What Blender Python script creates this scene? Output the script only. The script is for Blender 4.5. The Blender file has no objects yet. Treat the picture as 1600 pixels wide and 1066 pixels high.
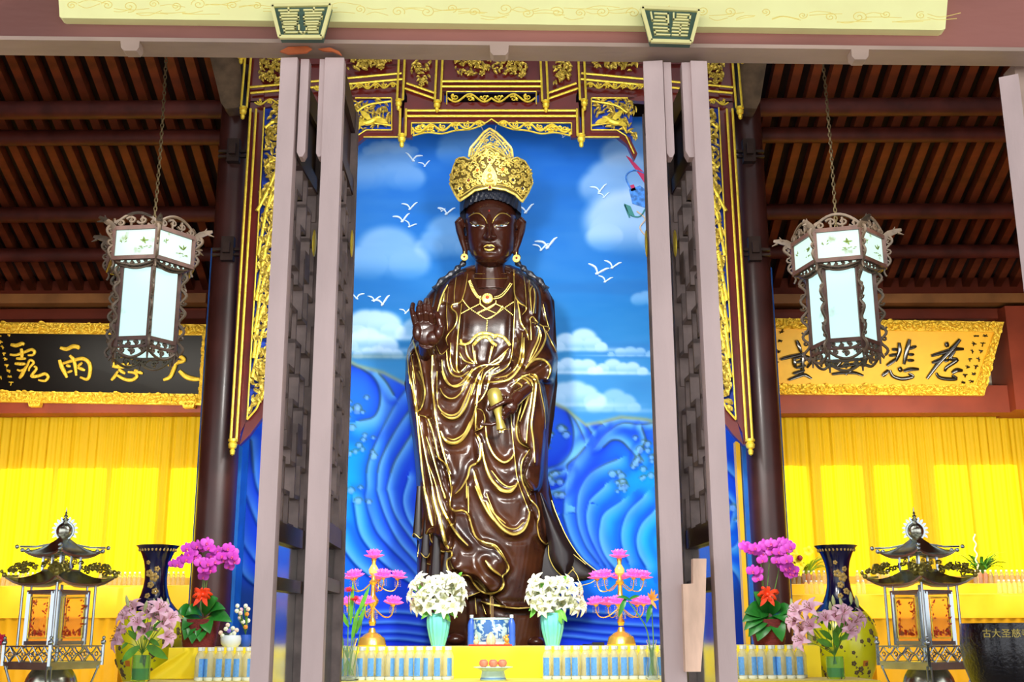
import bpy, math, random
import numpy as np
from mathutils import Vector, Matrix
sc = bpy.context.scene
COL = sc.collection
PI = math.pi
random.seed(7)
NR = np.random.RandomState(5)
# ------------------------------------------------------------------ camera
F = 1800.0
PITCH = math.radians(14.3); ROLL = math.radians(-0.22)
EYE = Vector((0, 0, 1.6))
CR = Matrix.Rotation(PI/2 + PITCH, 3, 'X') @ Matrix.Rotation(ROLL, 3, 'Z')
cam = bpy.data.objects.new('camera', bpy.data.cameras.new('camera'))
cam.data.sensor_width = 36; cam.data.lens = 36*F/1600.0
cam.data.clip_start = .05; cam.data.clip_end = 200
cam.matrix_world = Matrix.Translation(EYE) @ CR.to_4x4()
COL.objects.link(cam); sc.camera = cam
CRn = np.array([[CR[i][j] for j in range(3)] for i in range(3)])

def at(px, py, Y):
    d = CR @ Vector(((px-800)/F, -(py-533)/F, -1))
    k = Y/d.y
    return Vector((d.x*k, Y, EYE.z + d.z*k))

def atn(px, py, Y):
    px = np.asarray(px, float); py = np.asarray(py, float); Y = np.asarray(Y, float)*np.ones_like(px)
    d = np.stack([(px-800)/F, -(py-533)/F, -np.ones_like(px)], -1) @ CRn.T
    k = Y/d[..., 1]
    return np.stack([d[..., 0]*k, Y, EYE.z + d[..., 2]*k], -1)

def S(Y): return Y/F*1.0   # metres per pixel near depth Y

# ------------------------------------------------------------------ materials
MATS = {}
def mat(name, col, rough=.5, metal=0., noise=0., nscale=8., bump=0., bscale=40., emis=None, es=0., trans=0., ior=1.45,
        col2=None, spec=.5, coat=0., alpha=1., stretch=None, sheen=0.):
    if name in MATS: return MATS[name]
    m = bpy.data.materials.new(name); m.use_nodes = True
    nt = m.node_tree; b = nt.nodes['Principled BSDF']
    c = (*col, 1)
    b.inputs['Base Color'].default_value = c
    b.inputs['Roughness'].default_value = rough
    b.inputs['Metallic'].default_value = metal
    b.inputs['Specular IOR Level'].default_value = spec
    b.inputs['Coat Weight'].default_value = coat
    b.inputs['Coat Roughness'].default_value = .15
    b.inputs['Transmission Weight'].default_value = trans
    b.inputs['IOR'].default_value = ior
    b.inputs['Alpha'].default_value = alpha
    b.inputs['Sheen Weight'].default_value = sheen
    if emis:
        b.inputs['Emission Color'].default_value = (*emis, 1); b.inputs['Emission Strength'].default_value = es
    tc = nt.nodes.new('ShaderNodeTexCoord'); mp = nt.nodes.new('ShaderNodeMapping')
    nt.links.new(tc.outputs['Object'], mp.inputs['Vector'])
    if stretch: mp.inputs['Scale'].default_value = stretch
    if noise > 0 or col2:
        n = nt.nodes.new('ShaderNodeTexNoise'); n.inputs['Scale'].default_value = nscale; n.inputs['Detail'].default_value = 5
        nt.links.new(mp.outputs[0], n.inputs['Vector'])
        r = nt.nodes.new('ShaderNodeValToRGB')
        if col2 is None:
            col2 = tuple(min(1, x*(1+noise)) for x in col); c1 = tuple(x*(1-noise) for x in col)
        else: c1 = col
        r.color_ramp.elements[0].color = (*c1, 1); r.color_ramp.elements[0].position = .35
        r.color_ramp.elements[1].color = (*col2, 1); r.color_ramp.elements[1].position = .65
        nt.links.new(n.outputs['Fac'], r.inputs['Fac']); nt.links.new(r.outputs[0], b.inputs['Base Color'])
    if bump > 0:
        n2 = nt.nodes.new('ShaderNodeTexNoise'); n2.inputs['Scale'].default_value = bscale; n2.inputs['Detail'].default_value = 3
        nt.links.new(mp.outputs[0], n2.inputs['Vector'])
        bp = nt.nodes.new('ShaderNodeBump'); bp.inputs['Strength'].default_value = bump; bp.inputs['Distance'].default_value = .02
        nt.links.new(n2.outputs['Fac'], bp.inputs['Height']); nt.links.new(bp.outputs[0], b.inputs['Normal'])
    MATS[name] = m
    return m

def sr(r, g, b):   # sRGB 0-255 to linear
    f = lambda v: (v/255/12.92) if v/255 <= .04045 else ((v/255+.055)/1.055)**2.4
    return (f(r), f(g), f(b))

# ------------------------------------------------------------------ mesh builder
class MB:
    def __init__(s): s.v = []; s.f = []; s.m = []; s.n = 0; s.cur = 0
    def add(s, verts, faces):
        verts = [tuple(map(float, v)) for v in verts]
        k = s.n; s.v.extend(verts); s.n += len(verts)
        for f in faces: s.f.append(tuple(i+k for i in f)); s.m.append(s.cur)
        return s
    def box(s, a, b, rot=None, c=None):
        x0, y0, z0 = (min(a[i], b[i]) for i in range(3)); x1, y1, z1 = (max(a[i], b[i]) for i in range(3))
        vs = [Vector(p) for p in ((x0,y0,z0),(x1,y0,z0),(x1,y1,z0),(x0,y1,z0),(x0,y0,z1),(x1,y0,z1),(x1,y1,z1),(x0,y1,z1))]
        if rot is not None:
            c = Vector(c) if c is not None else Vector(((x0+x1)/2,(y0+y1)/2,(z0+z1)/2))
            vs = [c + rot @ (v-c) for v in vs]
        return s.add(vs, [(0,3,2,1),(4,5,6,7),(0,1,5,4),(1,2,6,5),(2,3,7,6),(3,0,4,7)])
    def bar(s, p, q, w, h=None, up=(0,0,1)):
        """box beam from p to q, w wide, h high"""
        p = Vector(p); q = Vector(q); h = h or w
        d = (q-p).normalized(); u = Vector(up)
        if abs(d.dot(u)) > .98: u = Vector((0,1,0))
        sx = d.cross(u).normalized(); uu = sx.cross(d).normalized()
        vs = []
        for e in (p, q):
            for a, b in ((-1,-1),(1,-1),(1,1),(-1,1)): vs.append(e + sx*a*w/2 + uu*b*h/2)
        return s.add(vs, [(0,3,2,1),(4,5,6,7),(0,1,5,4),(1,2,6,5),(2,3,7,6),(3,0,4,7)][:6])
    def tube(s, pts, r, n=6, closed=False, flat=1.0):
        P = [Vector(p) for p in pts]; m = len(P)
        if m < 2: return s
        rr = r if hasattr(r, '__len__') else [r]*m
        prev = None; vs = []
        for i in range(m):
            if closed: t = P[(i+1) % m]-P[i-1]
            else: t = P[min(i+1, m-1)]-P[max(i-1, 0)]
            if t.length < 1e-9: t = Vector((0,0,1))
            t.normalize()
            if prev is None:
                a = Vector((0,1,0)) if abs(t.y) < .9 else Vector((1,0,0))
                nrm = (a - t*a.dot(t)).normalized()
            else:
                nrm = prev - t*prev.dot(t)
                nrm = nrm.normalized() if nrm.length > 1e-6 else t.orthogonal().normalized()
            prev = nrm; bn = t.cross(nrm)
            for j in range(n):
                an = 2*PI*j/n
                vs.append(P[i] + (nrm*math.cos(an)*flat + bn*math.sin(an))*rr[i])
        fs = []
        for i in range(m if closed else m-1):
            i2 = (i+1) % m
            for j in range(n): fs.append((i*n+j, i*n+(j+1) % n, i2*n+(j+1) % n, i2*n+j))
        if not closed: fs.append(tuple(range(n))[::-1]); fs.append(tuple((m-1)*n+j for j in range(n)))
        return s.add(vs, fs)
    def lathe(s, prof, c=(0,0,0), n=24, axis=None, flute=0., nfl=0, cap=True, ang=0., sx=1., sy=1.):
        """prof: (r, z) list, from bottom up"""
        c = Vector(c); R = axis_rot(axis) if axis is not None else None
        vs = []; fs = []; m = len(prof)
        for (r, z) in prof:
            for j in range(n):
                a = 2*PI*j/n + ang; q = r*(1+flute*math.cos(nfl*a)) if nfl else r
                v = Vector((q*math.cos(a)*sx, q*math.sin(a)*sy, z))
                vs.append(c + (R @ v if R else v))
        for i in range(m-1):
            for j in range(n): fs.append((i*n+j, i*n+(j+1) % n, (i+1)*n+(j+1) % n, (i+1)*n+j))
        if cap:
            if prof[0][0] > 1e-4: fs.append(tuple(range(n))[::-1])
            if prof[-1][0] > 1e-4: fs.append(tuple((m-1)*n+j for j in range(n)))
        return s.add(vs, fs)
    def ball(s, c, r, n=10, m=7, sc3=(1,1,1), rot=None):
        c = Vector(c); vs = []; fs = []
        for i in range(m+1):
            t = PI*i/m
            for j in range(n):
                a = 2*PI*j/n
                v = Vector((math.sin(t)*math.cos(a)*sc3[0], math.sin(t)*math.sin(a)*sc3[1], math.cos(t)*sc3[2]))*r
                if rot: v = rot @ v
                vs.append(c+v)
        for i in range(m):
            for j in range(n): fs.append((i*n+j, (i+1)*n+j, (i+1)*n+(j+1) % n, i*n+(j+1) % n))
        return s.add(vs, fs)
    def prism(s, poly, d, frame=None):
        """poly: list of 3-D points (planar-ish), extruded by vector d"""
        P = [Vector(p) for p in poly]; d = Vector(d); n = len(P)
        vs = P + [p+d for p in P]
        fs = [tuple(range(n)), tuple(range(n, 2*n))[::-1]]
        for i in range(n): j = (i+1) % n; fs.append((i, i+n, j+n, j))
        return s.add(vs, fs)
    def grid(s, G, closed=False, flip=False):
        """G: array (nv, nu, 3)"""
        nv, nu = G.shape[:2]
        k = s.n; s.v.extend(map(tuple, G.reshape(-1, 3).tolist())); s.n += nv*nu
        for i in range(nv-1):
            for j in range(nu-1 + (1 if closed else 0)):
                j2 = (j+1) % nu
                q = (k+i*nu+j, k+i*nu+j2, k+(i+1)*nu+j2, k+(i+1)*nu+j)
                s.f.append(q[::-1] if flip else q); s.m.append(s.cur)
        return s
    def blade(s, base, tip, w, bend=(0,0,0), th=.002, n=5, up=(0,0,1), cup=0.):
        """a leaf/petal with thickness, from base to tip, mid point bent"""
        b = Vector(base); t = Vector(tip); bend = Vector(bend); d = (t-b)
        if d.length < 1e-6: return s
        sd = d.cross(Vector(up))
        if sd.length < 1e-6: sd = d.cross(Vector((1,0,0)))
        sd.normalize(); nn = sd.cross(d).normalized()
        vs = []; fs = []
        for i in range(n+1):
            u = i/n; c = b + d*u + bend*4*u*(1-u)
            ww = w*math.sin(PI*min(1, max(0, .08+u*.92)))**.8*.5
            if i == n: ww = w*.02
            for q in (-1, 0, 1):
                vs.append(c + sd*ww*q + nn*(cup*ww*abs(q)))
        k = (n+1)*3
        for i in range(n+1):
            for q in range(3): vs.append(vs[i*3+q] - nn*th)
        for i in range(n):
            for q in range(2):
                a = i*3+q; fs.append((a, a+1, a+4, a+3)); fs.append((k+a, k+a+3, k+a+4, k+a+1))
            a = i*3; fs.append((a, a+3, k+a+3, k+a)); a = i*3+2; fs.append((a, k+a, k+a+3, a+3))
        return s.add(vs, fs)
    def merge(s, o, M=None):
        k = s.n
        if M is None: s.v.extend(o.v)
        else: s.v.extend([tuple(M @ Vector(v)) for v in o.v])
        s.n += o.n
        for f, m in zip(o.f, o.m): s.f.append(tuple(i+k for i in f)); s.m.append(m)
        return s

def axis_rot(ax):
    return Vector((0,0,1)).rotation_difference(Vector(ax).normalized()).to_matrix()

ORG = {}
def mesh_obj(name, mb, mats, parent=None, smooth=True, org=None, angle=40):
    o_ = ORG.get(parent.name if parent else None, Vector((0,0,0))) if org is None else Vector(org)
    me = bpy.data.meshes.new(name)
    if isinstance(mb, MB): vs, fs, ms = mb.v, mb.f, mb.m
    V = np.array(vs, float).reshape(-1, 3) - np.array(o_)
    me.from_pydata(V.tolist(), [], fs)
    mats = mats if isinstance(mats, (list, tuple)) else [mats]
    for m in mats: me.materials.append(m)
    if len(mats) > 1: me.polygons.foreach_set('material_index', ms)
    if smooth:
        me.polygons.foreach_set('use_smooth', [True]*len(me.polygons))
        try: me.set_sharp_from_angle(angle=math.radians(angle))
        except Exception: pass
    me.update()
    o = bpy.data.objects.new(name, me); COL.objects.link(o)
    if parent: o.parent = parent
    else: o.location = o_
    ORG[o.name] = o_
    return o

def tag(o, label=None, cat=None, group=None, kind=None):
    if label: o['label'] = label
    if cat: o['category'] = cat
    if group: o['group'] = group
    if kind: o['kind'] = kind
    return o

def thing(name, label, cat, loc=(0,0,0), group=None, kind=None):
    o = bpy.data.objects.new(name, None); COL.objects.link(o); o.empty_display_size = .1
    o.location = loc; ORG[o.name] = Vector(loc)
    return tag(o, label, cat, group, kind)

def single(name, mb, mats, label, cat, loc=None, group=None, kind=None, smooth=True):
    if loc is None:
        V = np.array(mb.v); loc = (V[:,0].mean(), V[:,1].mean(), V[:,2].min())
    o = mesh_obj(name, mb, mats, None, smooth, loc)
    return tag(o, label, cat, group, kind)

def copy_tree(o, loc=None, parent=None, label=None, rot=None, scale=None):
    c = o.copy(); COL.objects.link(c)
    if parent is not None: c.parent = parent
    if loc is not None: c.location = loc
    if rot is not None: c.rotation_euler = rot
    if scale is not None: c.scale = scale
    if label: c['label'] = label
    for ch in list(o.children): copy_tree(ch, parent=c)
    return c

def smooth_line(pts, per=6):
    """Catmull-Rom through points (2-D or 3-D), numpy"""
    P = np.array(pts, float)
    if len(P) < 3:
        t = np.linspace(0, 1, per+1)[:, None]; return P[0]*(1-t) + P[-1]*t
    Q = np.vstack([2*P[0]-P[1], P, 2*P[-1]-P[-2]]); out = []
    for i in range(1, len(Q)-2):
        p0, p1, p2, p3 = Q[i-1], Q[i], Q[i+1], Q[i+2]
        for k in range(per):
            t = k/per
            out.append(.5*((2*p1) + (-p0+p2)*t + (2*p0-5*p1+4*p2-p3)*t*t + (-p0+3*p1-3*p2+p3)*t**3))
    out.append(P[-1]); return np.array(out)

def pxbox(mb, x0, y0, x1, y1, Ya, Yb, Yref=None):
    """upright box whose front face (depth Ya) spans the given photo rectangle"""
    a = at(x0, y1, Ya); b = at(x1, y0, Ya)
    return mb.box((a.x, Ya, a.z), (b.x, Yb, b.z))

def pxpoly(mb, pts, Y, th):
    return mb.prism([at(x, y, Y) for x, y in pts], (0, th, 0))

def area(name, loc, target, size, power, col=(1,1,1), sy=None, spread=None):
    l = bpy.data.lights.new(name, 'AREA'); l.energy = power; l.color = col; l.size = size
    if sy: l.shape = 'RECTANGLE'; l.size_y = sy
    if spread: l.spread = math.radians(spread)
    o = bpy.data.objects.new(name, l); COL.objects.link(o); o.location = loc
    d = Vector(target)-Vector(loc); o.rotation_euler = d.to_track_quat('-Z', 'Y').to_euler()
    return o
# ------------------------------------------------------------------ palette
M_paint = mat('weathered_maroon_paint', sr(198,176,172), .55, noise=.18, nscale=3, bump=.15, bscale=25, stretch=(1,1,.3))
M_paint_d = mat('maroon_beam_paint', sr(142,92,82), .5, noise=.3, nscale=2.5, bump=.2, bscale=12, stretch=(.3,1,1))
def chips(m, col=sr(226,208,190), lo=.70, scale=9.):
    nt = m.node_tree; b = nt.nodes['Principled BSDF']; src = b.inputs['Base Color'].links[0].from_socket
    tc = nt.nodes.new('ShaderNodeTexCoord'); n = nt.nodes.new('ShaderNodeTexNoise'); n.inputs['Scale'].default_value = scale; n.inputs['Detail'].default_value = 8; n.inputs['Roughness'].default_value = .65
    r = nt.nodes.new('ShaderNodeMapRange'); r.inputs['From Min'].default_value = lo; r.inputs['From Max'].default_value = lo+.02
    x = nt.nodes.new('ShaderNodeMix'); x.data_type = 'RGBA'; x.inputs['B'].default_value = (*col, 1)
    nt.links.new(tc.outputs['Object'], n.inputs['Vector']); nt.links.new(n.outputs['Fac'], r.inputs['Value']); nt.links.new(r.outputs[0], x.inputs['Factor'])
    nt.links.new(src, x.inputs['A']); nt.links.new(x.outputs['Result'], b.inputs['Base Color'])
chips(M_paint); chips(M_paint_d, lo=.74)
M_dark = mat('dark_lattice_wood', sr(122,106,100), .6, noise=.3, nscale=10)
M_rail = mat('dark_rail_wood', sr(60,36,34), .4, noise=.3, nscale=5)
M_wood = mat('pale_bare_wood', sr(226,190,164), .7, noise=.2, nscale=14, bump=.2, stretch=(1,1,.25))
M_glass = mat('door_glass', (.75,.8,.8), .12, trans=1., ior=1.1)
M_raft = mat('rafter_wood', sr(116,52,25), .6, noise=.3, nscale=6)
M_purl = mat('purlin_wood', sr(92,40,32), .55, noise=.3, nscale=5)
M_board = mat('roof_boards', sr(34,14,8), .8, noise=.3, nscale=8)
M_col = mat('column_lacquer', sr(60,30,26), .38, noise=.25, nscale=3, coat=.12)
M_gold = mat('gold_leaf', (.92,.70,.07), .36, metal=.4, noise=.12, nscale=20, bump=.25, bscale=60)
M_gold_d = mat('antique_gold', (.58,.43,.07), .4, metal=.5, noise=.3, nscale=30, bump=.35, bscale=80)
M_mar = mat('maroon_lacquer', sr(92,20,16), .35, noise=.2, nscale=5, coat=.3)
M_blue = mat('blue_paint', sr(20,100,190), .5, noise=.2, nscale=4)
M_yel = mat('yellow_satin', sr(252,226,30), .55, noise=.03, nscale=5, sheen=.3)
M_yel2 = mat('golden_satin', sr(250,190,6), .55, noise=.05, nscale=5, sheen=.3)
M_green = mat('green_paint', sr(70,98,84), .5, noise=.15)
M_cream = mat('cream_paint', sr(240,234,160), .5, noise=.04)
M_plaster = mat('white_plaster', sr(214,208,188), .8, noise=.05)
M_redwall = mat('red_brown_panelling', sr(140,60,36), .5, noise=.15, nscale=3)
M_iron = mat('dark_iron', sr(52,36,30), .5, metal=.4, noise=.2)

# ------------------------------------------------------------------ hall shell
mb = MB(); mb.box((-9,-6,-.1),(9,13.6,0)); tag(mesh_obj('floor', mb, mat('stone_floor', sr(176,168,158), .4, noise=.15)), 'grey stone hall floor', kind='structure')
for nm, x in (('wall_left', -7.2), ('wall_right', 7.2)):
    mb = MB(); mb.box((x,4.3,0),(x+(-.2 if x<0 else .2),13.1,9)); tag(mesh_obj(nm, mb, M_redwall), kind='structure')
# sloping roof: boards carried by rafters and purlins
SL = math.tan(math.radians(23)); YB = 12.9
ZB = at(100, 452, YB).z
def roof_z(Y): return ZB + (YB-Y)*SL
def roof_hit(px, py):
    d = CR @ Vector(((px-800)/F, -(py-533)/F, -1)); a = d.z/d.y
    Y = (ZB + YB*SL - EYE.z)/(a+SL); return Y
# back wall with window openings behind the curtains
def wx(px): return at(px, 820, 12.9).x
ZW1 = at(200, 735, 12.9).z; ZW0 = at(200, 925, 12.9).z
wins = [(-60,-8),(0,78),(88,161),(173,241),(262,312), (1222,1270),(1290,1352),(1372,1424),(1466,1513),(1524,1592),(1604,1660)]
mb = MB(); mb.box((-9,12.9,0),(9,13.1,ZW0)); mb.box((-9,12.9,ZW1),(9,13.1,roof_z(12.9)+.12))
prev = -9.
for a_, b_ in wins:
    mb.box((prev,12.9,ZW0),(wx(a_),13.1,ZW1)); prev = wx(b_)
mb.box((prev,12.9,ZW0),(9,13.1,ZW1))
tag(mesh_obj('wall_back', mb, M_redwall, None, False), kind='structure')
ceil = thing('ceiling', 'sloping timber roof of dark boards on rows of brown rafters', 'ceiling', (0,4.4,0), kind='structure')
mb = MB()
dz = .10
mb.add([(-7.2,13,roof_z(13)+dz),(7.2,13,roof_z(13)+dz),(7.2,4.2,roof_z(4.2)+dz),(-7.2,4.2,roof_z(4.2)+dz),
        (-7.2,13,roof_z(13)+dz+.12),(7.2,13,roof_z(13)+dz+.12),(7.2,4.2,roof_z(4.2)+dz+.12),(-7.2,4.2,roof_z(4.2)+dz+.12)],
       [(0,3,2,1),(4,5,6,7),(0,1,5,4),(1,2,6,5),(2,3,7,6),(3,0,4,7)])
mesh_obj('roof_board', mb, M_board, ceil, False)
raft0 = None
xs = [x for x in np.arange(-6.9, 7.0, .185) if abs(x) > 2.35]
for x in xs:
    if raft0 is None:
        mb = MB(); mb.bar((0,13,roof_z(13)+.045),(0,7.6,roof_z(7.6)+.045),.085,.11)
        raft0 = mesh_obj('rafter', mb, M_raft, ceil, False); raft0.location.x = x
        r = raft0
    else:
        r = raft0.copy(); COL.objects.link(r); r.location.x = x
def purlin(yt, yb, py_hit, x0, x1, m=M_purl, round_=False):
    Y = roof_hit(200, py_hit)
    zt = at(200, yt, Y-.1).z; zb = at(200, yb, Y-.1).z
    mb = MB()
    n = 10; rr = (zt-zb)/2
    prof = []
    for j in range(12):
        a = 2*PI*j/12; prof.append((Y + rr*1.0*math.cos(a), (zt+zb)/2 + rr*math.sin(a)))
    for xa, xb in ((x0, x1),):
        vs = [(xa, y, z) for y, z in prof] + [(xb, y, z) for y, z in prof]
        mb.add(vs, [(j, (j+1) % 12, 12+(j+1) % 12, 12+j) for j in range(12)] + [tuple(range(12))[::-1], tuple(range(12, 24))])
    return mesh_obj('purlin', mb, m, ceil)
for yt, yb, h in ((151,178,150),(197,220,200),(318,342,316),(383,404,382)):
    purlin(yt, yb, h, -7.1, -2.35); purlin(yt, yb, h, 2.35, 7.1)
# beams along the top of the back wall
def beam_px(name, x0, y0, x1, y1, Ya, Yb, m, label, cat='beam'):
    mb = MB(); pxbox(mb, x0, y0, x1, y1, Ya, Yb); o = mesh_obj(name, mb, m, None, False); tag(o, label, cat, kind='structure'); return o
for side, xa, xb in (('left', -40, 322), ('right', 1196, 1640)):
    beam_px('trim_1', xa, 458, xb, 474, 12.35, 12.8, mat('olive_beam', sr(140,92,48), .5, noise=.2, nscale=3), 'upper wall beam on the %s bay' % side)
    beam_px('trim_2', xa, 482, xb, 499, 12.5, 12.85, M_redwall, 'lower wall beam on the %s bay' % side)
    beam_px('trim_3', xa, 500, xb, 640, 12.86, 12.9, M_plaster, 'white plaster band behind the plaque on the %s' % side)
    beam_px('trim_4', xa, 602, xb, 646, 12.46, 12.7, M_redwall, 'red brown rail over the yellow curtain on the %s' % side)
beam_px('trim_5', 1588, 478, 1625, 640, 12.3, 12.84, M_redwall, 'brown wall post')
beam_px('trim_6', 55, 498, 68, 520, 12.6, 12.85, M_redwall, 'brown wall post')

# ------------------------------------------------------------------ front: lintel, board, door studs
YF = 4.0
def yf(px): return 4.0*(1 - .024*(800-px)/1600.0*-1) if False else 4.0*(1 - .022*(800-px)/1600.0)
def front_box(mb, x0, y0l, y0r, x1, y1l, y1r, off, th):
    """slab in the slightly turned front plane; y0 top, y1 bottom (left, right)"""
    P = [at(x0, y1l, yf(x0)+off), at(x1, y1r, yf(x1)+off), at(x1, y0r, yf(x1)+off), at(x0, y0l, yf(x0)+off)]
    mb.prism(P, (0, th, 0))
def lt(x, a, b): return a + (b-a)*x/1600.0
lin = thing('trim_7', 'long weathered maroon lintel over the doorway', 'lintel', at(800,80,4.1), kind='structure')
mb = MB()
front_box(mb, -60, -160, -150, 1660, lt(-60,57,75), lt(1660,57,75), -.03, .12)
mesh_obj('beam', mb, M_paint_d, lin, False)
M_frame = mat('door_head_paint', sr(176,152,136), .5, noise=.22, nscale=3, bump=.1, stretch=(.4,1,1))
mb = MB()
front_box(mb, -60, lt(-60,56,74), lt(1660,56,74), 1660, lt(-60,62,80), lt(1660,62,80), -.045, .12)
front_box(mb, -60, lt(-60,60,78), lt(1660,60,78), 1660, lt(-60,67,86), lt(1660,67,86), -.0, .09)
mesh_obj('head_frame', mb, M_frame, lin, False)
mb = MB()
for x0, x1, k in ((188,218,0),(765,795,0),(1330,1358,0)):
    yy = lt(x0, 60, 79)
    pxpoly(mb, [(x0,yy),(x1,yy),(x1-1,yy+12),(x1-5,yy+17),(x0+6,yy+17),(x0+1,yy+12)], yf(x0)-.045, .05)
mesh_obj('head_block', mb, M_frame, lin, False)
M_orange = mat('bare_orange_primer', sr(190,98,52), .6, noise=.3, nscale=12)
mb = MB()
pxpoly(mb, [(437,80),(450,73),(480,72),(487,76),(478,82),(450,84)], yf(450)-.023, .01)
pxpoly(mb, [(497,76),(515,74),(530,80),(534,86),(520,80),(505,79)], yf(500)-.023, .01)
mesh_obj('worn_patch', mb, M_orange, lin, False)
# wall over the doorway, out of frame, keeps the hall dark
mb = MB(); mb.box((-9,4.05,at(800,-140,4).z),(9,4.25,8.4)); tag(mesh_obj('wall_front', mb, M_paint_d), kind='structure')
# cream board with shallow carved clouds
nb = thing('name_board', 'long pale yellow board with shallow carved cloud scrolls fixed on the lintel', 'sign board', at(785,30,3.93))
mb = MB()
P = [(88,-60),(93,26),(97,28),(1472,47),(1477,45),(1486,-60)]
mb.prism([at(x, y, yf(x)-.075) for x, y in P], (0,.045,0))
M_bcream = mat('cream_board', sr(255,253,178), .5, noise=.03)
mesh_obj('panel', mb, M_bcream, nb, False)
mb = MB()
M_carve = mat('cream_carving', sr(244,226,126), .5)
def spiral2(cx, cy, r, turns, a0, sgn=1, n=26, k=.1):
    return [(cx + r*(k+(1-k)*t)*math.cos(a0+sgn*turns*2*PI*t), cy + r*(k+(1-k)*t)*.75*math.sin(a0+sgn*turns*2*PI*t)) for t in np.linspace(0,1,n)]
rc = random.Random(3)
xx = 112
while xx < 1440:
    yb = lt(xx, 12, 31)
    r = rc.uniform(7, 13)
    pts = spiral2(xx, yb-rc.uniform(0,9), r, 1.6, rc.uniform(0,6), rc.choice((-1,1)))
    mb.tube([at(x, min(y, yb+9), yf(x)-.0755) for x, y in pts], .0016, 4)
    for q in range(2):
        L = rc.uniform(25, 60); y0 = yb+rc.uniform(-10, 8)
        pts = smooth_line([(xx+10, y0), (xx+10+L*.4, y0+rc.uniform(-5,5)), (xx+10+L, y0+rc.uniform(-6,3))], 4)
        mb.tube([at(x, min(y, yb+10), yf(x)-.0755) for x, y in pts], .0013, 4)
    xx += rc.uniform(34, 60)
mesh_obj('carving', mb, M_carve, nb)
# door studs (trapezoid blocks with seal characters)
def stud(quad, strokes, label):
    t = thing('door_stud', label, 'door stud', at(sum(q[0] for q in quad)/4, quad[2][1], 3.85), group='seal blocks on the lintel')
    x0 = quad[0][0]; Yq = yf(x0)-.12
    mb = MB(); mb.prism([at(x, y, Yq) for x, y in quad], (0,.043,0)); mesh_obj('block', mb, M_green, t, False)
    mb = MB()
    q3 = [at(x, y, Yq-.006) for x, y in quad]
    for i in range(4):
        a, b = q3[i], q3[(i+1) % 4]; mb.bar(a, b, .013, .013, up=(0,1,0))
    mesh_obj('border', mb, M_cream, t, False)
    mb = MB()
    (ax, ay), (bx, by), (cx, cy), (dx, dy) = quad
    def m2(u, v):
        u = .5+(u-.5)*.86; v = .10+v*.8
        tx = ax+(bx-ax)*u; ty = ay+(by-ay)*u; lx = dx+(cx-dx)*u; ly = dy+(cy-dy)*u
        return at(tx+(lx-tx)*v, ty+(ly-ty)*v, Yq-.004)
    for st in strokes:
        P = [m2(u, v) for u, v in st]
        for a, b in zip(P, P[1:]): mb.bar(a + (a-b).normalized()*.003, b + (b-a).normalized()*.003, .006, .008, up=(0,1,0))
    mesh_obj('seal_character', mb, M_cream, t, False)
    return t
def half(ox):
    w = .44
    f = lambda *p: [(ox+x*w, y) for x, y in p]
    return [f((.5,0),(.5,.14)), f((.05,.08),(.95,.08)), f((.12,.2),(.88,.2)), f((.05,.3),(.05,.42),(.95,.42),(.95,.3),(.05,.3)), f((.1,.54),(.9,.54),(.9,.63),(.1,.63),(.1,.54))]
st1 = half(.02)+half(.54)+[[(.06,.74),(.36,.74),(.36,.82),(.08,.82),(.08,.95),(.4,.95)], [(.45,.68),(.45,.9),(.56,.98),(.64,.9),(.64,.74),(.92,.74),(.92,.84),(.7,.84)], [(.7,.95),(.94,.95)]]
st2 = [[(.08,.05),(.08,.35),(.4,.35),(.4,.22),(.16,.22)], [(.16,.08),(.44,.08),(.44,.48),(.1,.48)], [(.56,.05),(.56,.28),(.92,.28),(.92,.08),(.64,.08)],
       [(.64,.18),(.84,.18)], [(.56,.4),(.92,.4),(.92,.5),(.56,.5)], [(.08,.62),(.44,.62),(.44,.74),(.08,.74),(.08,.88),(.46,.88)], [(.54,.62),(.92,.62)], [(.54,.75),(.92,.75)], [(.54,.88),(.92,.88)], [(.73,.5),(.73,.88)]]
stud([(425,9),(517,7),(503,58),(437,58)], st1, 'green trapezoid block with a cream seal character, above the doors left of the statue')
stud([(1003,12),(1093,16),(1080,66),(1017,64)], st2, 'green trapezoid block with a cream seal character, above the doors with the wooden wedge')

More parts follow.
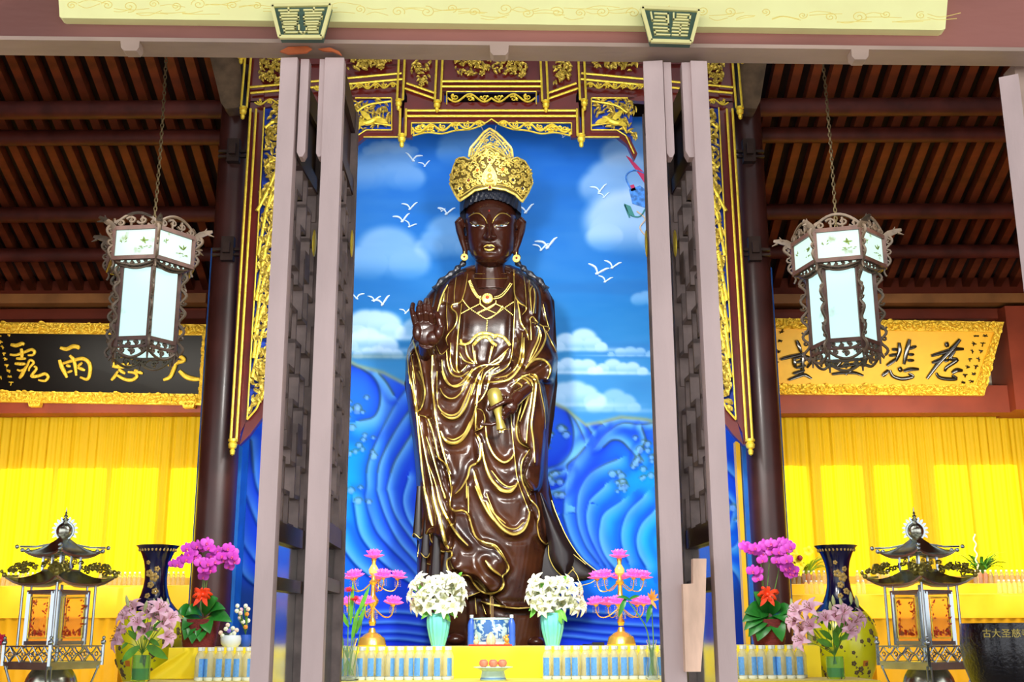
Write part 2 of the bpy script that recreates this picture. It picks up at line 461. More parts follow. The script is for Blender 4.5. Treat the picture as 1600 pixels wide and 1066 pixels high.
# ------------------------------------------------------------------ folding door leaves
def zt_at(px, py, Y): return at(px, py, Y).z
def leaf(idx, xf0, xf1, ref_y, ang, label, flip=1, piv=None, ytop=None, width=.52, plate=True, top_chamfer=False):
    """front edge spans xf0..xf1 (pixels at row ref_y); the leaf runs back into the hall"""
    Y0 = yf((xf0+xf1)/2)
    a = at(xf0, ref_y, Y0); b = at(xf1, ref_y, Y0)
    th = b.x-a.x; xc = (a.x+b.x)/2
    ztop = at((xf0+xf1)/2, ytop or 88, Y0).z
    loc = Vector((xc, Y0, 0))
    o = thing('door_%d' % idx, label, 'door leaf', loc, kind='structure')
    R = Matrix.Rotation(ang, 3, 'Z')
    def B(mb, y0, y1, z0, z1, t, x=0.):     # box in leaf coordinates
        c = Vector((0,0,0)); vs = []
        m2 = MB(); m2.box((x-t/2, y0, z0), (x+t/2, y1, z1))
        for v in range(len(m2.v)): m2.v[v] = tuple(loc + R @ Vector(m2.v[v]))
        mb.merge(m2)
    H = ztop
    def zz(py): return at((xf0+xf1)/2, py, Y0+.25).z
    for y0, y1, m in ((0, .055, M_paint), (width-.055, width, M_dark)):
        mb = MB(); B(mb, y0, y1, .05, H, th); mesh_obj('stile', mb, m, o, False)
    rails = [(H-.10, H), (zz(262)-.03, zz(250)), (zz(852), zz(822)), (zz(925), zz(905)), (.05, .2), (.75,.85)]
    for z0, z1 in rails:
        mb = MB(); B(mb, .055, width-.055, z0, z1, th*.8); mesh_obj('rail', mb, M_rail, o, False)
    # head panel
    mb = MB(); B(mb, .055, width-.055, rails[1][1], rails[0][0], th*.3); mesh_obj('head_panel', mb, M_rail, o, False)
    # stepped lattice
    mb = MB(); z0 = rails[2][1]; z1 = rails[1][0]; n = 5; wy = (width-.11)/n; hz = .11; m = int((z1-z0)/hz); hz = (z1-z0)/m
    for i in range(1, n): B(mb, .055+i*wy-.007, .055+i*wy+.007, z0, z1, .022) if i in (2,3) and False else None
    for j in range(m+1):
        for i in range(n):
            if (i+j) % 2 == 0: B(mb, .055+i*wy, .055+(i+1)*wy+.006, z0+j*hz-.008, z0+j*hz+.008, th*.62)
    for i in range(n+1):
        for j in range(m):
            if (i+j) % 3 != 0: B(mb, .055+i*wy-.008, .055+i*wy+.008, z0+j*hz-.008, z0+(j+1)*hz+.008, th*.62)
    for j in range(0, m-3, 6):
        for i in (1,3): B(mb, .055+i*wy, .055+(i+1)*wy, z0+(j+2.4)*hz, z0+(j+3.4)*hz, th*.7)
    mesh_obj('lattice', mb, M_dark, o, False)
    # glass in the lower panels
    for za, zb in ((rails[3][1], rails[2][0]), (rails[5][1], rails[3][0])):
        mb = MB(); B(mb, .055, width-.055, za, zb, .006); mesh_obj('glass_pane', mb, M_glass, o, False)
    mb = MB(); B(mb, .055, width-.055, .2, .75, .02); mesh_obj('lower_panel', mb, M_rail, o, False)
    if piv:      # rounded pivot post standing beside the edge at the top
        p0, p1, pyb = piv
        A = at(p0, 200, Y0+.02); C = at(p1, 200, Y0+.02); zb = at(p0, pyb, Y0+.02).z
        mb = MB(); w = (C.x-A.x)
        poly = [(A.x, H), (C.x, H), (C.x, zb+w*.6), (C.x-w*.3, zb), (A.x+w*.3, zb), (A.x, zb+w*.6)]
        mb.prism([(x, Y0+.012, z) for x, z in poly], (0,.05,0)); mesh_obj('pivot_post', mb, M_paint, o, False)
    if plate:
        s = plate; mb = MB(); c = loc + R @ Vector((s*(th*.5+.003), width-.13, zz(362)))
        mb.ball(c, .055, 14, 8, (.12, .5, 1.05), R); mesh_obj('pull_plate', mb, M_gold, o)
    return o
# scuffed paint chips are part of the paint material
leaf(1, 422, 449.5, 420, -.05, 'outermost door leaf on the left, folded open, edge on', piv=(466,479,246), plate=1, ytop=90)
leaf(2, 495, 526, 420, .02, 'open door leaf beside the statue on the left, brass oval pull on its face', piv=(496,506,246), plate=1, ytop=90)
leaf(3, 1016.5, 1048, 420, -.10, 'open door leaf to the right of the statue, edge on', piv=(1040,1052,247), plate=-1, ytop=95)
leaf(4, 1094, 1121, 420, .07, 'outermost open door leaf right of the wooden wedge', piv=(1069,1087,247), plate=-1, ytop=95)
leaf(5, 1583, 1612, 300, -.47, 'open door leaf at the right edge of the view', plate=None, ytop=118)
mb = MB()
A = at(1588, 98, 4.16)
mb.prism([at(1584,98,4.18), at(1700,99,4.18), (at(1700,99,4.18).x,4.18,0), (at(1584,98,4.18).x,4.18,0)], (0,.1,0))
tag(mesh_obj('trim_8', mb, M_frame, None, False), 'door jamb at the right edge', kind='structure')
# notched wooden wedge between the right hand leaves
mb = MB()
pxpoly(mb, [(1083,873),(1104,873),(1103,912),(1102,960),(1095,1050),(1071,1050),(1069,980),(1067,913),(1083,912)], 3.97, .045)
single('door_wedge', mb, M_wood, 'pale notched wooden wedge jammed between the two right hand door leaves', 'door wedge', smooth=False)

# ------------------------------------------------------------------ columns
YC = 9.9
def column(xc_bot, rpx, label, side):
    c = at(xc_bot, 900, YC); r = rpx*S(YC)*1.0
    t = thing('column', label, 'column', (c.x, YC, 0), group=None, kind='structure')
    ztop = roof_z(YC)-.05
    mb = MB(); mb.lathe([(r*1.02,0),(r,1.),(r*.97,ztop)], (c.x,YC,0), 32); mesh_obj('shaft', mb, M_col, t)
    mb = MB(); mb.lathe([(r*1.5,0),(r*1.55,.08),(r*1.3,.16),(r*1.05,.2)], (c.x,YC,0), 32); mesh_obj('base', mb, mat('column_stone', sr(120,116,110), .6), t)
    # corbel leaning forward and outwards at the top
    mb = MB()
    if side < 0: P = [(321,60),(372,60),(380,150),(372,168),(352,170),(345,160)]
    else: P = [(1204,60),(1155,60),(1152,150),(1160,168),(1182,170),(1188,158)]
    mb.prism([at(x, y, YC-.32) for x, y in P], (0,.3,0)); mesh_obj('corbel', mb, mat('grey_brown_corbel', sr(96,78,58), .7, noise=.3), t, False)
    # iron tenon brackets
    for py in (238, 391):
        z = at(xc_bot, py, YC-r).z; mb = MB()
        x = c.x - .02*side
        mb.box((x-.055, YC-r-.06, z-.11), (x+.055, YC-r+.02, z+.11)); mb.box((x-.03, YC-r-.1, z-.05), (x+.03, YC-r, z+.05))
        mb.box((x-.14, YC-r-.03, z-.012), (x+.14, YC-r, z+.012)); mb.box((x-.14, YC-r-.03, z-.06), (x+.14, YC-r, z-.04))
        mesh_obj('bracket', mb, M_iron, t, False)
    return t
column(331, 30.5, 'dark maroon lacquered round column behind the left purple orchid', -1)
column(1205, 28, 'dark maroon lacquered round column behind the right purple orchid', 1)
# blue painted fins standing behind each column
def fin(x0, x1, ytop, label, m=M_blue, Ya=10.15, Yb=10.4, name='trim_9', refy=900):
    a = at(x0, refy, Ya); b = at(x1, refy, Ya); mb = MB(); mb.box((a.x, Ya, 0), (b.x, Yb, at(x0, ytop, Ya).z))
    tag(mesh_obj(name, mb, m, None, False), label, kind='structure')
fin(297, 368, 388, 'blue panel edge behind the left column')
fin(1170, 1236, 418, 'blue panel edge behind the right column')
fin(1160, 1167, 690, 'yellow strip beside the right column', M_yel2, 10.2, 10.3)

# porch roof over the viewer and the stone terrace
mb = MB(); mb.box((-8,-1.2,5.4),(8,3.9,5.6)); tag(mesh_obj('ceiling_porch', mb, M_board, None, False), 'porch ceiling over the doorway', kind='structure')
# ------------------------------------------------------------------ the painted and carved sky-and-sea panel
YM = 10.45
def polydist(X, Y, line):
    """unsigned distance and side (+ right of travel) from grid points to a polyline"""
    P = np.asarray(line, float); best = np.full(X.shape, 1e9); side = np.zeros(X.shape)
    for a, b in zip(P[:-1], P[1:]):
        d = b-a; L = (d**2).sum()
        if L < 1e-9: continue
        t = np.clip(((X-a[0])*d[0]+(Y-a[1])*d[1])/L, 0, 1)
        qx = X-(a[0]+t*d[0]); qy = Y-(a[1]+t*d[1]); dd = qx*qx+qy*qy
        m = dd < best; best = np.where(m, dd, best); side = np.where(m, np.sign(d[0]*qy-d[1]*qx), side)
    return np.sqrt(best), side
def vnoise(X, Y, s, seed=0):
    r = np.random.RandomState(seed); T = r.rand(64, 64)
    x = X/s; y = Y/s; i = np.floor(x).astype(int); j = np.floor(y).astype(int); fx = x-i; fy = y-j
    fx = fx*fx*(3-2*fx); fy = fy*fy*(3-2*fy); g = lambda a, b: T[a % 64, b % 64]
    return (g(i,j)*(1-fx)+g(i+1,j)*fx)*(1-fy) + (g(i,j+1)*(1-fx)+g(i+1,j+1)*fx)*fy
def sstep(a, b, x):
    t = np.clip((x-a)/(b-a), 0, 1); return t*t*(3-2*t)
xs = np.arange(352, 1186.1, 2.2); ys = np.arange(184, 1016.1, 2.2)
X, Y = np.meshgrid(xs, ys)
C = np.zeros(X.shape+(3,)); D = np.zeros(X.shape)
def mix(C, col, a):
    a = np.clip(a, 0, 1)[..., None]; return C*(1-a) + np.array(col)*a
L3 = lambda r, g, b: np.array((r, g, b))/255.    # painted in display values, linearised at the end
t = (Y-150)/450
C[:] = L3(22,102,232)
C = mix(C, L3(26,112,224), sstep(.1,.6,t)); C = mix(C, L3(24,116,204), sstep(.5,.85,t)*.8); C = mix(C, L3(44,132,220), sstep(.8,1,t)*.7)
C = mix(C, L3(70,150,240), .25*vnoise(X, Y*2.2, 70, 1)+.12*vnoise(X, Y*3, 22, 2)-.1)
C = mix(C, L3(26,96,190), .35*sstep(.45,.8,vnoise(X*.6, Y*2.4, 60, 3)))
C = C*np.array((1.25,.97,.86))
def cloud(cx, cy, w, h, a, seed=0, col=(186,214,246), streak=0):
    global C
    r = random.Random(seed+int(cx*7+cy)); m = np.zeros(X.shape)
    n = max(3, int(w/16))
    for k in range(n):
        u = (k+.5)/n*2-1; R = h*(.42+.35*(1-u*u))*r.uniform(.8,1.2); bx = cx+u*w*.42; by = cy+h*.35-R*.7*(1-u*u)*r.uniform(.8,1.3)
        d = np.hypot((X-bx)/1.25, Y-by); m = np.maximum(m, sstep(R*1.12, R*.72, d)*(1-.55*sstep(by-R*.4, by+R, Y)))
    m *= sstep(cy+h*.95, cy+h*.25, Y)
    C = mix(C, L3(*col), a*m*(.78 if cy < 500 else .92))
    if streak: C = mix(C, L3(*col), a*.6*np.exp(-((Y-cy-h*.42-.01*(X-cx))/(h*.16))**2)*sstep(w*1.3, w*.3, abs(X-cx)))
for c in [(600,268,110,48,.5),(610,232,100,16,.4),(606,402,92,52,.62),(702,378,90,42,.5),(730,232,80,34,.36),(585,512,80,34,.9),(650,520,60,20,.6),(575,536,90,26,.85),
          (590,552,90,14,.6),(990,352,120,66,.95),(975,282,90,60,.7),(1000,232,90,44,.6),(905,537,96,22,.85),(985,552,90,10,.5),(895,575,110,17,.85),(965,577,110,15,.8),
          (890,622,110,26,.75),(960,632,90,22,.5),(440,300,80,40,.4),(1130,450,80,40,.5),(1010,468,40,16,.5)]:
    cloud(*c, seed=4, streak=1 if c[1] > 500 else 0)
# sea -------------------------------------------------------------
def xf(ox, oy, s, pts): return [(ox+x/s, oy+y/s) for x, y in pts]
top = np.interp(X, [350,548,560,600,640,760,860,885,915,940,970,1010,1040,1186], [640,566,572,583,604,640,628,640,664,660,652,656,664,650])
sea = sstep(-5, 4, Y-top)
S3 = np.zeros_like(C); S3[:] = L3(14,76,232)
S3 = mix(S3, L3(60,136,246), .7*sstep(760,600,Y))
for cx, cy, rx, ry, a in [(985,850,95,110,1.),(548,790,60,120,.9),(1010,740,50,60,.5),(560,690,40,40,.4),(1140,860,30,90,.5)]:
    S3 = mix(S3, L3(10,206,255), a*np.exp(-((X-cx)/rx)**2-((Y-cy)/ry)**2))
S3 = mix(S3, L3(20,50,214), .7*sstep(900,985,Y)); S3 = mix(S3, L3(16,40,170), .6*np.exp(-((X-640)/60)**2-((Y-800)/150)**2)*.5)
lines = []
def J(a, b): return smooth_line(a[::-1]+b, 5)
A5 = lambda p: xf(840,600,5.33,p); A4 = lambda p: xf(840,760,4.265,p); B5 = lambda p: xf(540,560,5.33,p); B4 = lambda p: xf(540,740,4.844,p)
lines += [(J(A5([(215,1066),(230,850),(290,680),(380,520),(450,410),(540,330),(680,285),(850,285),(950,310)]), A4([(170,200),(220,350),(300,480),(370,540)])), 16, 1),
 (J(A5([(320,1066),(340,900),(420,760),(540,680),(660,630)]), A4([(255,150),(270,270),(320,400),(400,510)])), 14, 1),
 (J(A5([(400,1066),(430,970),(550,855)]), A4([(340,110),(320,200),(340,320),(400,450),(450,530)])), 14, 1),
 (smooth_line(A4([(550,100),(440,180),(410,270),(410,370),(450,470),(520,560)]), 5), 16, 1),
 (smooth_line(A4([(700,70),(600,170),(555,290),(560,400),(600,500)]), 5), 14, 1),
 (smooth_line(A4([(765,170),(690,250),(655,350),(670,450),(720,540)]), 5), 14, 1),
 (smooth_line(A5([(950,330),(850,340),(700,330),(560,420),(480,520)]), 5), 7, 1),
 (smooth_line(A5([(850,640),(780,560),(700,480),(620,470),(550,525)]), 5), 10, -1),
 (smooth_line(A5([(840,650),(850,560),(900,480),(870,370)]), 5), 7, 1),
 (smooth_line(A5([(110,150),(200,170),(260,260),(300,400),(280,560),(200,660),(40,720)]), 5), 22, 1),
 (smooth_line(A5([(260,210),(400,240),(530,330)]), 4), 8, 1), (smooth_line(A5([(260,210),(360,290),(450,410)]), 4), 6, 1), (smooth_line(A5([(260,220),(330,330),(390,460)]), 4), 6, 1),
 (smooth_line(A5([(390,530),(330,600),(250,670),(250,720)]), 4), 10, -1), (smooth_line(A5([(60,900),(200,850),(240,760)]), 4), 10, -1), (smooth_line(A5([(60,800),(120,740),(200,720)]), 4), 8, -1),
 (J(B5([(175,1066),(180,900),(250,700),(350,500),(440,340),(530,230)]), B4([(150,200),(220,420),(330,560),(450,680),(540,780)])), 13, 1),
 (J(B5([(260,1066),(280,880),(380,660),(480,500),(545,420)]), B4([(240,150),(300,330),(400,520),(540,680)])), 12, 1),
 (J(B5([(345,1066),(400,880),(480,740),(570,600)]), B4([(320,150),(380,330),(540,560)])), 12, 1),
 (smooth_line(B4([(470,40),(430,200),(470,350),(560,480)]), 5), 11, 1),
 (smooth_line(B4([(60,230),(100,450),(200,600),(350,740),(480,830)]), 5), 14, 1), (smooth_line(B4([(-60,480),(0,600),(100,720),(250,830)]), 5), 14, 1),
 (smooth_line(B5([(40,50),(140,90),(240,170),(285,280),(280,400),(230,490),(120,520)]), 5), 18, 1),
 (smooth_line(B5([(60,30),(250,50),(400,90),(510,160)]), 5), 9, 1), (smooth_line(B5([(280,130),(340,200),(400,300)]), 5), 8, -1),
 (smooth_line([(372,700),(380,760),(402,820),(430,860)], 5), 12, 1),(smooth_line([(366,760),(372,830),(400,880),(440,905)], 5), 12, 1),(smooth_line([(392,690),(400,760),(425,800)], 5), 10, 1),
 (smooth_line([(366,850),(380,900),(420,930)], 5), 12, 1),
 (smooth_line([(1135,735),(1156,760),(1163,810),(1150,850),(1128,860)], 5), 12, 1),(smooth_line([(1130,770),(1145,790),(1140,820)], 5), 8, 1),
 (smooth_line([(1128,880),(1150,900),(1160,930)], 5), 10, 1)]
for yb in (962, 978, 993, 1004): lines.append((smooth_line([(545,yb),(620,yb-3),(700,yb+3),(860,yb-8),(940,yb-2),(1040,yb+4)], 5), 6, 1))
for ln, wdt, sg in lines:
    ln = np.asarray(ln); x0, y0 = ln.min(0)-wdt*3; x1, y1 = ln.max(0)+wdt*3
    ix = np.where((xs > x0) & (xs < x1))[0]; iy = np.where((ys > y0) & (ys < y1))[0]
    if len(ix) < 2 or len(iy) < 2: continue
    sl = np.s_[iy[0]:iy[-1]+1, ix[0]:ix[-1]+1]
    d, sd = polydist(X[sl], Y[sl], ln); s_ = -sd*sg
    # travel goes downwards for most lines, so the crest lies on the right
    up = (Y[sl] < 700)
    sg_d = s_*d; glow = sstep(-1.5, 2.5, sg_d)*np.exp(-(np.maximum(sg_d,0)/(wdt*.95))**2)
    dk = np.exp(-(d/2.0)**2); shade = sstep(2, -2, sg_d)*np.exp(-d/(wdt*.7)); deep = np.exp(-((sg_d-wdt*1.7)/(wdt*.6))**2)
    c = S3[sl]
    c = mix(c, L3(10,56,220), .35*deep); c = mix(c, L3(136,204,255), .8*glow); c = mix(c, L3(6,44,206), .6*shade)
    c = mix(c, L3(92,112,96) if ln[:,1].min() < 720 else L3(20,60,150), .7*dk*np.where(Y[sl] < 740, 1, .5))
    S3[sl] = c
    D[sl] += .022*sstep(-3.5, 3.5, sg_d)*np.exp(-np.maximum(sg_d,0)/wdt) - .006*shade
# white foam pebbles and olive scum in the curls
rb = random.Random(11)
for cx, cy, n, rr in [(560,640,10,22),(560,690,10,24),(870,690,12,24),(985,735,10,22),(1015,730,8,20),(970,755,7,14),(858,760,10,20),(1000,700,5,15),(560,770,4,20),(1145,800,6,16)]:
    for k in range(n):
        x = cx+rb.uniform(-rr,rr); y = cy+rb.uniform(-rr,rr); r = rb.uniform(3,6.5)
        dd = np.hypot(X-x, Y-y)
        S3 = mix(S3, L3(84,110,70), .55*np.exp(-((dd-r)/2.2)**2)*(Y < y)); S3 = mix(S3, L3(150,196,255), .8*sstep(r,r-2,dd))
        D += .012*sstep(r+1, r-3, dd)
S3 = S3*np.array((.7,.82,.92)); C = C*(1-sea[..., None]) + S3*sea[..., None]
C = mix(C, L3(150,160,96), .6*np.exp(-((Y-top)/3.5)**2))
C = mix(C, L3(120,130,90), .35*np.exp(-((Y-557)/5)**2)*sstep(740,560,X))
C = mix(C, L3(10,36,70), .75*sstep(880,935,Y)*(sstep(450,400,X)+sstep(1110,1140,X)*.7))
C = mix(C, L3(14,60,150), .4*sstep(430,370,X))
D *= sea
D += .05*np.exp(-((X-352)/20)**2)*0
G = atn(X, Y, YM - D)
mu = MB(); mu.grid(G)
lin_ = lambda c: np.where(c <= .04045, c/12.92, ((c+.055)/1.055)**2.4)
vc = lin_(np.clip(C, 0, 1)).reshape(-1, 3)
# painted gulls, a few millimetres of paint on the same panel
gl = MB(); rg = random.Random(5)
def gull(x, y, s, a=0, flip=1):
    ca, sa = math.cos(a), math.sin(a)
    def T(u, v): u *= flip; return (x + s*(u*ca-v*sa), y + s*(u*sa+v*ca))
    for pts in ([(0,0),(-.35,-.45),(-.8,-.6),(-1.15,-.62)], [(0,0),(.3,-.3),(.65,-.65),(.95,-.8)]):
        q = smooth_line([T(*p) for p in pts], 4); n = len(q)
        r = [.00058*s*(.35+1.0*math.sin(PI*min(1,.15+.85*i/n))) for i in range(n)]
        gl.tube([at(px, py, YM-.006) for px, py in q], r, 5)
    q = [T(-.22,.14), T(0,.02), T(.15,-.04)]
    gl.tube([at(px, py, YM-.006) for px, py in q], [.0006*s,.0012*s,.0004*s], 5)
for g in [(645,250,13,.1,-1),(664,259,9,-.1,1),(641,326,12,0,1),(629,345,13,-.1,1),(640,354,10,.4,1),(698,334,13,.1,1),(690,330,6,.1,1),(557,466,11,0,-1),(585,470,10,.1,1),(598,475,14,-.2,1),
          (822,331,14,-.1,1),(856,386,17,-.1,1),(846,390,12,0,1),(937,299,13,-.1,1),(944,308,9,0,1),(934,427,16,.3,1),(957,418,13,.2,1),(946,440,11,.2,1),(905,215,9,.2,-1),(880,214,7,.2,1),(634,489,9,0,1)]:
    gull(*g)
fy = MB()      # fragment of the flying figure painted at the upper right
k0 = len(mu.f)
mesh = bpy.data.meshes.new('mural')
gl_n = gl.n
mu.cur = 0; mu.m = [0]*len(mu.f)
gl.m = [1]*len(gl.f); mu.merge(gl)
def flat(pts, mi):
    q = MB(); q.prism([at(px, py, YM-.009) for px, py in pts], (0,.006,0)); q.m = [mi]*len(q.f); mu.merge(q)
flat([(978,243),(985,247),(1016,280),(1016,300),(1000,275)], 2)
flat([(983,296),(1000,290),(1014,300),(1010,325),(988,318)], 3)
flat([(975,318),(985,322),(992,338),(980,334)], 4); flat([(984,290),(990,288),(994,297),(986,299)], 2)
for pts, mi in ([[(984,340),(976,320),(984,335),(1000,338),(1012,320)], 4], [[(986,296),(978,276),(990,266),(1010,272)], 3], [[(995,330),(1008,342),(1000,356),(1012,372)], 5]):
    q = MB(); q.tube([at(px, py, YM-.008) for px, py in smooth_line(pts, 5)], .008, 5); q.m = [mi]*len(q.f); mu.merge(q)
# a thick backing so the panel has a body
a = at(352, 1016, YM+.1); b_ = at(1186, 1016, YM+.1); b = Vector((b_.x, b_.y, at(800, 186, YM+.1).z))
q = MB(); q.box((a.x, YM+.06, 0), (b.x, YM+.2, b.z)); q.m = [6]*len(q.f); mu.merge(q)
m_mur = bpy.data.materials.new('painted_relief'); m_mur.use_nodes = True
nt = m_mur.node_tree; bs = nt.nodes['Principled BSDF']; va = nt.nodes.new('ShaderNodeVertexColor'); va.layer_name = 'paint'
nt.links.new(va.outputs[0], bs.inputs['Base Color']); bs.inputs['Roughness'].default_value = .7; bs.inputs['Specular IOR Level'].default_value = .12
M_gull = mat('gull_paint', sr(200,226,250), .6)
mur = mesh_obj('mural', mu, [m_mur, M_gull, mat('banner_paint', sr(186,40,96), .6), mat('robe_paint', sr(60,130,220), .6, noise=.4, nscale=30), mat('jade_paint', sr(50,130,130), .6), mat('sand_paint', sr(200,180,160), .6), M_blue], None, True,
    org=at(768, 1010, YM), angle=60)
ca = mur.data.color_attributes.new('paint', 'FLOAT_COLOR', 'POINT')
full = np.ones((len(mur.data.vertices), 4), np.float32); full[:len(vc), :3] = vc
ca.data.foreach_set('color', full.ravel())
tag(mur, 'large blue painted relief of sky, gulls and curling waves standing behind the dark statue', 'mural')
# panel plinth
mb = MB(); mb.box((a.x, YM-.12, 0), (b.x, YM+.02, at(768,1012,YM).z)); tag(mesh_obj('trim_10', mb, M_blue, None, False), 'blue plinth under the relief', kind='structure')

# ------------------------------------------------------------------ carved and gilded canopy frame
YK = 9.5
def inside(p, poly):
    x, y = p; c = False; n = len(poly)
    for i in range(n):
        x0, y0 = poly[i]; x1, y1 = poly[(i+1) % n]
        if (y0 > y) != (y1 > y) and x < (x1-x0)*(y-y0)/(y1-y0)+x0: c = not c
    return c
def foliage(mb, poly, Yd, n, L=(8,15), W=.45, seed=1, ang=None, surf=None, blossoms=0):
    r = random.Random(seed); xs_ = [p[0] for p in poly]; ys_ = [p[1] for p in poly]; k = 0; tries = 0
    while k < n and tries < n*20:
        tries += 1
        x = r.uniform(min(xs_), max(xs_)); y = r.uniform(min(ys_), max(ys_))
        if not inside((x, y), poly): continue
        l = r.uniform(*L); a = r.uniform(0, 2*PI) if ang is None else r.gauss(ang, .5)
        x2 = x+l*math.cos(a); y2 = y+l*math.sin(a)
        if not inside((x2, y2), poly): continue
        k += 1
        Y1 = (surf(x, y) if surf else Yd) - r.uniform(0, .02); Y2 = (surf(x2, y2) if surf else Yd) - r.uniform(.0, .03)
        A = at(x, y, Y1); B = at(x2, y2, Y2); s = S(Yd)
        mb.blade(A, B, l*W*s, (0,-.25*l*s,0), .006, 3, (0,-1,0) if abs((B-A).normalized().y) < .9 else (1,0,0), cup=.5)
    for k in range(blossoms):
        for _ in range(30):
            x = r.uniform(min(xs_), max(xs_)); y = r.uniform(min(ys_), max(ys_))
            if inside((x, y), poly): break
        Y1 = (surf(x, y) if surf else Yd)-.02
        for q in range(5):
            a = q*2*PI/5+.3; mb.ball(at(x+3.2*math.cos(a), y+3.2*math.sin(a), Y1), .012, 6, 4, (1,.6,1))
        mb.ball(at(x, y, Y1-.008), .009, 6, 4)
def scrolls(mb, x0, x1, yc0, yc1, h, Yd, n=None, r=.008, seed=0, surf=None):
    """running vine scroll in a horizontal strip of height h (pixels)"""
    n = n or max(2, int(abs(x1-x0)/(h*1.15))); rs = random.Random(seed); L = (x1-x0)/n
    g = lambda x, y: at(x, y, (surf(x, y) if surf else Yd)-.012)
    pts = []
    for i in range(n*6+1):
        t = i/(n*6); pts.append((x0+(x1-x0)*t, yc0+(yc1-yc0)*t + h*.36*math.sin(t*n*PI)))
    mb.tube([g(*p) for p in pts], r, 5)
    for i in range(n):
        t = (i+.5)/n; s = 1 if i % 2 == 0 else -1
        cx = x0+(x1-x0)*t; cy = yc0+(yc1-yc0)*t - s*h*.08
        mb.tube([g(cx+px, cy+py) for px, py in spiral2(0,0,h*.34,1.25,rs.uniform(0,1)+(PI/2)*s,s,14)], [r*(.35+.6*q/13) for q in range(14)], 5)
        for q in range(3):
            a = rs.uniform(0, 2*PI); l = h*.42
            A = g(cx+l*.3*math.cos(a), cy+l*.3*math.sin(a)); B = g(cx+l*1.1*math.cos(a), cy+l*1.0*math.sin(a))
            mb.blade(A, B, h*.22*S(Yd), (0,-.012,0), .005, 3, (0,-1,0), cup=.4)
can = thing('gilded_canopy', 'carved maroon and gold canopy frame hung between the two columns', 'canopy', at(768, 700, YK))
XM = 768.
mir = lambda pts: [(2*XM-x, y) for x, y in pts]
def both(pts): return (pts, mir(pts))
mar = MB()
def mpoly(pts, Yd=YK+.02, th=.06, sym=True):
    for p in (both(pts) if sym else (pts,)): pxpoly(mar, p, Yd, th)
mpoly([(389,84),(632,84),(632,100),(389,100)])                                   # top rail above the flowers
mpoly([(389,100),(412,100),(412,160),(389,160)]); mpoly([(389,100),(630,100),(630,140),(389,140)], YK+.06, .03)
mpoly([(389,108),(630,108),(630,148),(389,148)], YK+.05, .03)
mpoly([(410,128),(632,112),(632,150),(410,168)], YK+.04)
mpoly([(391,158),(412,158),(412,200),(400,420),(386,655),(376,676),(374,694),(358,700),(372,430)], YK+.02)
mpoly([(386,652),(400,640),(418,605),(430,560),(440,560),(434,600),(416,645),(390,680),(374,696)], YK+.02)
mpoly([(545,148),(628,145),(628,213),(572,213),(556,226),(545,250),(540,240),(552,215),(568,204),(613,204),(613,152),(545,152)], YK+.02)
mpoly([(626,84),(694,84),(694,172),(636,172),(636,150),(626,120)], YK+.03, .04)
mpoly([(690,84),(768,84),(768,128),(690,128)], YK+.02, .04)
mpoly([(690,126),(768,126),(768,143),(690,143)], YK+.0, .04)
mpoly([(632,160),(768,160),(768,191),(644,191),(644,215),(628,215)], YK-.0, .05)
mesh_obj('frame', mar, M_mar, can, False)
gd = MB()
def gl2(p, q, r=.012, Yd=YK-.02):
    for a, b in (both((p, q))): gd.tube([at(*a, Yd), at(*b, Yd)], r, 6)
def twin(p, q, off=4.5, r=.011, Yd=YK-.02):
    """two parallel gold mouldings on a maroon bar"""
    dx, dy = q[0]-p[0], q[1]-p[1]; L = math.hypot(dx, dy); nx, ny = -dy/L*off, dx/L*off
    gl2((p[0]+nx,p[1]+ny),(q[0]+nx,q[1]+ny),r,Yd); gl2((p[0]-nx,p[1]-ny),(q[0]-nx,q[1]-ny),r,Yd)
def finial(x, y, s=1., Yd=YK-.03):
    for xx in (x, 2*XM-x):
        c = at(xx, y, Yd); u = S(Yd)*s
        gd.lathe([(0,-20*u),(3*u,-18*u),(4*u,-13*u),(2.6*u,-11*u),(5.5*u,-9*u),(6.5*u,-4*u),(4.5*u,-1*u),(6.8*u,0),(6.8*u,3*u),(4*u,4*u)], c, 10)
twin((388,86),(381,168),4.5); finial(380,170,1.); finial(377,84,1.)
twin((391,141),(628,119),4.6)
twin((396,170),(365,686),4.4); finial(364,690,1.15)
gl2((413,168),(400,420),.007); gl2((400,420),(386,656),.007)
for a, b in zip([(386,656),(400,640),(416,605),(428,560)],[(400,640),(416,605),(428,560),(440,530)]): gl2(a, b, .009)
twin((628,86),(625,156),4.6, Yd=YK-.05); finial(623,158,.9,YK-.05)
twin((630,170),(629,212),4.6, Yd=YK-.04); finial(628,213,1.05,YK-.04)
twin((687,90),(684,158),4.6, Yd=YK-.03); finial(683,160,.95,YK-.04)
twin((634,134),(680,150),4.2, Yd=YK-.0)
twin((691,131),(768,131),4., Yd=YK-.03); twin((636,177),(768,177),4.3, Yd=YK-.03)
for a, b in [((555,153),(612,153)),((612,153),(612,203)),((612,203),(572,203)),((572,203),(558,212)),((558,212),(545,240)),
             ((698,143),(768,143)),((698,143),(698,163)),((643,192),(643,210)),((643,192),(759,192)),((759,192),(768,186)),((568,214),(626,214))]: gl2(a, b, .006)
mesh_obj('gold_moulding', gd, M_gold, can)
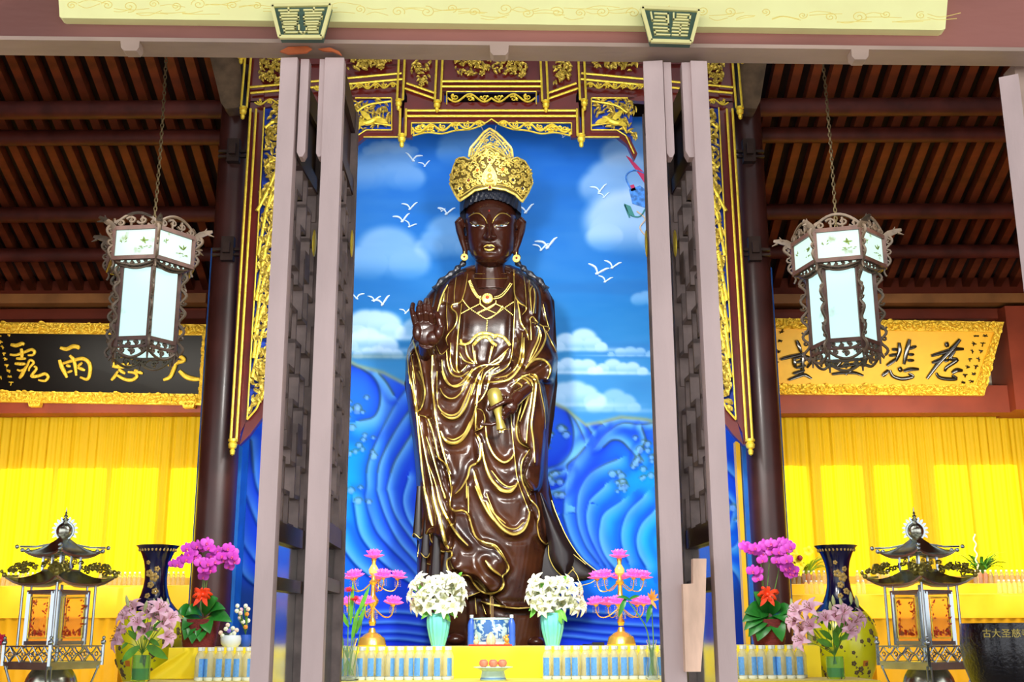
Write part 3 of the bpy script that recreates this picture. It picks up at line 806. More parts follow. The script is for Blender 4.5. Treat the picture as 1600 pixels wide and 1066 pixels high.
for sgn, nm in ((0,'l'),(1,'r')):
    f = (lambda p: p) if sgn == 0 else mir
    fo = MB(); foliage(fo, f([(404,88),(446,88),(446,128),(404,130)]), YK+.0, 50, (6,11), .6, 3+sgn, blossoms=5); mesh_obj('flower_carving', fo, M_gold_d, can)
    fo = MB(); foliage(fo, f([(540,86),(616,86),(606,108),(540,112)]), YK+.0, 60, (6,11), .6, 5+sgn, blossoms=5); mesh_obj('flower_carving', fo, M_gold_d, can)
    fo = MB(); foliage(fo, f([(639,92),(674,92),(672,134),(648,130),(640,110)]), YK-.0, 45, (5,9), .6, 7+sgn, blossoms=3); mesh_obj('flower_carving', fo, M_gold_d, can)
    fo = MB(); foliage(fo, f([(706,88),(768,88),(768,116),(714,120)]), YK-.0, 75, (5,9), .6, 9+sgn, blossoms=4); mesh_obj('flower_carving', fo, M_gold_d, can)
    sv = MB()
    P = f([(398,160),(446,158)]); scrolls(sv, P[0][0], P[1][0], P[0][1], P[1][1], 11, YK-.02, seed=1)
    P = f([(490,137),(620,133)]); scrolls(sv, P[0][0], P[1][0], P[0][1], P[1][1], 11, YK-.02, seed=2)
    P = f([(700,153),(768,153)]); scrolls(sv, P[0][0], P[1][0], P[0][1], P[1][1], 17, YK-.03, seed=3, r=.009)
    pts = f([(645,204),(758,197)]); scrolls(sv, pts[0][0], pts[1][0], pts[0][1]-2, pts[1][1]-3, 15, YK-.03, seed=4, r=.010)
    pts = f([(645,212),(668,207),(690,209),(712,204),(735,202),(752,196),(758,193)]); sv.tube([at(x, y, YK-.02) for x, y in smooth_line(pts, 4)], .008, 5)
    foliage(sv, f([(645,195),(690,195),(690,207),(645,211)]), YK-.0, 26, (5,9), .6, 11)
    mesh_obj('scroll_carving', sv, M_gold, can)
    # open carving of leaves and bamboo over blue
    lf = MB()
    side = [(414,166),(470,150),(470,420),(452,520),(430,590),(404,640),(388,652),(401,420)]
    foliage(lf, f(side), YK+.02, 330, (9,18), .42, 21+sgn)
    foliage(lf, f([(416,172),(446,168),(440,300),(430,420),(420,540),(392,640),(403,430),(410,300)]), YK-.005, 230, (7,13), .5, 61+sgn)
    foliage(lf, f([(388,652),(400,560),(434,560),(425,600),(404,640)]), YK-.0, 40, (9,16), .6, 22)
    mesh_obj('leaf_carving', lf, M_gold_d, can); lf = MB()
    bird = [(556,154),(611,154),(611,202),(572,202),(556,212),(540,240),(540,154)]
    foliage(lf, f(bird), YK+.03, 95, (8,15), .35, 31+sgn)
    mesh_obj('leaf_carving', lf, M_gold_d, can)
    br = MB()
    for p in ([(403,400),(425,300),(470,230)], [(402,330),(422,290),(440,240),(445,180)], [(400,470),(420,370),(450,300)], [(398,520),(412,440),(440,380)], [(396,560),(405,500),(425,450)],
              [(394,590),(410,520),(432,470)], [(416,330),(432,300),(450,290)],[(414,200),(430,190),(450,200)],[(414,262),(430,250),(448,262)]):
        q = smooth_line(f(p), 6); br.tube([at(x, y, YK-.02) for x, y in q], [.014+.006*(i % 4 == 0) for i in range(len(q))], 6)
    for p in ([(556,176),(575,164),(611,158)], [(560,196),(580,192),(611,196)], [(556,208),(566,190),(572,176)]):
        q = smooth_line(f(p), 6); br.tube([at(x, y, YK-.015) for x, y in q], .010, 6)
    # gilded bird
    q = smooth_line(f([(562,186),(570,192),(580,190),(588,184),(595,183)]), 4); br.tube([at(x, y, YK-.03) for x, y in q], [.004+.024*math.sin(PI*min(1,i/(len(q)-1)*.9+.1)) for i in range(len(q))], 8)
    for a_, b_ in (((580,189),(562,172)),((586,187),(606,192)),((576,190),(556,196))):
        A, B = f([a_, b_]); br.blade(at(*A, YK-.035), at(*B, YK-.03), .05, (0,-.01,0), .008, 4, (0,-1,0))
    mesh_obj('branch_carving', br, M_gold, can)
M_ub = mat('ultramarine_backing', sr(30,70,190), .6, noise=.3)
for s_ in both([(414,160),(470,145),(470,420),(452,520),(430,590),(404,640),(388,652),(401,420)]): mb = MB(); pxpoly(mb, s_, YK+.07, .02); mesh_obj('blue_backing', mb, M_ub, can, False)
for s_ in both([(548,152),(613,152),(613,204),(572,204),(556,214),(548,232)]): mb = MB(); pxpoly(mb, s_, YK+.07, .02); mesh_obj('blue_backing', mb, M_ub, can, False)
for s_ in both([(640,140),(700,150),(700,170),(640,170)]): mb = MB(); pxpoly(mb, s_, YK+.09, .02); mesh_obj('blue_backing', mb, M_ub, can, False)

# ------------------------------------------------------------------ curtains, cloth covered tiers, plaques
def cloth_mat(name, col, tr=.35, dark=.12, sx=30.):
    m = bpy.data.materials.new(name); m.use_nodes = True; nt = m.node_tree
    b = nt.nodes['Principled BSDF']; b.inputs['Base Color'].default_value = (*col, 1); b.inputs['Roughness'].default_value = .7
    t = nt.nodes.new('ShaderNodeBsdfTranslucent'); t.inputs[0].default_value = (min(1, col[0]*1.05), min(1, col[1]*1.2), col[2]*.6, 1)
    mx = nt.nodes.new('ShaderNodeMixShader'); mx.inputs[0].default_value = tr
    nt.links.new(b.outputs[0], mx.inputs[1]); nt.links.new(t.outputs[0], mx.inputs[2]); nt.links.new(mx.outputs[0], nt.nodes['Material Output'].inputs[0])
    return m
M_curt = cloth_mat('yellow_curtain_cloth', sr(252,214,10), .42)
def drape(x0, x1, z0, z1, Y, amp, seed, nx=420, nz=20, fine=1.):
    r = np.random.RandomState(seed)
    X = np.linspace(x0, x1, nx); Z = np.linspace(z0, z1, nz)
    XX, ZZ = np.meshgrid(X, Z); h = (ZZ-z0)/(z1-z0)
    D = np.zeros_like(XX)
    for k, (wl, a) in enumerate(((.045,.5),(.075,.8),(.13,1.),(.31,1.3))):
        ph = r.rand()*6; w2 = wl*(1+.2*r.rand())
        D += a*np.sin(2*PI*XX/w2*fine + ph + 1.5*np.sin(XX*3.1+r.rand()*6) + (1-h)*.8*np.sin(XX*5+ph))*(h*.8+.35 if wl < .1 else 1-.35*h)
    return np.stack([XX, Y + D*amp, ZZ], -1)
for side, xa, xb, lab in ((0, -60, 321, 'yellow gathered curtain under the black plaque, backlit by windows'), (1, 1199, 1665, 'yellow gathered curtain under the gold plaque, backlit by windows')):
    Yc = 12.84; x0 = at(xa, 700, Yc).x; x1 = at(xb, 700, Yc).x
    mb = MB(); mb.grid(drape(x0, x1, at(200,930,Yc).z-.3, at(200,630,Yc).z, Yc, .0075, 3+side, 900))
    o = single('curtain', mb, M_curt, lab, 'curtain', smooth=True, loc=((x0+x1)/2, Yc, at(200,930,Yc).z-.3))
M_skirt = mat('amber_pleated_cloth', sr(232,170,4), .6, noise=.04)
M_ledge = mat('brown_gold_ledge', sr(190,150,30), .6, noise=.1)
def tier(name, xa, xb, ytop, Ya, Yb, m, label, refy=960, zlow=0., soft=.012):
    a = at(xa, refy, Ya); b = at(xb, refy, Ya); z = at((xa+xb)/2, ytop, Ya).z
    nx = 90; X = np.linspace(a.x, b.x, nx); r = np.random.RandomState(int(xa+500))
    rows = []
    prof = [(Yb, z), ((Ya+Yb)/2, z+.002), (Ya+.02, z), (Ya+.004, z-.008), (Ya, z-.03)] + [(Ya, z-.03-(z-.03-zlow)*q) for q in (.1,.2,.3,.45,.6,.8,1.)]
    for i, (y, zz) in enumerate(prof):
        w = 0 if i < 4 else soft
        rows.append(np.stack([X, y + w*np.sin(X*7+i*.9+r.rand())*np.sin(i*1.3) - w*.3*np.sin(X*23+i), np.full(nx, zz)], -1))
    mb = MB(); mb.grid(np.array(rows), flip=True)
    # ends
    mb.add([(a.x,Ya,zlow),(a.x,Yb,zlow),(a.x,Yb,z),(a.x,Ya,z)], [(0,1,2,3)]); mb.add([(b.x,Ya,zlow),(b.x,Yb,zlow),(b.x,Yb,z),(b.x,Ya,z)], [(0,3,2,1)])
    mb.add([(a.x,Yb,zlow),(b.x,Yb,zlow),(b.x,Yb,z),(a.x,Yb,z)], [(0,1,2,3)])
    return single(name, mb, m, label, 'altar table', loc=((a.x+b.x)/2, (Ya+Yb)/2, 0)), z
def pleated(xa, xb, ytop, Ya, label, refy=1000):
    a = at(xa, refy, Ya); b = at(xb, refy, Ya); z = at((xa+xb)/2, ytop, Ya).z
    n = int((b.x-a.x)/.012); X = np.linspace(a.x, b.x, n); Z = np.linspace(z-.02, 0, 8)
    XX, ZZ = np.meshgrid(X, Z)
    D = .010*np.abs(np.sin(XX*PI/.11+.6*np.sin(XX*3)))+.006*np.sin(XX*60+ZZ*2)*(1-ZZ/z)
    G = np.stack([XX, Ya + D, ZZ], -1)
    topr = np.stack([X, np.full(n, Ya-.006), np.full(n, z)], -1)[None]; top2 = np.stack([X, np.full(n, Ya+.14), np.full(n, z)], -1)[None]
    mb = MB(); mb.grid(np.concatenate([top2, topr, G]), flip=True)
    mb.add([(a.x,Ya,0),(a.x,Ya+.14,0),(a.x,Ya+.14,z),(a.x,Ya,z)], [(0,1,2,3)]); mb.add([(b.x,Ya,0),(b.x,Ya+.14,0),(b.x,Ya+.14,z),(b.x,Ya,z)], [(0,3,2,1)])
    return single('table_skirt', mb, M_skirt, label, 'table skirt', loc=((a.x+b.x)/2, Ya+.1, 0))
mbl = {}
TL, zL = tier('cloth_table', -60, 309, 915, 11.85, 12.15, M_yel2, 'high golden cloth table below the curtain on the side of the black plaque')
TR, zR = tier('cloth_table', 1214, 1670, 912, 11.85, 12.15, M_yel2, 'high golden cloth table below the curtain on the side of the gold plaque')
def step(xa, xb, ya, Ya, Yb, label):
    a = at(xa, 905, Ya); b = at(xb, 905, Ya); z = at((xa+xb)/2, ya, Ya).z
    mb = MB(); mb.box((a.x, Ya, 0), (b.x, Yb, z)); single('display_ledge', mb, M_ledge, label, 'ledge', loc=((a.x+b.x)/2, (Ya+Yb)/2, 0), smooth=False); return z
zbl = step(-60, 312, 903, 12.17, 12.5, 'narrow brownish ledge behind the row of clear bottles, left bay')
zbr = step(1212, 1670, 900, 12.17, 12.5, 'narrow brownish ledge behind the clear bottles, right bay')
T2, zR2 = tier('cloth_table', 1216, 1670, 928, 11.5, 11.82, M_yel2, 'lower golden cloth step in front of the high table on the gold plaque side')
pleated(-60, 188, 966, 11.3, 'amber pleated table skirt behind the left pagoda lamp')
pleated(1366, 1670, 966, 11.3, 'amber pleated table skirt behind the black bowl')

# plaques ---------------------------------------------------------
YP = 12.38; M_goldp = mat('plaque_gold', (.95,.62,.05), .42, metal=.35, noise=.1, nscale=20, bump=.5, bscale=60)
M_black = mat('black_lacquer', sr(14,10,6), .35, noise=.3, nscale=4, spec=.2); M_ink = mat('black_glossy_relief', sr(34,28,14), .15, coat=.6)
M_pgold = mat('gold_ground', sr(250,192,40), .5, noise=.04)
def plaque(quad, border, m_field, m_char, label, name, strokes, small, brackets, inner_side=None):
    (x0,y0),(x1,y1),(x2,y2),(x3,y3) = quad       # tl, tr, br, bl ; top leans forward
    def dep(y): return YP - .30*max(0, (y3-y))/(y3-y0)
    A = thing('plaque', label, 'plaque', at((x2+x3)/2, y3, YP))
    q = [at(x, y, dep(y)+.02) for x, y in quad]
    mb = MB(); mb.prism(q, (0,.04,0)); mesh_obj('board', mb, m_field, A, False)
    fr = MB(); rr = random.Random(8)
    b = border; iq = [(x0+inner_side[0],y0+b),(x1-inner_side[1],y1+b),(x2-inner_side[2],y2-b),(x3+inner_side[3],y3-b)]
    for i in range(4):
        j = (i+1) % 4
        fr.prism([at(*quad[i], dep(quad[i][1])), at(*quad[j], dep(quad[j][1])), at(*iq[j], dep(iq[j][1])), at(*iq[i], dep(iq[i][1]))], (0,.05,0))
    mesh_obj('border', fr, M_goldp, A, False)
    cv = MB()
    for i in range(4):
        j = (i+1) % 4; pol = [quad[i], quad[j], iq[j], iq[i]]
        L = math.hypot(quad[j][0]-quad[i][0], quad[j][1]-quad[i][1])
        foliage(cv, pol, YP, int(L*1.1), (6,12), .5, 40+i, surf=lambda x, y: dep(y)+.004)
    mesh_obj('border_carving', cv, M_goldp, A)
    for nm, st in strokes:
        mb = MB()
        for pts, w in st:
            P = smooth_line(pts, 5); n = len(P)
            r = [w*(.35+.65*math.sin(PI*min(1,.12+.8*i/(n-1)))**.7) for i in range(n)]
            mb.tube([at(x, y, dep(y)-.002) for x, y in P], [v*S(YP) for v in r], 8, flat=.6)
        mesh_obj('character', mb, m_char, A)
    if small:
        mb = MB(); rr = random.Random(4)
        for (xa, ya), (xb, yb), n, h in small:
            for k in range(n):
                t = k/(n-1); cx = xa+(xb-xa)*t; cy = ya+(yb-ya)*t
                for _ in range(4):
                    a = rr.choice((0,0,1.5,1,-.8)); l = h*.42
                    mb.tube([at(cx+rr.uniform(-1.5,1.5)-l*math.cos(a), cy+rr.uniform(-h*.25,h*.25)+l*math.sin(a), dep(cy)+.012), at(cx+l*math.cos(a), cy-l*math.sin(a)*.6+rr.uniform(-1,1), dep(cy)+.012)], .0055, 4)
        mesh_obj('small_inscription', mb, m_char, A)
    for bx, by in brackets:
        mb = MB(); pxpoly(mb, [(bx-11,by-6),(bx+11,by-6),(bx+8,by+5),(bx-8,by+5)], dep(by)-.03, .08)
        for k in (-1,0,1): mb.ball(at(bx+k*5, by-1, dep(by)-.035), .016, 8, 5)
        mesh_obj('bracket', mb, M_goldp, A, False)
    return A
q1 = lambda pts: [(x/7.11, 490+y/7.11) for x, y in pts]; q2 = lambda pts: [(150+x/7.106, 490+y/7.106) for x, y in pts]
q3 = lambda pts: [(1200+x/7.105, 490+y/7.105) for x, y in pts]; q4 = lambda pts: [(1360+x/6.667, 490+y/6.667) for x, y in pts]
W1 = 2.6
lu = [(q1([(120,345),(180,355),(240,335),(272,345)]),3.4),(q1([(110,455),(180,460),(280,425),(350,400),(385,425),(365,460),(310,465)]),2.6),(q1([(235,390),(245,450),(235,515)]),3),(q1([(180,500),(230,500),(290,500)]),2.6),
      (q1([(165,555),(230,560),(285,560)]),2.8),(q1([(190,625),(230,635),(290,600),(330,520),(375,545),(330,600),(320,640)]),2.2),(q1([(290,590),(250,670),(215,720)]),3.2),(q1([(380,585),(405,615),(350,695),(420,695),(500,670),(535,705),(500,748),(425,740)]),2.6)]
yu = [(q1([(670,380),(740,395),(810,365),(868,372),(860,395)]),3.6),(q1([(660,515),(690,600),(745,712)]),3.6),(q1([(700,555),(800,525),(920,500),(990,550),(1002,640),(972,730),(890,708)]),3.2),(q1([(775,465),(825,530),(848,690)]),3),
      (q1([(735,575),(785,590)]),2.4),(q1([(750,655),(805,635)]),2.2),(q1([(915,545),(865,585)]),2.4),(q1([(865,600),(945,632)]),2.8)]
ci = [(q2([(170,740),(215,690),(245,640)]),3),(q2([(250,620),(325,668)]),2.8),(q2([(235,685),(320,730),(400,738),(452,700),(430,662),(355,650)]),3.),(q2([(425,628),(520,668)]),3),(q2([(190,525),(205,590),(280,570),(365,555)]),2.8),
      (q2([(180,590),(280,600),(400,575)]),2.),(q2([(210,500),(300,470),(390,480)]),2.6),(q2([(250,420),(280,480)]),2.4),(q2([(350,420),(320,480)]),2.4)]
da = [(q2([(750,738),(820,705),(862,620),(885,540),(880,400)]),3.6),(q2([(800,572),(900,545),(975,520),(950,485),(880,478)]),3.6),(q2([(925,635),(1000,700),(1080,725),(1150,730)]),4.2)]
zh = [(q3([(140,510),(240,482),(420,440)]),3),(q3([(320,300),(345,360),(370,430)]),3.4),(q3([(288,500),(305,600)]),3.2),(q3([(290,505),(400,475),(485,520),(435,605)]),3),(q3([(310,545),(420,520)]),2.6),(q3([(310,605),(420,575)]),2.6),
      (q3([(280,668),(410,630)]),2.8),(q3([(230,738),(330,700),(410,680),(485,722)]),3),(q3([(385,440),(385,690)]),3)]
wu = [(q3([(680,582),(800,590),(950,565),(1080,572),(1160,590)]),3),(q3([(710,675),(830,658),(960,658),(1060,690)]),3),(q3([(1000,560),(930,620),(860,682)]),2.8),(q3([(700,450),(850,420),(1020,410)]),2.8),(q3([(860,330),(830,500),(760,600)]),3)]
be = [(q4([(410,270),(385,370),(350,530)]),3.8),(q4([(300,305),(305,400),(265,500)]),3.6),(q4([(225,375),(290,375)]),2.8),(q4([(195,440),(285,425)]),2.8),(q4([(170,545),(275,470)]),3),(q4([(400,370),(480,340)]),2.8),(q4([(400,430),(455,425)]),2.6),
      (q4([(385,490),(455,488)]),2.8),(q4([(125,655),(190,590)]),3.4),(q4([(205,590),(235,650),(320,680),(400,672),(445,655),(400,625)]),3.2),(q4([(300,560),(325,605)]),4),(q4([(345,600),(420,580),(505,580)]),3.4)]
cz = [(q4([(935,270),(880,335),(790,430),(700,530),(590,680)]),3.8),(q4([(635,442),(760,405),(880,372),(972,370)]),3.4),(q4([(790,300),(805,350)]),4),(q4([(640,515),(730,480),(850,400)]),3.2),(q4([(880,390),(830,470),(905,485),(800,560),(775,605)]),3.2),
      (q4([(685,620),(720,665),(800,682),(895,680),(850,645)]),3.2),(q4([(850,622),(900,590),(960,595)]),3.8),(q4([(770,500),(820,480)]),2.6)]
plaque([(-60,503),(322,507),(316,633),(-60,627)], 17, M_black, M_goldp, 'long black plaque with gold calligraphy above the left curtain', 'a',
    [('露',lu),('雨',yu),('慈',ci),('大',da)], [((-1,525),(18,598),9,7),((14,524),(1,590),2,5)], [(53,630),(294,632)], inner_side=(4,4,4,4))
plaque([(1196,497),(1569,503),(1538,618),(1205,616)], 16, M_pgold, M_ink, 'gold plaque with black calligraphy above the right curtain', 'b',
    [('重',zh),('無',wu),('悲',be),('慈',cz)], [((1526,525),(1505,598),7,8),((1540,525),(1518,596),7,8),((1222,517),(1214,565),4,8)], [], inner_side=(4,15,14,4))

# clear bottles on the ledges --------------------------------------
M_clear = mat('clear_bottle', (.93,.93,.86), .08, trans=.9, ior=1.12); M_cap = mat('white_cap', sr(226,230,226), .5)
def bottle_proto(name, r, h, glass, capm, label_m=None, lab=None, cat='bottle', group=None, ring=False):
    t = thing(name, lab, cat, (0,0,0), group)
    mb = MB(); mb.lathe([(r*.9,0),(r,.008),(r,h*.3),(r*.94,h*.34),(r,h*.38),(r,h*.68),(r*.75,h*.79),(r*.42,h*.87),(r*.42,h*.92)], (0,0,0), 12)
    mesh_obj('body', mb, glass, t)
    if ring: mb = MB(); mb.lathe([(r*.93,.001),(r*1.02,.010),(r*1.02,.022)], (0,0,0), 12, cap=False); mesh_obj('base_ring', mb, capm, t)
    mb = MB(); mb.lathe([(r*.5,h*.89),(r*.52,h*.9),(r*.52,h*.995),(r*.46,h)], (0,0,0), 12); mesh_obj('cap', mb, capm, t)
    if label_m:
        mb = MB(); n = 10; vs = []; fs = []
        for i in range(n+1):
            a = math.radians(232+76*i/n)
            for rr_, z in ((r*1.02, h*.12), (r*1.02, h*.66)): vs.append((rr_*math.cos(a), rr_*math.sin(a), z))
            for rr_, z in ((r*1.035, h*.12), (r*1.035, h*.66)): vs.append((rr_*math.cos(a), rr_*math.sin(a), z))
        for i in range(n): k = i*4; fs += [(k,k+1,k+5,k+4),(k+2,k+6,k+7,k+3),(k,k+4,k+6,k+2),(k+1,k+3,k+7,k+5)]
        mb.add(vs, fs); mesh_obj('label', mb, label_m, t)
    return t
used = {}
def place(proto, loc, label=None, group=None, rotz=0, scale=None):
    if proto.name not in used: used[proto.name] = 1; o = proto; o.location = loc
    else: o = copy_tree(proto, loc)
    o.rotation_euler = (0,0,rotz)
    if scale: o.scale = (scale,)*3
    if label: o['label'] = label
    if group: o['group'] = group
    return o
cb = bottle_proto('clear_bottle', .021, .135, M_clear, M_cap, None, 'small clear capped bottle', 'bottle', 'x')
def cups(xs_, Y, z, lab, grp):
    for x in xs_:
        p = at(x, 905, Y); place(cb, (p.x, Y, z), lab, grp)
cups([5+7.6*i for i in range(0,40) if not 222 < 5+7.6*i < 254 and not 95<5+7.6*i<150 and 5+7.6*i<288], 11.92, zL, 'small clear bottle in the row on the high table, left bay', 'clear bottles in the left bay')
cups([1240+8*i for i in range(7)]+[1340,1348,1357,1372,1380,1388]+[1524+8.3*i for i in range(11)], 11.92, zR, 'small clear bottle in the upper row, right bay', 'clear bottles in the upper row of the right bay')
cups([1259,1267,1275,1283,1340,1348,1390,1398,1560,1568,1576,1584,1592,1600], 11.58, zR2, 'small clear bottle in the lower row, right bay', 'clear bottles in the lower row of the right bay')

# potted plants on the ledge
M_leaf = mat('green_leaf', sr(70,140,40), .5, noise=.25, nscale=9); M_leaf_y = mat('yellow_green_leaf', sr(150,180,30), .5, noise=.2)
M_terra = mat('terracotta', sr(190,110,60), .7, noise=.1)
def fern(px, py, Y, z, spread, n, label, m, seed, fl=False):
    r = random.Random(seed); p = at(px, 905, Y); t = thing('potted_plant', label, 'potted plant', (p.x, Y, z))
    mb = MB(); mb.lathe([(.045,0),(.062,.09),(.066,.1),(.05,.1)], (p.x,Y,z), 14); mesh_obj('pot', mb, M_terra, t)
    mb = MB(); b = Vector((p.x, Y, z+.09))
    for k in range(n):
        a = r.uniform(0, 2*PI); l = spread*r.uniform(.5,1)
        tip = b + Vector((math.cos(a)*l, math.sin(a)*l*.5, r.uniform(.25,1.1)*spread*.75))
        mb.blade(b, tip, .035, (0,0,l*.22), .002, 5, cup=.3)
    mesh_obj('foliage', mb, m, t)
    if fl:
        mb = MB()
        for fx, fy_ in ((1243,872),(1250,884),(1237,862),(1262,862)):
            c = at(fx, fy_, Y-.05)
            for q in range(5):
                a = q*2*PI/5; mb.blade(c, c+Vector((math.cos(a)*.06,-.01,math.sin(a)*.06)), .05, (0,-.01,0), .003, 4, (0,-1,0))
        mesh_obj('blossom', mb, mat('yellow_petal', sr(240,220,30), .5), t)
        mb = MB(); mb.ball(at(1250,872,Y-.09), .03, 8, 6, (1,.5,1)); mesh_obj('blossom_throat', mb, mat('crimson_petal', sr(130,30,50), .5), t)
fern(1262, 880, 12.05, zR, .26, 34, 'potted yellow orchid with green leaves beside the tall navy vase', M_leaf_y, 2, True)
fern(1535, 880, 12.05, zR, .3, 44, 'small potted palm on the high table behind the right pagoda lamp', M_leaf, 5)
p = at(1534, 880, 11.97)
mb = MB(); mb.tube([(p.x+.012*math.sin(k*1.2)-.05, 11.97, zR+.16+k*.02) for k in range(18)], .008, 6); mb.bar((p.x-.05,11.97,zR),(p.x-.05,11.97,zR+.18),.01)
single('spiral_ornament', mb, mat('white_enamel', sr(235,235,200), .5), 'thin white twisted ornament rising in front of the potted palm', 'ornament')
# ------------------------------------------------------------------ hexagonal palace lanterns
M_rose = mat('rosewood_frame', sr(84,56,46), .4, noise=.25, nscale=20)
M_rosel = mat('carved_rosewood', sr(92,76,60), .45, noise=.25, nscale=20)
def pane_mat(name, col, paint, sc_):
    m = bpy.data.materials.new(name); m.use_nodes = True; nt = m.node_tree; b = nt.nodes['Principled BSDF']
    tc = nt.nodes.new('ShaderNodeTexCoord'); n = nt.nodes.new('ShaderNodeTexNoise'); n.inputs['Scale'].default_value = sc_; n.inputs['Detail'].default_value = 6
    r = nt.nodes.new('ShaderNodeValToRGB'); e = r.color_ramp.elements
    e[0].position = .60; e[0].color = (*col, 1); e[1].position = .74; e[1].color = (*paint, 1)
    nt.links.new(tc.outputs['Object'], n.inputs['Vector']); nt.links.new(n.outputs['Fac'], r.inputs['Fac'])
    b.inputs['Base Color'].default_value = (.05,.06,.06,1); b.inputs['Roughness'].default_value = .3
    nt.links.new(r.outputs[0], b.inputs['Emission Color']); b.inputs['Emission Strength'].default_value = 1.
    return m
M_pane = pane_mat('lit_frosted_glass', (.70,1.02,.98), (.35,.55,.42), 7.)
M_pane2 = pane_mat('lit_painted_glass', (.72,.98,.86), (.30,.42,.12), 16.)
M_painty = mat('painted_bird', sr(96,120,40), .6)
def lantern(label, px, ptop, Y, rot, u=None):
    u = S(Y); c = at(px, ptop, Y)       # c: centre of the rim of the upper tier
    t = thing('palace_lantern', label, 'lantern', c)
    def V(R, k, z): a = rot + k*PI/3; return c + Vector((R*math.sin(a), -R*math.cos(a), z))
    R1 = 72*u; R2 = 52*u; z1 = 0; z2 = -50*u; z3 = -58*u; z4 = -178*u; wb = 6.5*u
    f = MB()
    for k in range(6):
        for z in (z1, z2): f.bar(V(R1,k,z), V(R1,k+1,z), wb)
        f.bar(V(R1,k,z1), V(R1,k,z2), wb)
    mesh_obj('upper_frame', f, M_rose, t, False)
    f = MB()
    for k in range(6):
        for z in (z3, z4): f.bar(V(R2,k,z), V(R2,k+1,z), wb)
        f.bar(V(R2,k,z3+3*u), V(R2,k,z4-14*u), wb); f.bar(V(R2,k,z4-13*u), V(R2,k+1,z4-13*u), wb*.6)
        f.bar(V(R1,k,z2), V(R2,k,z3), wb*.8); f.bar(V(R1,k,z1), V(0.,k,z1+2*u), wb*.7)
    mesh_obj('lower_frame', f, M_rose, t, False)
    for k in range(6):
        for (R, za, zb, mm, nm) in ((R1, z1, z2, M_pane2, 'upper_pane'), (R2, z3, z4, M_pane, 'lower_pane')):
            A, B = V(R*.985,k,za), V(R*.985,k+1,za); C_, D_ = V(R*.985,k+1,zb), V(R*.985,k,zb)
            n = ((B-A).cross(D_-A)).normalized()*.004
            q = MB(); q.prism([A,B,C_,D_], n); po = mesh_obj(nm, q, mm, t, False)
            if nm == 'upper_pane':
                q = MB(); rr = random.Random(k)
                o = (A+B+C_+D_)/4; sx = (B-A).normalized(); ou = (Vector((o.x-c.x, o.y-c.y, 0))).normalized()
                for (dx, dz_, s_) in ((.05,0,1.),(-.07,.012,.55)):
                    for j in range(5):
                        a = rr.uniform(0, PI); P = o + sx*(dx+rr.uniform(-.012,.012)) + Vector((0,0,dz_+rr.uniform(-.01,.012))) + ou*.004
                        q.blade(P, P+(sx*math.cos(a)+Vector((0,0,math.sin(a))))*.03*s_, .010*s_, (0,0,0), .001, 3, tuple(ou))
                for j in range(9):
                    P = o + sx*(.04+rr.uniform(-.035,.045)) + Vector((0,0,-.03+rr.uniform(-.006,.008))) + ou*.004
                    q.blade(P, P+sx*.016, .005, (0,0,0), .001, 2, tuple(ou))
                mesh_obj('bird_painting', q, M_painty, po, False)
    # bottom glass
    q = MB(); q.prism([V(R2*.96,k,z4-10*u) for k in range(6)], (0,0,.004)); mesh_obj('bottom_pane', q, M_pane, t, False)
    # open scroll work: crest over each side, apron under each side, corner brackets
    def sw(mb, A, B, h, up, n, r):
        """paired scrolls along A-B rising to height h"""
        A = Vector(A); B = Vector(B); d = B-A; L = d.length; dx = d/L; up = Vector((0,0,1))*up
        mb.tube([A+dx*L*t + up*h*(.15+.85*math.sin(PI*t)**.8) for t in np.linspace(0.02,.98,11)], r, 5)
        for i in range(n):
            tcen = (i+.5)/n; s = 1 if tcen < .5 else -1; cc = A+dx*L*tcen + up*h*(.12+.36*math.sin(PI*tcen))
            mb.tube([cc+dx*px_+up*py_ for px_, py_ in spiral2(0,0,h*.36,1.2,s*1.5,s,12)], [r*(.5+.5*j/11) for j in range(12)], 5)
            mb.tube([A+dx*L*tcen, cc+up*h*.3], r*.8, 4)
    for k in range(6):
        q = MB(); sw(q, V(R1,k,z1+2*u), V(R1,k+1,z1+2*u), 24*u, 1, 4, .0085); mesh_obj('crest', q, M_rosel, t)
        q = MB(); sw(q, V(R1*.92,k,z2-1*u), V(R1*.92,k+1,z2-1*u), 9*u, -1, 6, .0062); sw(q, V(R1*.82,k,z2-4*u), V(R1*.82,k+1,z2-4*u), 10*u, -1, 6, .0062); mesh_obj('upper_apron', q, M_rosel, t)
        q = MB(); sw(q, V(R2,k,z4-2*u), V(R2,k+1,z4-2*u), 12*u, -1, 4, .0080); sw(q, V(R2,k,z4-13*u), V(R2,k+1,z4-13*u), 17*u, -1, 3, .0085); mesh_obj('lower_apron', q, M_rosel, t)
        # corner bracket: dragon-headed arm on top, running scrolls below
        a = rot+k*PI/3; ou = Vector((math.sin(a), -math.cos(a), 0)); q = MB()
        b0 = V(R1,k,z1+6*u)
        q.tube([b0-Vector((0,0,8*u)), b0+ou*10*u, b0+ou*20*u+Vector((0,0,3*u)), b0+ou*30*u+Vector((0,0,5*u))], [7*u,6*u,5*u,2.5*u], 6, flat=.35)
        q.tube([b0+ou*16*u+Vector((0,0,2*u)), b0+ou*20*u+Vector((0,0,11*u))], [3*u,.5*u], 5); q.tube([b0+ou*24*u, b0+ou*33*u-Vector((0,0,4*u))], [2.4*u,.6*u], 5)
        pts = []
        for j in range(26):
            tt = j/25; pts.append(V(R1,k,0)+ou*(9*u+6*u*math.sin(tt*PI*4)*(1-.3*tt)-8*u*tt)+Vector((0,0,2*u-68*u*tt)))
        q.tube(pts, [.0095*(1-.4*j/25) for j in range(26)], 5)
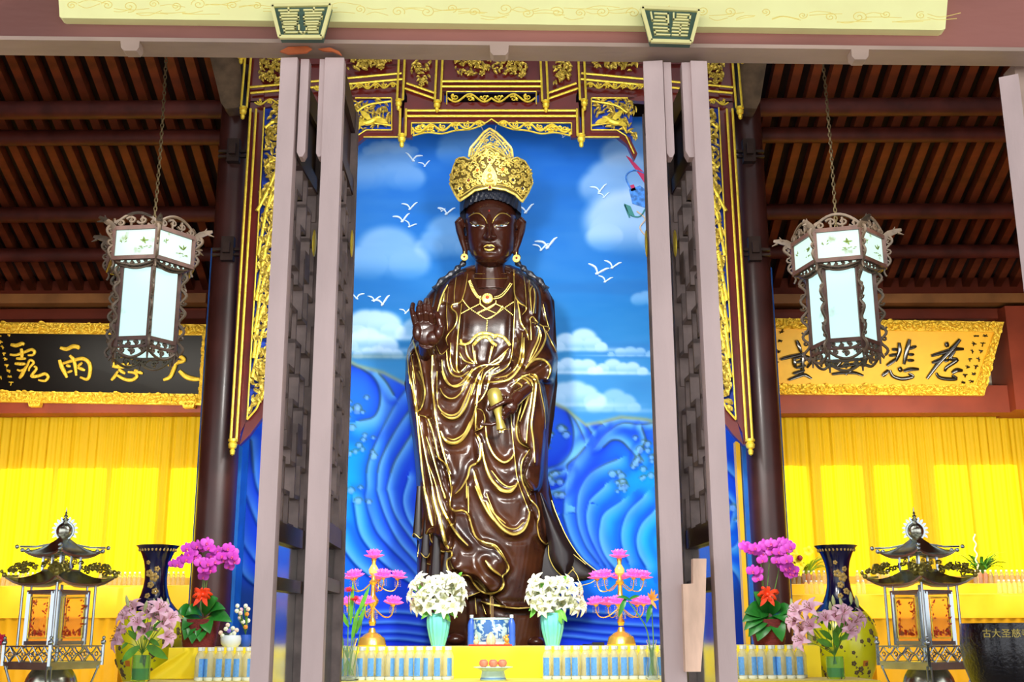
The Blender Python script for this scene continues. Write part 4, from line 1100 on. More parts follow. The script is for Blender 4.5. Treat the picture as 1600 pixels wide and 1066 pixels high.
        for j in range(3):
            cc = V(R1,k,0)+ou*(8*u-3*u*j)+Vector((0,0,-8*u-18*u*j)); q.tube([cc+ou*x_+Vector((0,0,y_)) for x_, y_ in spiral2(0,0,7*u,1.1,1,1,10)], .0065, 5)
        pts = []
        for j in range(40):
            tt = j/39; pts.append(V(R2,k,0)+ou*(8*u+5*u*math.sin(tt*PI*9))+Vector((0,0,z3-2*u+(z4-16*u-z3)*tt)))
        q.tube(pts, .0085, 5)
        for j in range(6):
            cc = V(R2,k,0)+ou*8*u+Vector((0,0,z3-12*u-20*u*j)); q.tube([cc+ou*x_+Vector((0,0,y_)) for x_, y_ in spiral2(0,0,6*u,1.,j % 2*3,1,9)], .0065, 4)
        q.tube([V(R2,k,z4-12*u), V(R2*1.12,k,z4-22*u), V(R2*1.2,k,z4-14*u)], [4*u,3*u,1*u], 5, flat=.5)
        q.tube([V(R2,k,z4-10*u), V(R2,k,z4-32*u)], [3*u,1.5*u], 5)
        mesh_obj('corner_bracket', q, M_rosel, t)
    # chain up to the roof
    q = MB(); zc = 3*u; zt = roof_z(Y)-c.z; r_ = .0105; i = 0
    q.tube([c+Vector((0,0,0)), c+Vector((0,0,10*u))], .006, 6)
    while zc < zt+.0:
        cc = c+Vector((.006*math.sin(zc*3),0,zc+8*u)); sxx = (1,0) if i % 2 == 0 else (0,1)
        q.tube([cc+Vector((sxx[0]*r_*.8*math.cos(a), sxx[1]*r_*.8*math.cos(a), r_*1.7*math.sin(a))) for a in np.linspace(0, 2*PI, 9)[:-1]], .0035, 4, closed=True)
        zc += r_*2.5; i += 1
    mesh_obj('chain', q, mat('aged_brass_chain', sr(120,104,70), .5, metal=.4), t)
    return t
lantern('lit hexagonal rosewood lantern hanging before the black plaque', 238, 376, 6.3, math.radians(24))
lantern('lit hexagonal rosewood lantern hanging before the gold plaque', 1308, 378, 6.3, math.radians(14.5))

# ------------------------------------------------------------------ steel pagoda lamps
M_steel = mat('polished_steel', sr(186,188,172), .25, metal=1., noise=.15, nscale=12)
M_steel2 = mat('steel_bars', sr(176,186,190), .25, metal=1.)
M_redink = mat('red_etched_glass', sr(214,60,20), .4, trans=.3, noise=.2)
M_amber = mat('amber_door_glass', sr(255,232,190), .1, trans=.95, ior=1.08)
def hip(mb, N, R0, R1, z0, z1, lift, rot, th=.012, c=Vector((0,0,0)), nr=7, ns=8):
    G = []
    for i in range(nr+1):
        t = i/nr; R = R0+(R1-R0)*t; row = []
        for k in range(N):
            for j in range(ns):
                s = j/ns; a0 = rot+k*2*PI/N; a1 = rot+(k+1)*2*PI/N
                P = Vector((math.sin(a0), -math.cos(a0), 0))*(1-s)+Vector((math.sin(a1), -math.cos(a1), 0))*s
                e = abs(2*s-1)**3; P = P*R*(1+.06*e*(1-t)); z = z0+(z1-z0)*(t**1.5)+lift*e*(1-t)**2
                row.append(tuple(c+Vector((P.x, P.y, z))))
        G.append(row)
    G = np.array(G); mb.grid(G, closed=True); G2 = G.copy(); G2[:,:,2] -= th; mb.grid(G2, closed=True, flip=True)
    mb.grid(np.stack([G[0], G2[0]]), closed=True, flip=True)
def pagoda(px, label, rot, Y=7.1):
    u = S(Y); base = at(px, 1040, Y); cx, cy = base.x, Y
    Z = lambda py: at(px, py, Y).z
    t = thing('pagoda_lamp', label, 'oil lamp', (cx, cy, 0)); c = Vector((cx, cy, 0)); N = 4
    V = lambda R, k, z: Vector((cx+R*math.sin(rot+k*2*PI/N), cy-R*math.cos(rot+k*2*PI/N), z))
    # base: bell foot, stem, ball, curved legs
    mb = MB(); mb.lathe([(.17,0),(.18,.02),(.15,.05),(.06,.12),(.035,.3),(.035,.8),(.07,.84),(.03,.88),(.03,Z(1112))], (cx,cy,0), 24); mesh_obj('stand', mb, M_steel, t)
    mb = MB(); mb.ball((cx,cy,Z(1074)), 38*u, 28, 18); mesh_obj('ball', mb, M_steel, t)
    for k in range(4):
        mb = MB(); z = Z(1040)
        for o_ in (-.012, .012):
            sd = Vector((math.cos(rot+k*PI/2), math.sin(rot+k*PI/2), 0))*o_
            mb.tube([V(66*u,k,z)+sd, V(58*u,k,z-.09)+sd, V(42*u,k,z-.2)+sd, V(14*u,k,z-.27)+sd], .006, 6)
        mesh_obj('leg', mb, M_steel2, t)
    # tray with fretwork railing
    z0 = Z(1040); z1 = Z(1010); R = 70*u
    mb = MB(); mb.prism([V(R,k,z0) for k in range(4)], (0,0,.02)); mb.prism([V(R*.96,k,z0-.02) for k in range(4)], (0,0,.02)); mesh_obj('tray', mb, M_steel, t, False)
    for k in range(4):
        mb = MB(); A, B = V(R,k,0), V(R,k+1,0)
        for z in (z0+.02, z1): mb.bar(Vector((A.x,A.y,z)), Vector((B.x,B.y,z)), .008)
        mb.bar(Vector((A.x,A.y,z0)), Vector((A.x,A.y,z1+.01)), .016)
        for j in range(4):
            m_ = A.lerp(B, (j+.5)/4); dx = (B-A).normalized(); zc = (z0+z1)/2+.01; h = (z1-z0)*.42; w = (B-A).length/8
            for s1 in (-1,1):
                for s2 in (-1,1):
                    P = [Vector((m_.x,m_.y,zc))+dx*s1*w*q+Vector((0,0,s2*h*(1-q)**1.6)) for q in np.linspace(0,1,6)]
                    mb.tube(P, .0045, 5)
            mb.tube([Vector((m_.x,m_.y,zc))+dx*.012*math.cos(a)+Vector((0,0,.012*math.sin(a))) for a in np.linspace(0,2*PI,9)[:-1]], .003, 4, closed=True)
        mb.ball(Vector((A.x,A.y,z1+.022)), .017, 8, 6); mb.ball(Vector((A.x,A.y,z1+.048)), .011, 8, 6)
        mesh_obj('railing', mb, M_steel2, t)
    # body
    zb = Z(1008); zt = Z(912); Rb = 50*u
    for k in range(4):
        mb = MB(); mb.tube([V(Rb*1.04,k,zb-.02), V(Rb*1.04,k,zt)], .0085, 8); mb.tube([V(Rb*.8,k,zb-.02), V(Rb*.8,k,zt)], .006, 6); mesh_obj('post', mb, M_steel2, t)
    for k in range(4):
        A, B = V(Rb*.92,k,0), V(Rb*.92,k+1,0); za = zb; zc = Z(926)
        dx = (B-A).normalized(); nn = Vector((dx.y,-dx.x,0)); Q = lambda s, z, o=0: A.lerp(B, s)+Vector((0,0,z))+nn*o
        mb = MB()
        for p, q in ((Q(.06,za+.012),Q(.94,za+.012)),(Q(.06,zc),Q(.94,zc)),(Q(.1,za),Q(.1,zc)),(Q(.9,za),Q(.9,zc))): mb.bar(p, q, .022, .022)
        pn = mesh_obj('door', mb, M_steel2, t, False)
        mb = MB()
        for p, q in ((Q(.2,za+.04,.006),Q(.8,za+.04,.006)),(Q(.2,zc-.03,.006),Q(.8,zc-.03,.006)),(Q(.2,za+.04,.006),Q(.2,zc-.03,.006)),(Q(.8,za+.04,.006),Q(.8,zc-.03,.006))): mb.bar(p, q, .006, .006)
        mesh_obj('gilt_edge', mb, M_gold, pn, False)
        mb = MB(); mb.prism([Q(.14,za+.02),Q(.86,za+.02),Q(.86,zc-.01),Q(.14,zc-.01)], tuple(nn*.003)); mesh_obj('glass', mb, M_amber, pn, False)
        mb = MB(); rr = random.Random(k)
        for j in range(26):
            s = .74 if j % 2 else .26; z = za+.05+(zc-za-.09)*rr.random(); P = Q(s+rr.uniform(-.05,.05), z, .007)
            mb.blade(P, P+Vector((rr.uniform(-.02,.02),0,rr.uniform(-.02,.02))), .012, (0,0,0), .001, 2, tuple(nn))
        for j in range(22):
            P = Q(rr.uniform(.22,.78), za+.05+rr.uniform(0,.03), .007); mb.blade(P, P+Vector((rr.uniform(-.02,.02),0,.015)), .012, (0,0,0), .001, 2, tuple(nn))
        mesh_obj('red_etching', mb, M_redink, pn, False)
    # lower roof with cloud scrolls
    mb = MB(); hip(mb, 4, 74*u, 24*u, Z(914), Z(890), 12*u, rot, c=c); mesh_obj('lower_roof', mb, M_steel, t)
    rr = random.Random(5)
    for k in range(4):
        mb = MB(); a = rot+k*PI/2; ou = Vector((math.sin(a), -math.cos(a), 0))
        for j in range(26):
            q = j/26; P = c+ou*(72*u-42*u*q)+Vector((rr.uniform(-.05,.05)*(.4+q),rr.uniform(-.03,.03),Z(903)+.015+.05*rr.random()+.03*q))
            mb.tube([P+Vector((x_,0,y_)) for x_, y_ in spiral2(0,0,.02,1.1,rr.uniform(0,6),rr.choice((-1,1)),9)], .0065, 4)
        mb.ball(c+ou*80*u+Vector((0,0,Z(902)+.01)), .016, 8, 6); mb.ball(c+ou*84*u+Vector((0,0,Z(902)+.03)), .012, 8, 6)
        mb.tube([c+ou*60*u+Vector((0,0,Z(904)+.01)), c+ou*78*u+Vector((0,0,Z(902)))], .008, 6)
        mesh_obj('roof_scroll', mb, mat('brassy_scroll', sr(150,140,70), .35, metal=.7), t)
    mb = MB(); Ru = 27*u; za, zb2 = Z(892), Z(866)
    for k in range(4):
        mb.bar(V(Ru,k,za), V(Ru,k,zb2), .012); mb.bar(V(Ru,k,zb2), V(Ru,k+1,zb2), .010); mb.bar(V(Ru,k,za), V(Ru,k+1,za), .010)
        m_ = (V(Ru,k,0)+V(Ru,k+1,0))/2; mb.bar(m_+Vector((0,0,za)), m_+Vector((0,0,zb2)), .007)
    mesh_obj('small_storey', mb, M_steel2, t, False)
    mb = MB()
    for k in range(4):
        A, B = V(Ru*.95,k,0), V(Ru*.95,k+1,0)
        for s in (.27,.73):
            P = A.lerp(B, s); P.z = (za+zb2)/2
            dx = (B-A).normalized()
            mb.tube([P+dx*x_+Vector((0,0,y_*1.6)) for x_, y_ in spiral2(0,0,.02,1.6,0,1,14)], .004, 4)
    mesh_obj('fret_medallion', mb, M_gold_d, t)
    mb = MB(); hip(mb, 4, 54*u, 5*u, Z(869), Z(838), 9*u, rot, c=c)
    mesh_obj('upper_roof', mb, M_steel, t)
    mb = MB()
    for k in range(4):
        a = rot+k*PI/2; ou = Vector((math.sin(a), -math.cos(a), 0))
        mb.tube([c+ou*12*u+Vector((0,0,Z(850))), c+ou*40*u+Vector((0,0,Z(858)+.01)), c+ou*62*u+Vector((0,0,Z(858)+.01))], .007, 6)
        for d_ in (50,58,66): mb.ball(c+ou*d_*u+Vector((0,0,Z(861)+.0+(.02 if d_ > 60 else 0))), .014, 8, 6)
    mesh_obj('eave_bead', mb, M_steel2, t)
    mb = MB(); zc = Z(830)
    for j in range(13):
        a = PI*(-.15+1.3*j/12); A = Vector((cx+math.cos(a)*.052, cy, zc+math.sin(a)*.052)); B = Vector((cx+math.cos(a)*.082, cy, zc+math.sin(a)*.09))
        mb.blade(A, B, .018, (0,0,.004), .004, 3, (0,-1,0))
    mb.tube([Vector((cx+.055*math.cos(a), cy, zc+.055*math.sin(a))) for a in np.linspace(0,2*PI,17)[:-1]], .007, 5, closed=True)
    mesh_obj('flame_halo', mb, M_steel2, t)
    mb = MB(); mb.ball((cx,cy,zc), .05, 18, 12)
    mb.lathe([(.02,zc+.045),(.012,zc+.06),(.02,zc+.07),(.008,zc+.08),(.015,zc+.09),(.006,zc+.1),(.010,zc+.108),(.004,zc+.115),(.006,zc+.12),(.0005,zc+.15)], (cx,cy,0), 10); mesh_obj('finial', mb, M_steel, t)
    return t
pagoda(82, 'steel pagoda shaped lamp in front of the left curtain', math.radians(17))
pagoda(1449, 'steel pagoda shaped lamp beside the black bowl', math.radians(-17))

# ------------------------------------------------------------------ big black singing bowl on a stand
def vfont(txt, size, depth, mtl, name, parent, fmap, org):
    cu = bpy.data.curves.new('t', 'FONT'); cu.body = txt; cu.size = size; cu.extrude = depth; cu.align_x = 'CENTER'; cu.resolution_u = 3
    o = bpy.data.objects.new('t', cu); COL.objects.link(o)
    dg = bpy.context.evaluated_depsgraph_get(); dg.update(); me = bpy.data.meshes.new_from_object(o.evaluated_get(dg))
    bpy.data.objects.remove(o); bpy.data.curves.remove(cu)
    for v in me.vertices: v.co = fmap(v.co) - Vector(org)
    me.materials.clear(); me.materials.append(mtl)
    q = bpy.data.objects.new(name, me); COL.objects.link(q); q.parent = parent; return q
YB_ = 6.2; cb_ = at(1575, 1000, YB_); Rb = 68*S(YB_)
zr = at(1575, 974, YB_).z
t = thing('singing_bowl', 'large black bronze bowl with gold characters under its rim, at the right edge', 'temple bowl', (cb_.x, YB_, zr-.42))
mb = MB()
prof = [(.05,zr-.42),(Rb*.5,zr-.40),(Rb*.82,zr-.33),(Rb*.97,zr-.22),(Rb*1.02,zr-.12),(Rb*.99,zr-.03),(Rb*.965,zr),(Rb*.93,zr),(Rb*.93,zr-.05),(Rb*.9,zr-.2),(Rb*.6,zr-.34),(.02,zr-.36)]
mb.lathe(prof, (cb_.x,YB_,0), 56, cap=False); mesh_obj('bowl', mb, mat('black_bronze', sr(16,16,24), .16, metal=.3, bump=.35, bscale=55, coat=.5), t)
def bowlmap(z0):
    def f(co):
        a = (co.x-.098)/Rb; R = Rb*1.01 + co.z; return Vector((cb_.x+R*math.sin(a), YB_-R*math.cos(a), z0+co.y))
    return f
M_bgold = mat('gilt_letter', sr(200,180,90), .4, metal=.3)
vfont('古大圣慈寺', .046, .003, M_bgold, 'rim_inscription', t, bowlmap(zr-.068), (cb_.x, YB_, zr-.42))
t2 = thing('bowl_stand', 'dark wooden stand under the black bowl', 'stand', (cb_.x, YB_, 0))
mb = MB(); mb.lathe([(.2,0),(.21,.04),(.19,.1),(.18,zr-.6),(.2,zr-.5),(.19,zr-.42)], (cb_.x,YB_,0), 24); mesh_obj('drum', mb, M_rail, t2)
mb = MB(); mb.lathe([(.22,zr-.5),(.235,zr-.47),(.22,zr-.42)], (cb_.x,YB_,0), 24); mesh_obj('cushion_ring', mb, mat('red_cushion', sr(150,30,24), .7), t2)
# ------------------------------------------------------------------ altar tables
ZU = at(800, 1010, 8.45).z            # upper altar top
ZLo = at(800, 1062, 8.15).z           # lower shelf top
HY = 992.
def altar(name, xa, xb, refy, Ya, Yb, z, label, zlow=0., m=M_yel):
    a = at(xa, refy, Ya); b = at(xb, refy, Ya); nx = 120; X = np.linspace(a.x, b.x, nx)
    rows = []
    prof = [(Yb,z,0),(Ya+.1,z,0),(Ya+.015,z,0),(Ya+.003,z-.004,0),(Ya,z-.015,.1)]+[(Ya,z-.015-(z-.015-zlow)*q,1) for q in (.03,.08,.16,.3,.5,.75,1)]
    for i, (y, zz, w) in enumerate(prof):
        fold = .006*np.sin(X*9+np.sin(X*4)*2)+.004*np.sin(X*31)
        rows.append(np.stack([X, y+w*fold, np.full(nx, zz)], -1))
    mb = MB(); mb.grid(np.array(rows), flip=True)
    mb.add([(a.x,Ya,zlow),(a.x,Yb,zlow),(a.x,Yb,z),(a.x,Ya,z)], [(0,1,2,3)]); mb.add([(b.x,Ya,zlow),(b.x,Yb,zlow),(b.x,Yb,z),(b.x,Ya,z)], [(0,3,2,1)])
    mb.add([(a.x,Yb,zlow),(b.x,Yb,zlow),(b.x,Yb,z),(a.x,Yb,z)], [(0,1,2,3)])
    return single(name, mb, m, label, 'altar table', loc=((a.x+b.x)/2, (Ya+Yb)/2, 0))
altar('altar_table', 262, 1283, 1040, 8.42, 9.05, ZU, 'long altar table in yellow satin, upper level carrying the vases')
altar('altar_table', 176, 1376, 1064, 7.75, 8.40, ZLo, 'lower front altar shelf in yellow satin, under the bottles')
M_yel3 = mat('bright_yellow_drape', sr(252,228,40), .5, noise=.05, nscale=3)
# loose cloth falling diagonally at the left end
mb = MB(); nx = 30; nz = 10; G = np.zeros((nz, nx, 3))
for i in range(nz):
    for j in range(nx):
        v = i/(nz-1); u = j/(nx-1); xr = 306+4*v; xl = 300-80*v**.8 if v > 0 else 285
        px_ = xl+(xr-xl)*u; py_ = 1013+48*v
        p = at(px_, py_, 8.35-.012*math.sin(u*9+v*3)*(.3+v)); G[i, j] = p
mb.grid(G, flip=True); G2 = G.copy(); G2[...,1] += .01; mb.grid(G2)
single('drape_cloth', mb, M_yel3, 'yellow cloth falling slantwise at the left end of the altar, beside the green jar', 'cloth')

# rows of water bottles -------------------------------------------
M_water = mat('bottle_plastic', sr(226,226,190), .12, alpha=.28); M_capw = mat('pale_cap', sr(228,236,232), .4)
M_lab = mat('blue_label', sr(92,158,228), .4, noise=.15, nscale=60)
wb_ = bottle_proto('water_bottle', .0315, .218, M_water, M_capw, M_lab, 'water bottle', 'bottle', 'g', True)
wbr = bottle_proto('water_bottle', .0315, .218, M_water, M_capw, None, 'water bottle', 'bottle', 'g', True)
rr = random.Random(2)
def bottles(xa, xb, lab, grp):
    x = xa
    while x < xb:
        for k, Y in enumerate((8.10, 8.19, 8.28)):
            p = at(x + (3.5 if k % 2 else 0), 1050, Y); place(wb_ if k == 0 else wbr, (p.x, Y, ZLo), lab if k == 0 else lab.replace(' with blue label',''), grp if k == 0 else grp.replace('water bottles','rear water bottles'), rotz=rr.uniform(-.9,.9))
        x += 14.95
bottles(311, 396, 'clear water bottle with blue label, in the rows under the left orchid pot', 'water bottles at the left end')
bottles(534, 702, 'clear water bottle with blue label, in the rows below the left white lilies', 'water bottles left of the peach plate')
bottles(855, 1036, 'clear water bottle with blue label, in the rows below the right white lilies', 'water bottles right of the peach plate')
bottles(1146, 1264, 'clear water bottle with blue label, in the rows under the right orchid pot', 'water bottles at the right end')
bottles(448, 470, 'clear water bottle with blue label, seen through the left door glass', 'water bottles behind the left doors')

# tall porcelain jars ----------------------------------------------
M_navy = mat('navy_porcelain', sr(12,14,50), .12, coat=.6, noise=.3, nscale=5); M_lime = mat('lime_porcelain', sr(208,210,26), .25, noise=.08, nscale=5, coat=.3)
M_gfl = mat('gilt_flower', sr(170,140,70), .4, metal=.2)
def jar(px, label, k):
    Y = 9.0; c = at(px, 1000, Y); u = S(Y); Z = lambda y: at(px, y, Y).z
    pf = [(853,33),(854,32),(858,28.5),(866,24),(878,19.5),(890,17.3),(905,16.6),(918,18),(930,21),(940,25),(948,31),(956,38)]
    pb = [(956,38),(964,44),(975,48.5),(990,51.5),(1005,52),(1025,50),(1045,45),(1062,38),(1072,36),(1080,38)]
    t = thing('porcelain_jar', label, 'jar', (c.x, Y, Z(1080)))
    mb = MB(); mb.lathe([(r*u, Z(y)) for y, r in pb[::-1]], (c.x,Y,0), 48, cap=False); mesh_obj('body', mb, M_lime, t)
    mb = MB(); mb.lathe([(r*u, Z(y)) for y, r in pf[::-1]]+[(30*u,Z(853)),(20*u,Z(868)),(14*u,Z(890))], (c.x,Y,0), 48, cap=False); mesh_obj('neck', mb, M_navy, t)
    R = lambda z: np.interp(-z, [-Z(y) for y, r in pf+pb[1:]], [r*u for y, r in pf+pb[1:]])
    def petal(mb, a, z, s, n=5):
        for q in range(n):
            b = q*2*PI/n; rz = z+s*.5*math.sin(b); aa = a+s*.5*math.cos(b)/R(z)
            P = Vector((c.x+(R(rz)+.001)*math.sin(aa), Y-(R(rz)+.001)*math.cos(aa), rz)); mb.ball(P, s*.42, 6, 4, (1,.3,1))
    mb = MB(); r_ = random.Random(k)
    for a, y, s in ((-.3,897,.035),(.15,903,.04),(-.1,915,.03),(.35,890,.025),(-.4,880,.02),(.3,925,.03),(-.2,932,.025)): petal(mb, a, Z(y), s)
    for j in range(30):
        a = j*2*PI/30; z = Z(860); P = Vector((c.x+R(z)*1.002*math.sin(a), Y-R(z)*1.002*math.cos(a), z)); mb.ball(P, .009, 5, 4, (1,.4,1.6))
    mesh_obj('gilt_pattern', mb, M_gfl, t)
    mb = MB()
    for j in range(26):
        a = r_.uniform(-1.5,1.5); z = Z(r_.uniform(968,1055)); s = r_.uniform(.016,.028); petal(mb, a, z, s); petal(mb, a+.09, z-.03, s*.5, 3)
    mesh_obj('blossom_pattern', mb, mat('plum_pattern', sr(84,70,36), .5, noise=.4, nscale=30), t)
    mb = MB(); a = .42*(1 if k == 1 else -1); z = Z(1036)
    Pm = lambda da, dz_: Vector((c.x+(R(z+dz_)+.003)*math.sin(a+da), Y-(R(z+dz_)+.003)*math.cos(a+da), z+dz_))
    mb.prism([Pm(-.09,-.02),Pm(.09,-.02),Pm(.09,.02),Pm(-.09,.02)], (0,.003,0)); mesh_obj('seal_mark', mb, mat('orange_seal', sr(200,120,30), .5), t, False)
    mb = MB(); mb.box((c.x-.2,Y-.0,0),(c.x+.2,Y+.3,Z(1080))); 
    s_ = MB(); s_.lathe([(.2,0),(.2,.05),(.16,.1),(.16,Z(1080)-.06),(.21,Z(1080)-.04),(.21,Z(1080))], (c.x,Y,0), 24)
    single('jar_stand', s_, M_rail, 'dark round stand under the jar, hidden behind the altar shelf, ' + ('right bay' if k == 1 else 'left bay'), 'stand', loc=(c.x, Y, 0))
jar(236.5, 'tall navy and lime porcelain jar with gilt flowers, behind the left pink lilies', 0)
jar(1316.5, 'tall navy and lime porcelain jar with gilt flowers, behind the right pink lilies', 1)

# flowers -----------------------------------------------------------
M_wh = mat('white_petal', sr(236,240,216), .5, noise=.04); M_pink = mat('pink_petal', sr(255,206,228), .5, noise=.04, nscale=20)
M_stem = mat('stem_green', sr(96,150,60), .5, noise=.15); M_lleaf = mat('lily_leaf', sr(96,170,50), .45, noise=.25, nscale=12); M_dleaf = mat('orchid_leaf', sr(38,120,40), .35, noise=.25, nscale=6)
M_anther = mat('anther', sr(150,110,40), .6)
def lily_mesh(s=.07, m=6, cup=.35):
    mb = MB()
    for k in range(m):
        a = k*2*PI/m; d = Vector((math.cos(a), math.sin(a), 0)); L = s*(1 if k % 2 else .92)
        base = Vector((0,0,-s*.5)); mid = d*L*.55+Vector((0,0,s*.12)); tip = d*L*1.05+Vector((0,0,-s*.12)); sd = Vector((-d.y,d.x,0)); w = s*.26
        P = smooth_line([base, d*L*.25+Vector((0,0,-s*.12)), mid, tip], 3); n = len(P); vs = []; fs = []
        for i, p in enumerate(P):
            t = i/(n-1); ww = w*math.sin(PI*min(1,.1+.9*t))**.7*(.95)+.001; p = Vector(p)
            up = Vector((0,0,1))
            vs += [p-sd*ww+up*ww*cup, p, p+sd*ww+up*ww*cup]
        k0 = len(vs)
        for v in list(vs): vs.append(v-Vector((0,0,.0015)))
        for i in range(n-1):
            for q in range(2): b = i*3+q; fs.append((b,b+1,b+4,b+3)); fs.append((k0+b,k0+b+3,k0+b+4,k0+b+1))
            b = i*3; fs.append((b,b+3,k0+b+3,k0+b)); b += 2; fs.append((b,k0+b,k0+b+3,b+3))
        mb.add(vs, fs)
    return mb
def stamens(s=.07):
    mb = MB()
    for k in range(6):
        a = k*2*PI/6+.4; mb.tube([(0,0,-s*.3),(s*.1*math.cos(a),s*.1*math.sin(a),s*.15),(s*.22*math.cos(a),s*.22*math.sin(a),s*.42)], .0012, 4); mb.ball((s*.22*math.cos(a),s*.22*math.sin(a),s*.43), .0035, 5, 4, (1.6,.8,.8))
    return mb
def aim(o, d, roll=0):
    q = Vector(d).normalized().to_track_quat('Z', 'Y'); o.rotation_mode = 'QUATERNION'
    from mathutils import Quaternion
    o.rotation_quaternion = q @ Quaternion((0,0,1), roll)
def bloom(proto, parent, base, P, d, sc_=1., roll=0):
    """copy of a flower (and its stamens) placed under its plant"""
    if proto[0].parent is None:
        o = proto[0]; o.parent = parent
    else: o = copy_tree(proto[0], parent=parent)
    o.location = Vector(P)-Vector(base); aim(o, d, roll); o.scale = (sc_,)*3
    return o
def flower_proto(name, mb, m, sub=None):
    o = mesh_obj(name, mb, m, None, True, org=(0,0,0), angle=80)
    if sub: q = mesh_obj(sub[0], sub[1], sub[2], o)
    return [o]
def bouquet(name, label, c, proto, pts, mouth, Y, leafpts, seed, size=1., jitter=.05, buds=()):
    r = random.Random(seed); base = Vector((c.x, c.y, mouth.z-.06)); t = thing(name, label, 'bouquet', base)
    st = MB()
    for (x, y) in pts:
        P = at(x, y, Y-r.uniform(0,jitter)*2); d = (P-mouth); d = Vector((d.x*1.1, -.16+r.uniform(-.05,.05), d.z*.45+r.uniform(-.04,.05)))
        bloom(proto, t, base, P, d, size*r.uniform(.88,1.1), r.uniform(0,6))
        q = P-d.normalized()*.035
        st.tube([mouth+Vector((r.uniform(-.012,.012),r.uniform(-.012,.012),-.05)), mouth+Vector((0,0,.01)), (mouth+q)/2+Vector((0,.02,.02)), q], .0022, 5)
    for (x, y) in buds:
        P = at(x, y, Y-.03); st.tube([mouth, (mouth+P)/2, P], .002, 5)
    mesh_obj('stem', st, M_stem, t)
    lf = MB()
    for (x0, y0, x1, y1) in leafpts:
        A, B = at(x0, y0, Y-.02), at(x1, y1, Y-.05); lf.blade(A, B, (B-A).length*.36, (0,-.01,.005), .0015, 5, (0,-1,0), cup=.25)
    mesh_obj('foliage', lf, M_lleaf, t)
    if buds:
        bd = MB()
        for (x, y) in buds:
            P = at(x, y, Y-.03); bd.lathe([(.002,-.02),(.010,0),(.013,.025),(.008,.05),(.001,.065)], P, 8, axis=(r.uniform(-.3,.3),-.1,1))
        mesh_obj('bud', bd, mat('lily_bud', sr(190,205,140), .5, noise=.15), t)
    return t
PW = flower_proto('lily', lily_mesh(.072), M_wh, ('stamen', stamens(.055), mat('pale_stamen', sr(190,190,120), .5)))
PP = flower_proto('pink_lily', lily_mesh(.085), M_pink, ('stamen', stamens(.085), M_anther))
M_turq = mat('turquoise_glaze', sr(112,212,200), .18, coat=.5, noise=.04)
def ribbed(px, x0, x1, ytop, ybot, Y, label):
    c = at((x0+x1)/2, ybot, Y); u = S(Y); hw = (x1-x0)/2; h = at(px, ytop, Y).z-ZU
    prof = [(.62,0),(.58,.02),(.62,.08),(.8,.3),(.95,.55),(1.,.75),(.98,.88),(.9,.95),(.88,1.)]
    mb = MB(); mb.lathe([(r*hw*u, ZU+h*q) for r, q in prof]+[(.8*hw*u,ZU+h),(.7*hw*u,ZU+h*.6)], (c.x,Y,0), 64, flute=.035, nfl=16, cap=False)
    return single('flower_vase', mb, M_turq, label, 'vase', loc=(c.x,Y,ZU)), Vector((c.x,Y,ZU+h))
r = random.Random(12)
YV = 8.62
def pts_in(poly, n, seed, dmin):
    r = random.Random(seed); out = []; xs_ = [p[0] for p in poly]; ys_ = [p[1] for p in poly]; k = 0
    while len(out) < n and k < 4000:
        k += 1; p = (r.uniform(min(xs_),max(xs_)), r.uniform(min(ys_),max(ys_)))
        if inside(p, poly) and all(math.hypot(p[0]-q[0],p[1]-q[1]) > dmin for q in out): out.append(p)
    return out
v, m_ = ribbed(684, 667, 702, 958, 1010, YV, 'ribbed turquoise vase with white lilies, below the hem left of the incense pot')
bouquet('lily_bouquet', 'dense bunch of white lilies in the turquoise vase left of the incense pot', m_, PW,
    pts_in([(634,915),(650,905),(672,903),(700,902),(722,912),(726,935),(716,952),(690,958),(660,955),(640,940)], 25, 3, 10.5), m_, YV-.02,
    [(660,925,652,912),(700,955,715,965),(672,955,658,968),(690,955,704,972),(650,925,640,915),(715,905,722,894),(676,950,690,962)], 5)
v, m_ = ribbed(863, 846, 881, 958, 1010, YV, 'ribbed turquoise vase with white lilies, right of the incense pot')
bouquet('lily_bouquet', 'dense bunch of white lilies in the turquoise vase right of the incense pot', m_, PW,
    pts_in([(824,920),(838,905),(858,910),(885,908),(905,920),(916,938),(906,952),(880,950),(855,958),(832,940)], 25, 8, 10.5), m_, YV-.02,
    [(872,952,886,972),(868,952,878,976),(840,945,826,955),(850,925,846,905),(875,912,886,900),(838,950,828,966),(862,930,850,940)], 6)
M_gjar = mat('green_glass', (.62,.92,.72), .05, trans=.95, ior=1.2); M_gwat = mat('green_water', (.25,.62,.30), .1, trans=.6, ior=1.2)
def glassjar(x0, x1, ytop, Y, label):
    c = at((x0+x1)/2, 1060, Y); u = S(Y); R = (x1-x0)/2*u; h = at(x0, ytop, Y).z-ZLo
    t = thing('glass_jar', label, 'vase', (c.x,Y,ZLo)); mb = MB()
    mb.lathe([(R*.9,ZLo),(R,ZLo+.008),(R,ZLo+h*.9),(R*.94,ZLo+h),(R*.9,ZLo+h),(R*.94,ZLo+h*.9),(R*.94,ZLo+.012),(.0,ZLo+.012)], (c.x,Y,0), 28, cap=False); mesh_obj('glass', mb, M_gjar, t)
    mb = MB(); mb.lathe([(R*.9,ZLo+.016),(R*.92,ZLo+h*.5),(0.0005,ZLo+h*.5)], (c.x,Y,0), 24); mesh_obj('water', mb, M_gwat, t)
    return Vector((c.x,Y,ZLo+h))
m_ = glassjar(205, 233, 1024, 8.0, 'green glass jar holding pink lilies, left end of the altar shelf')
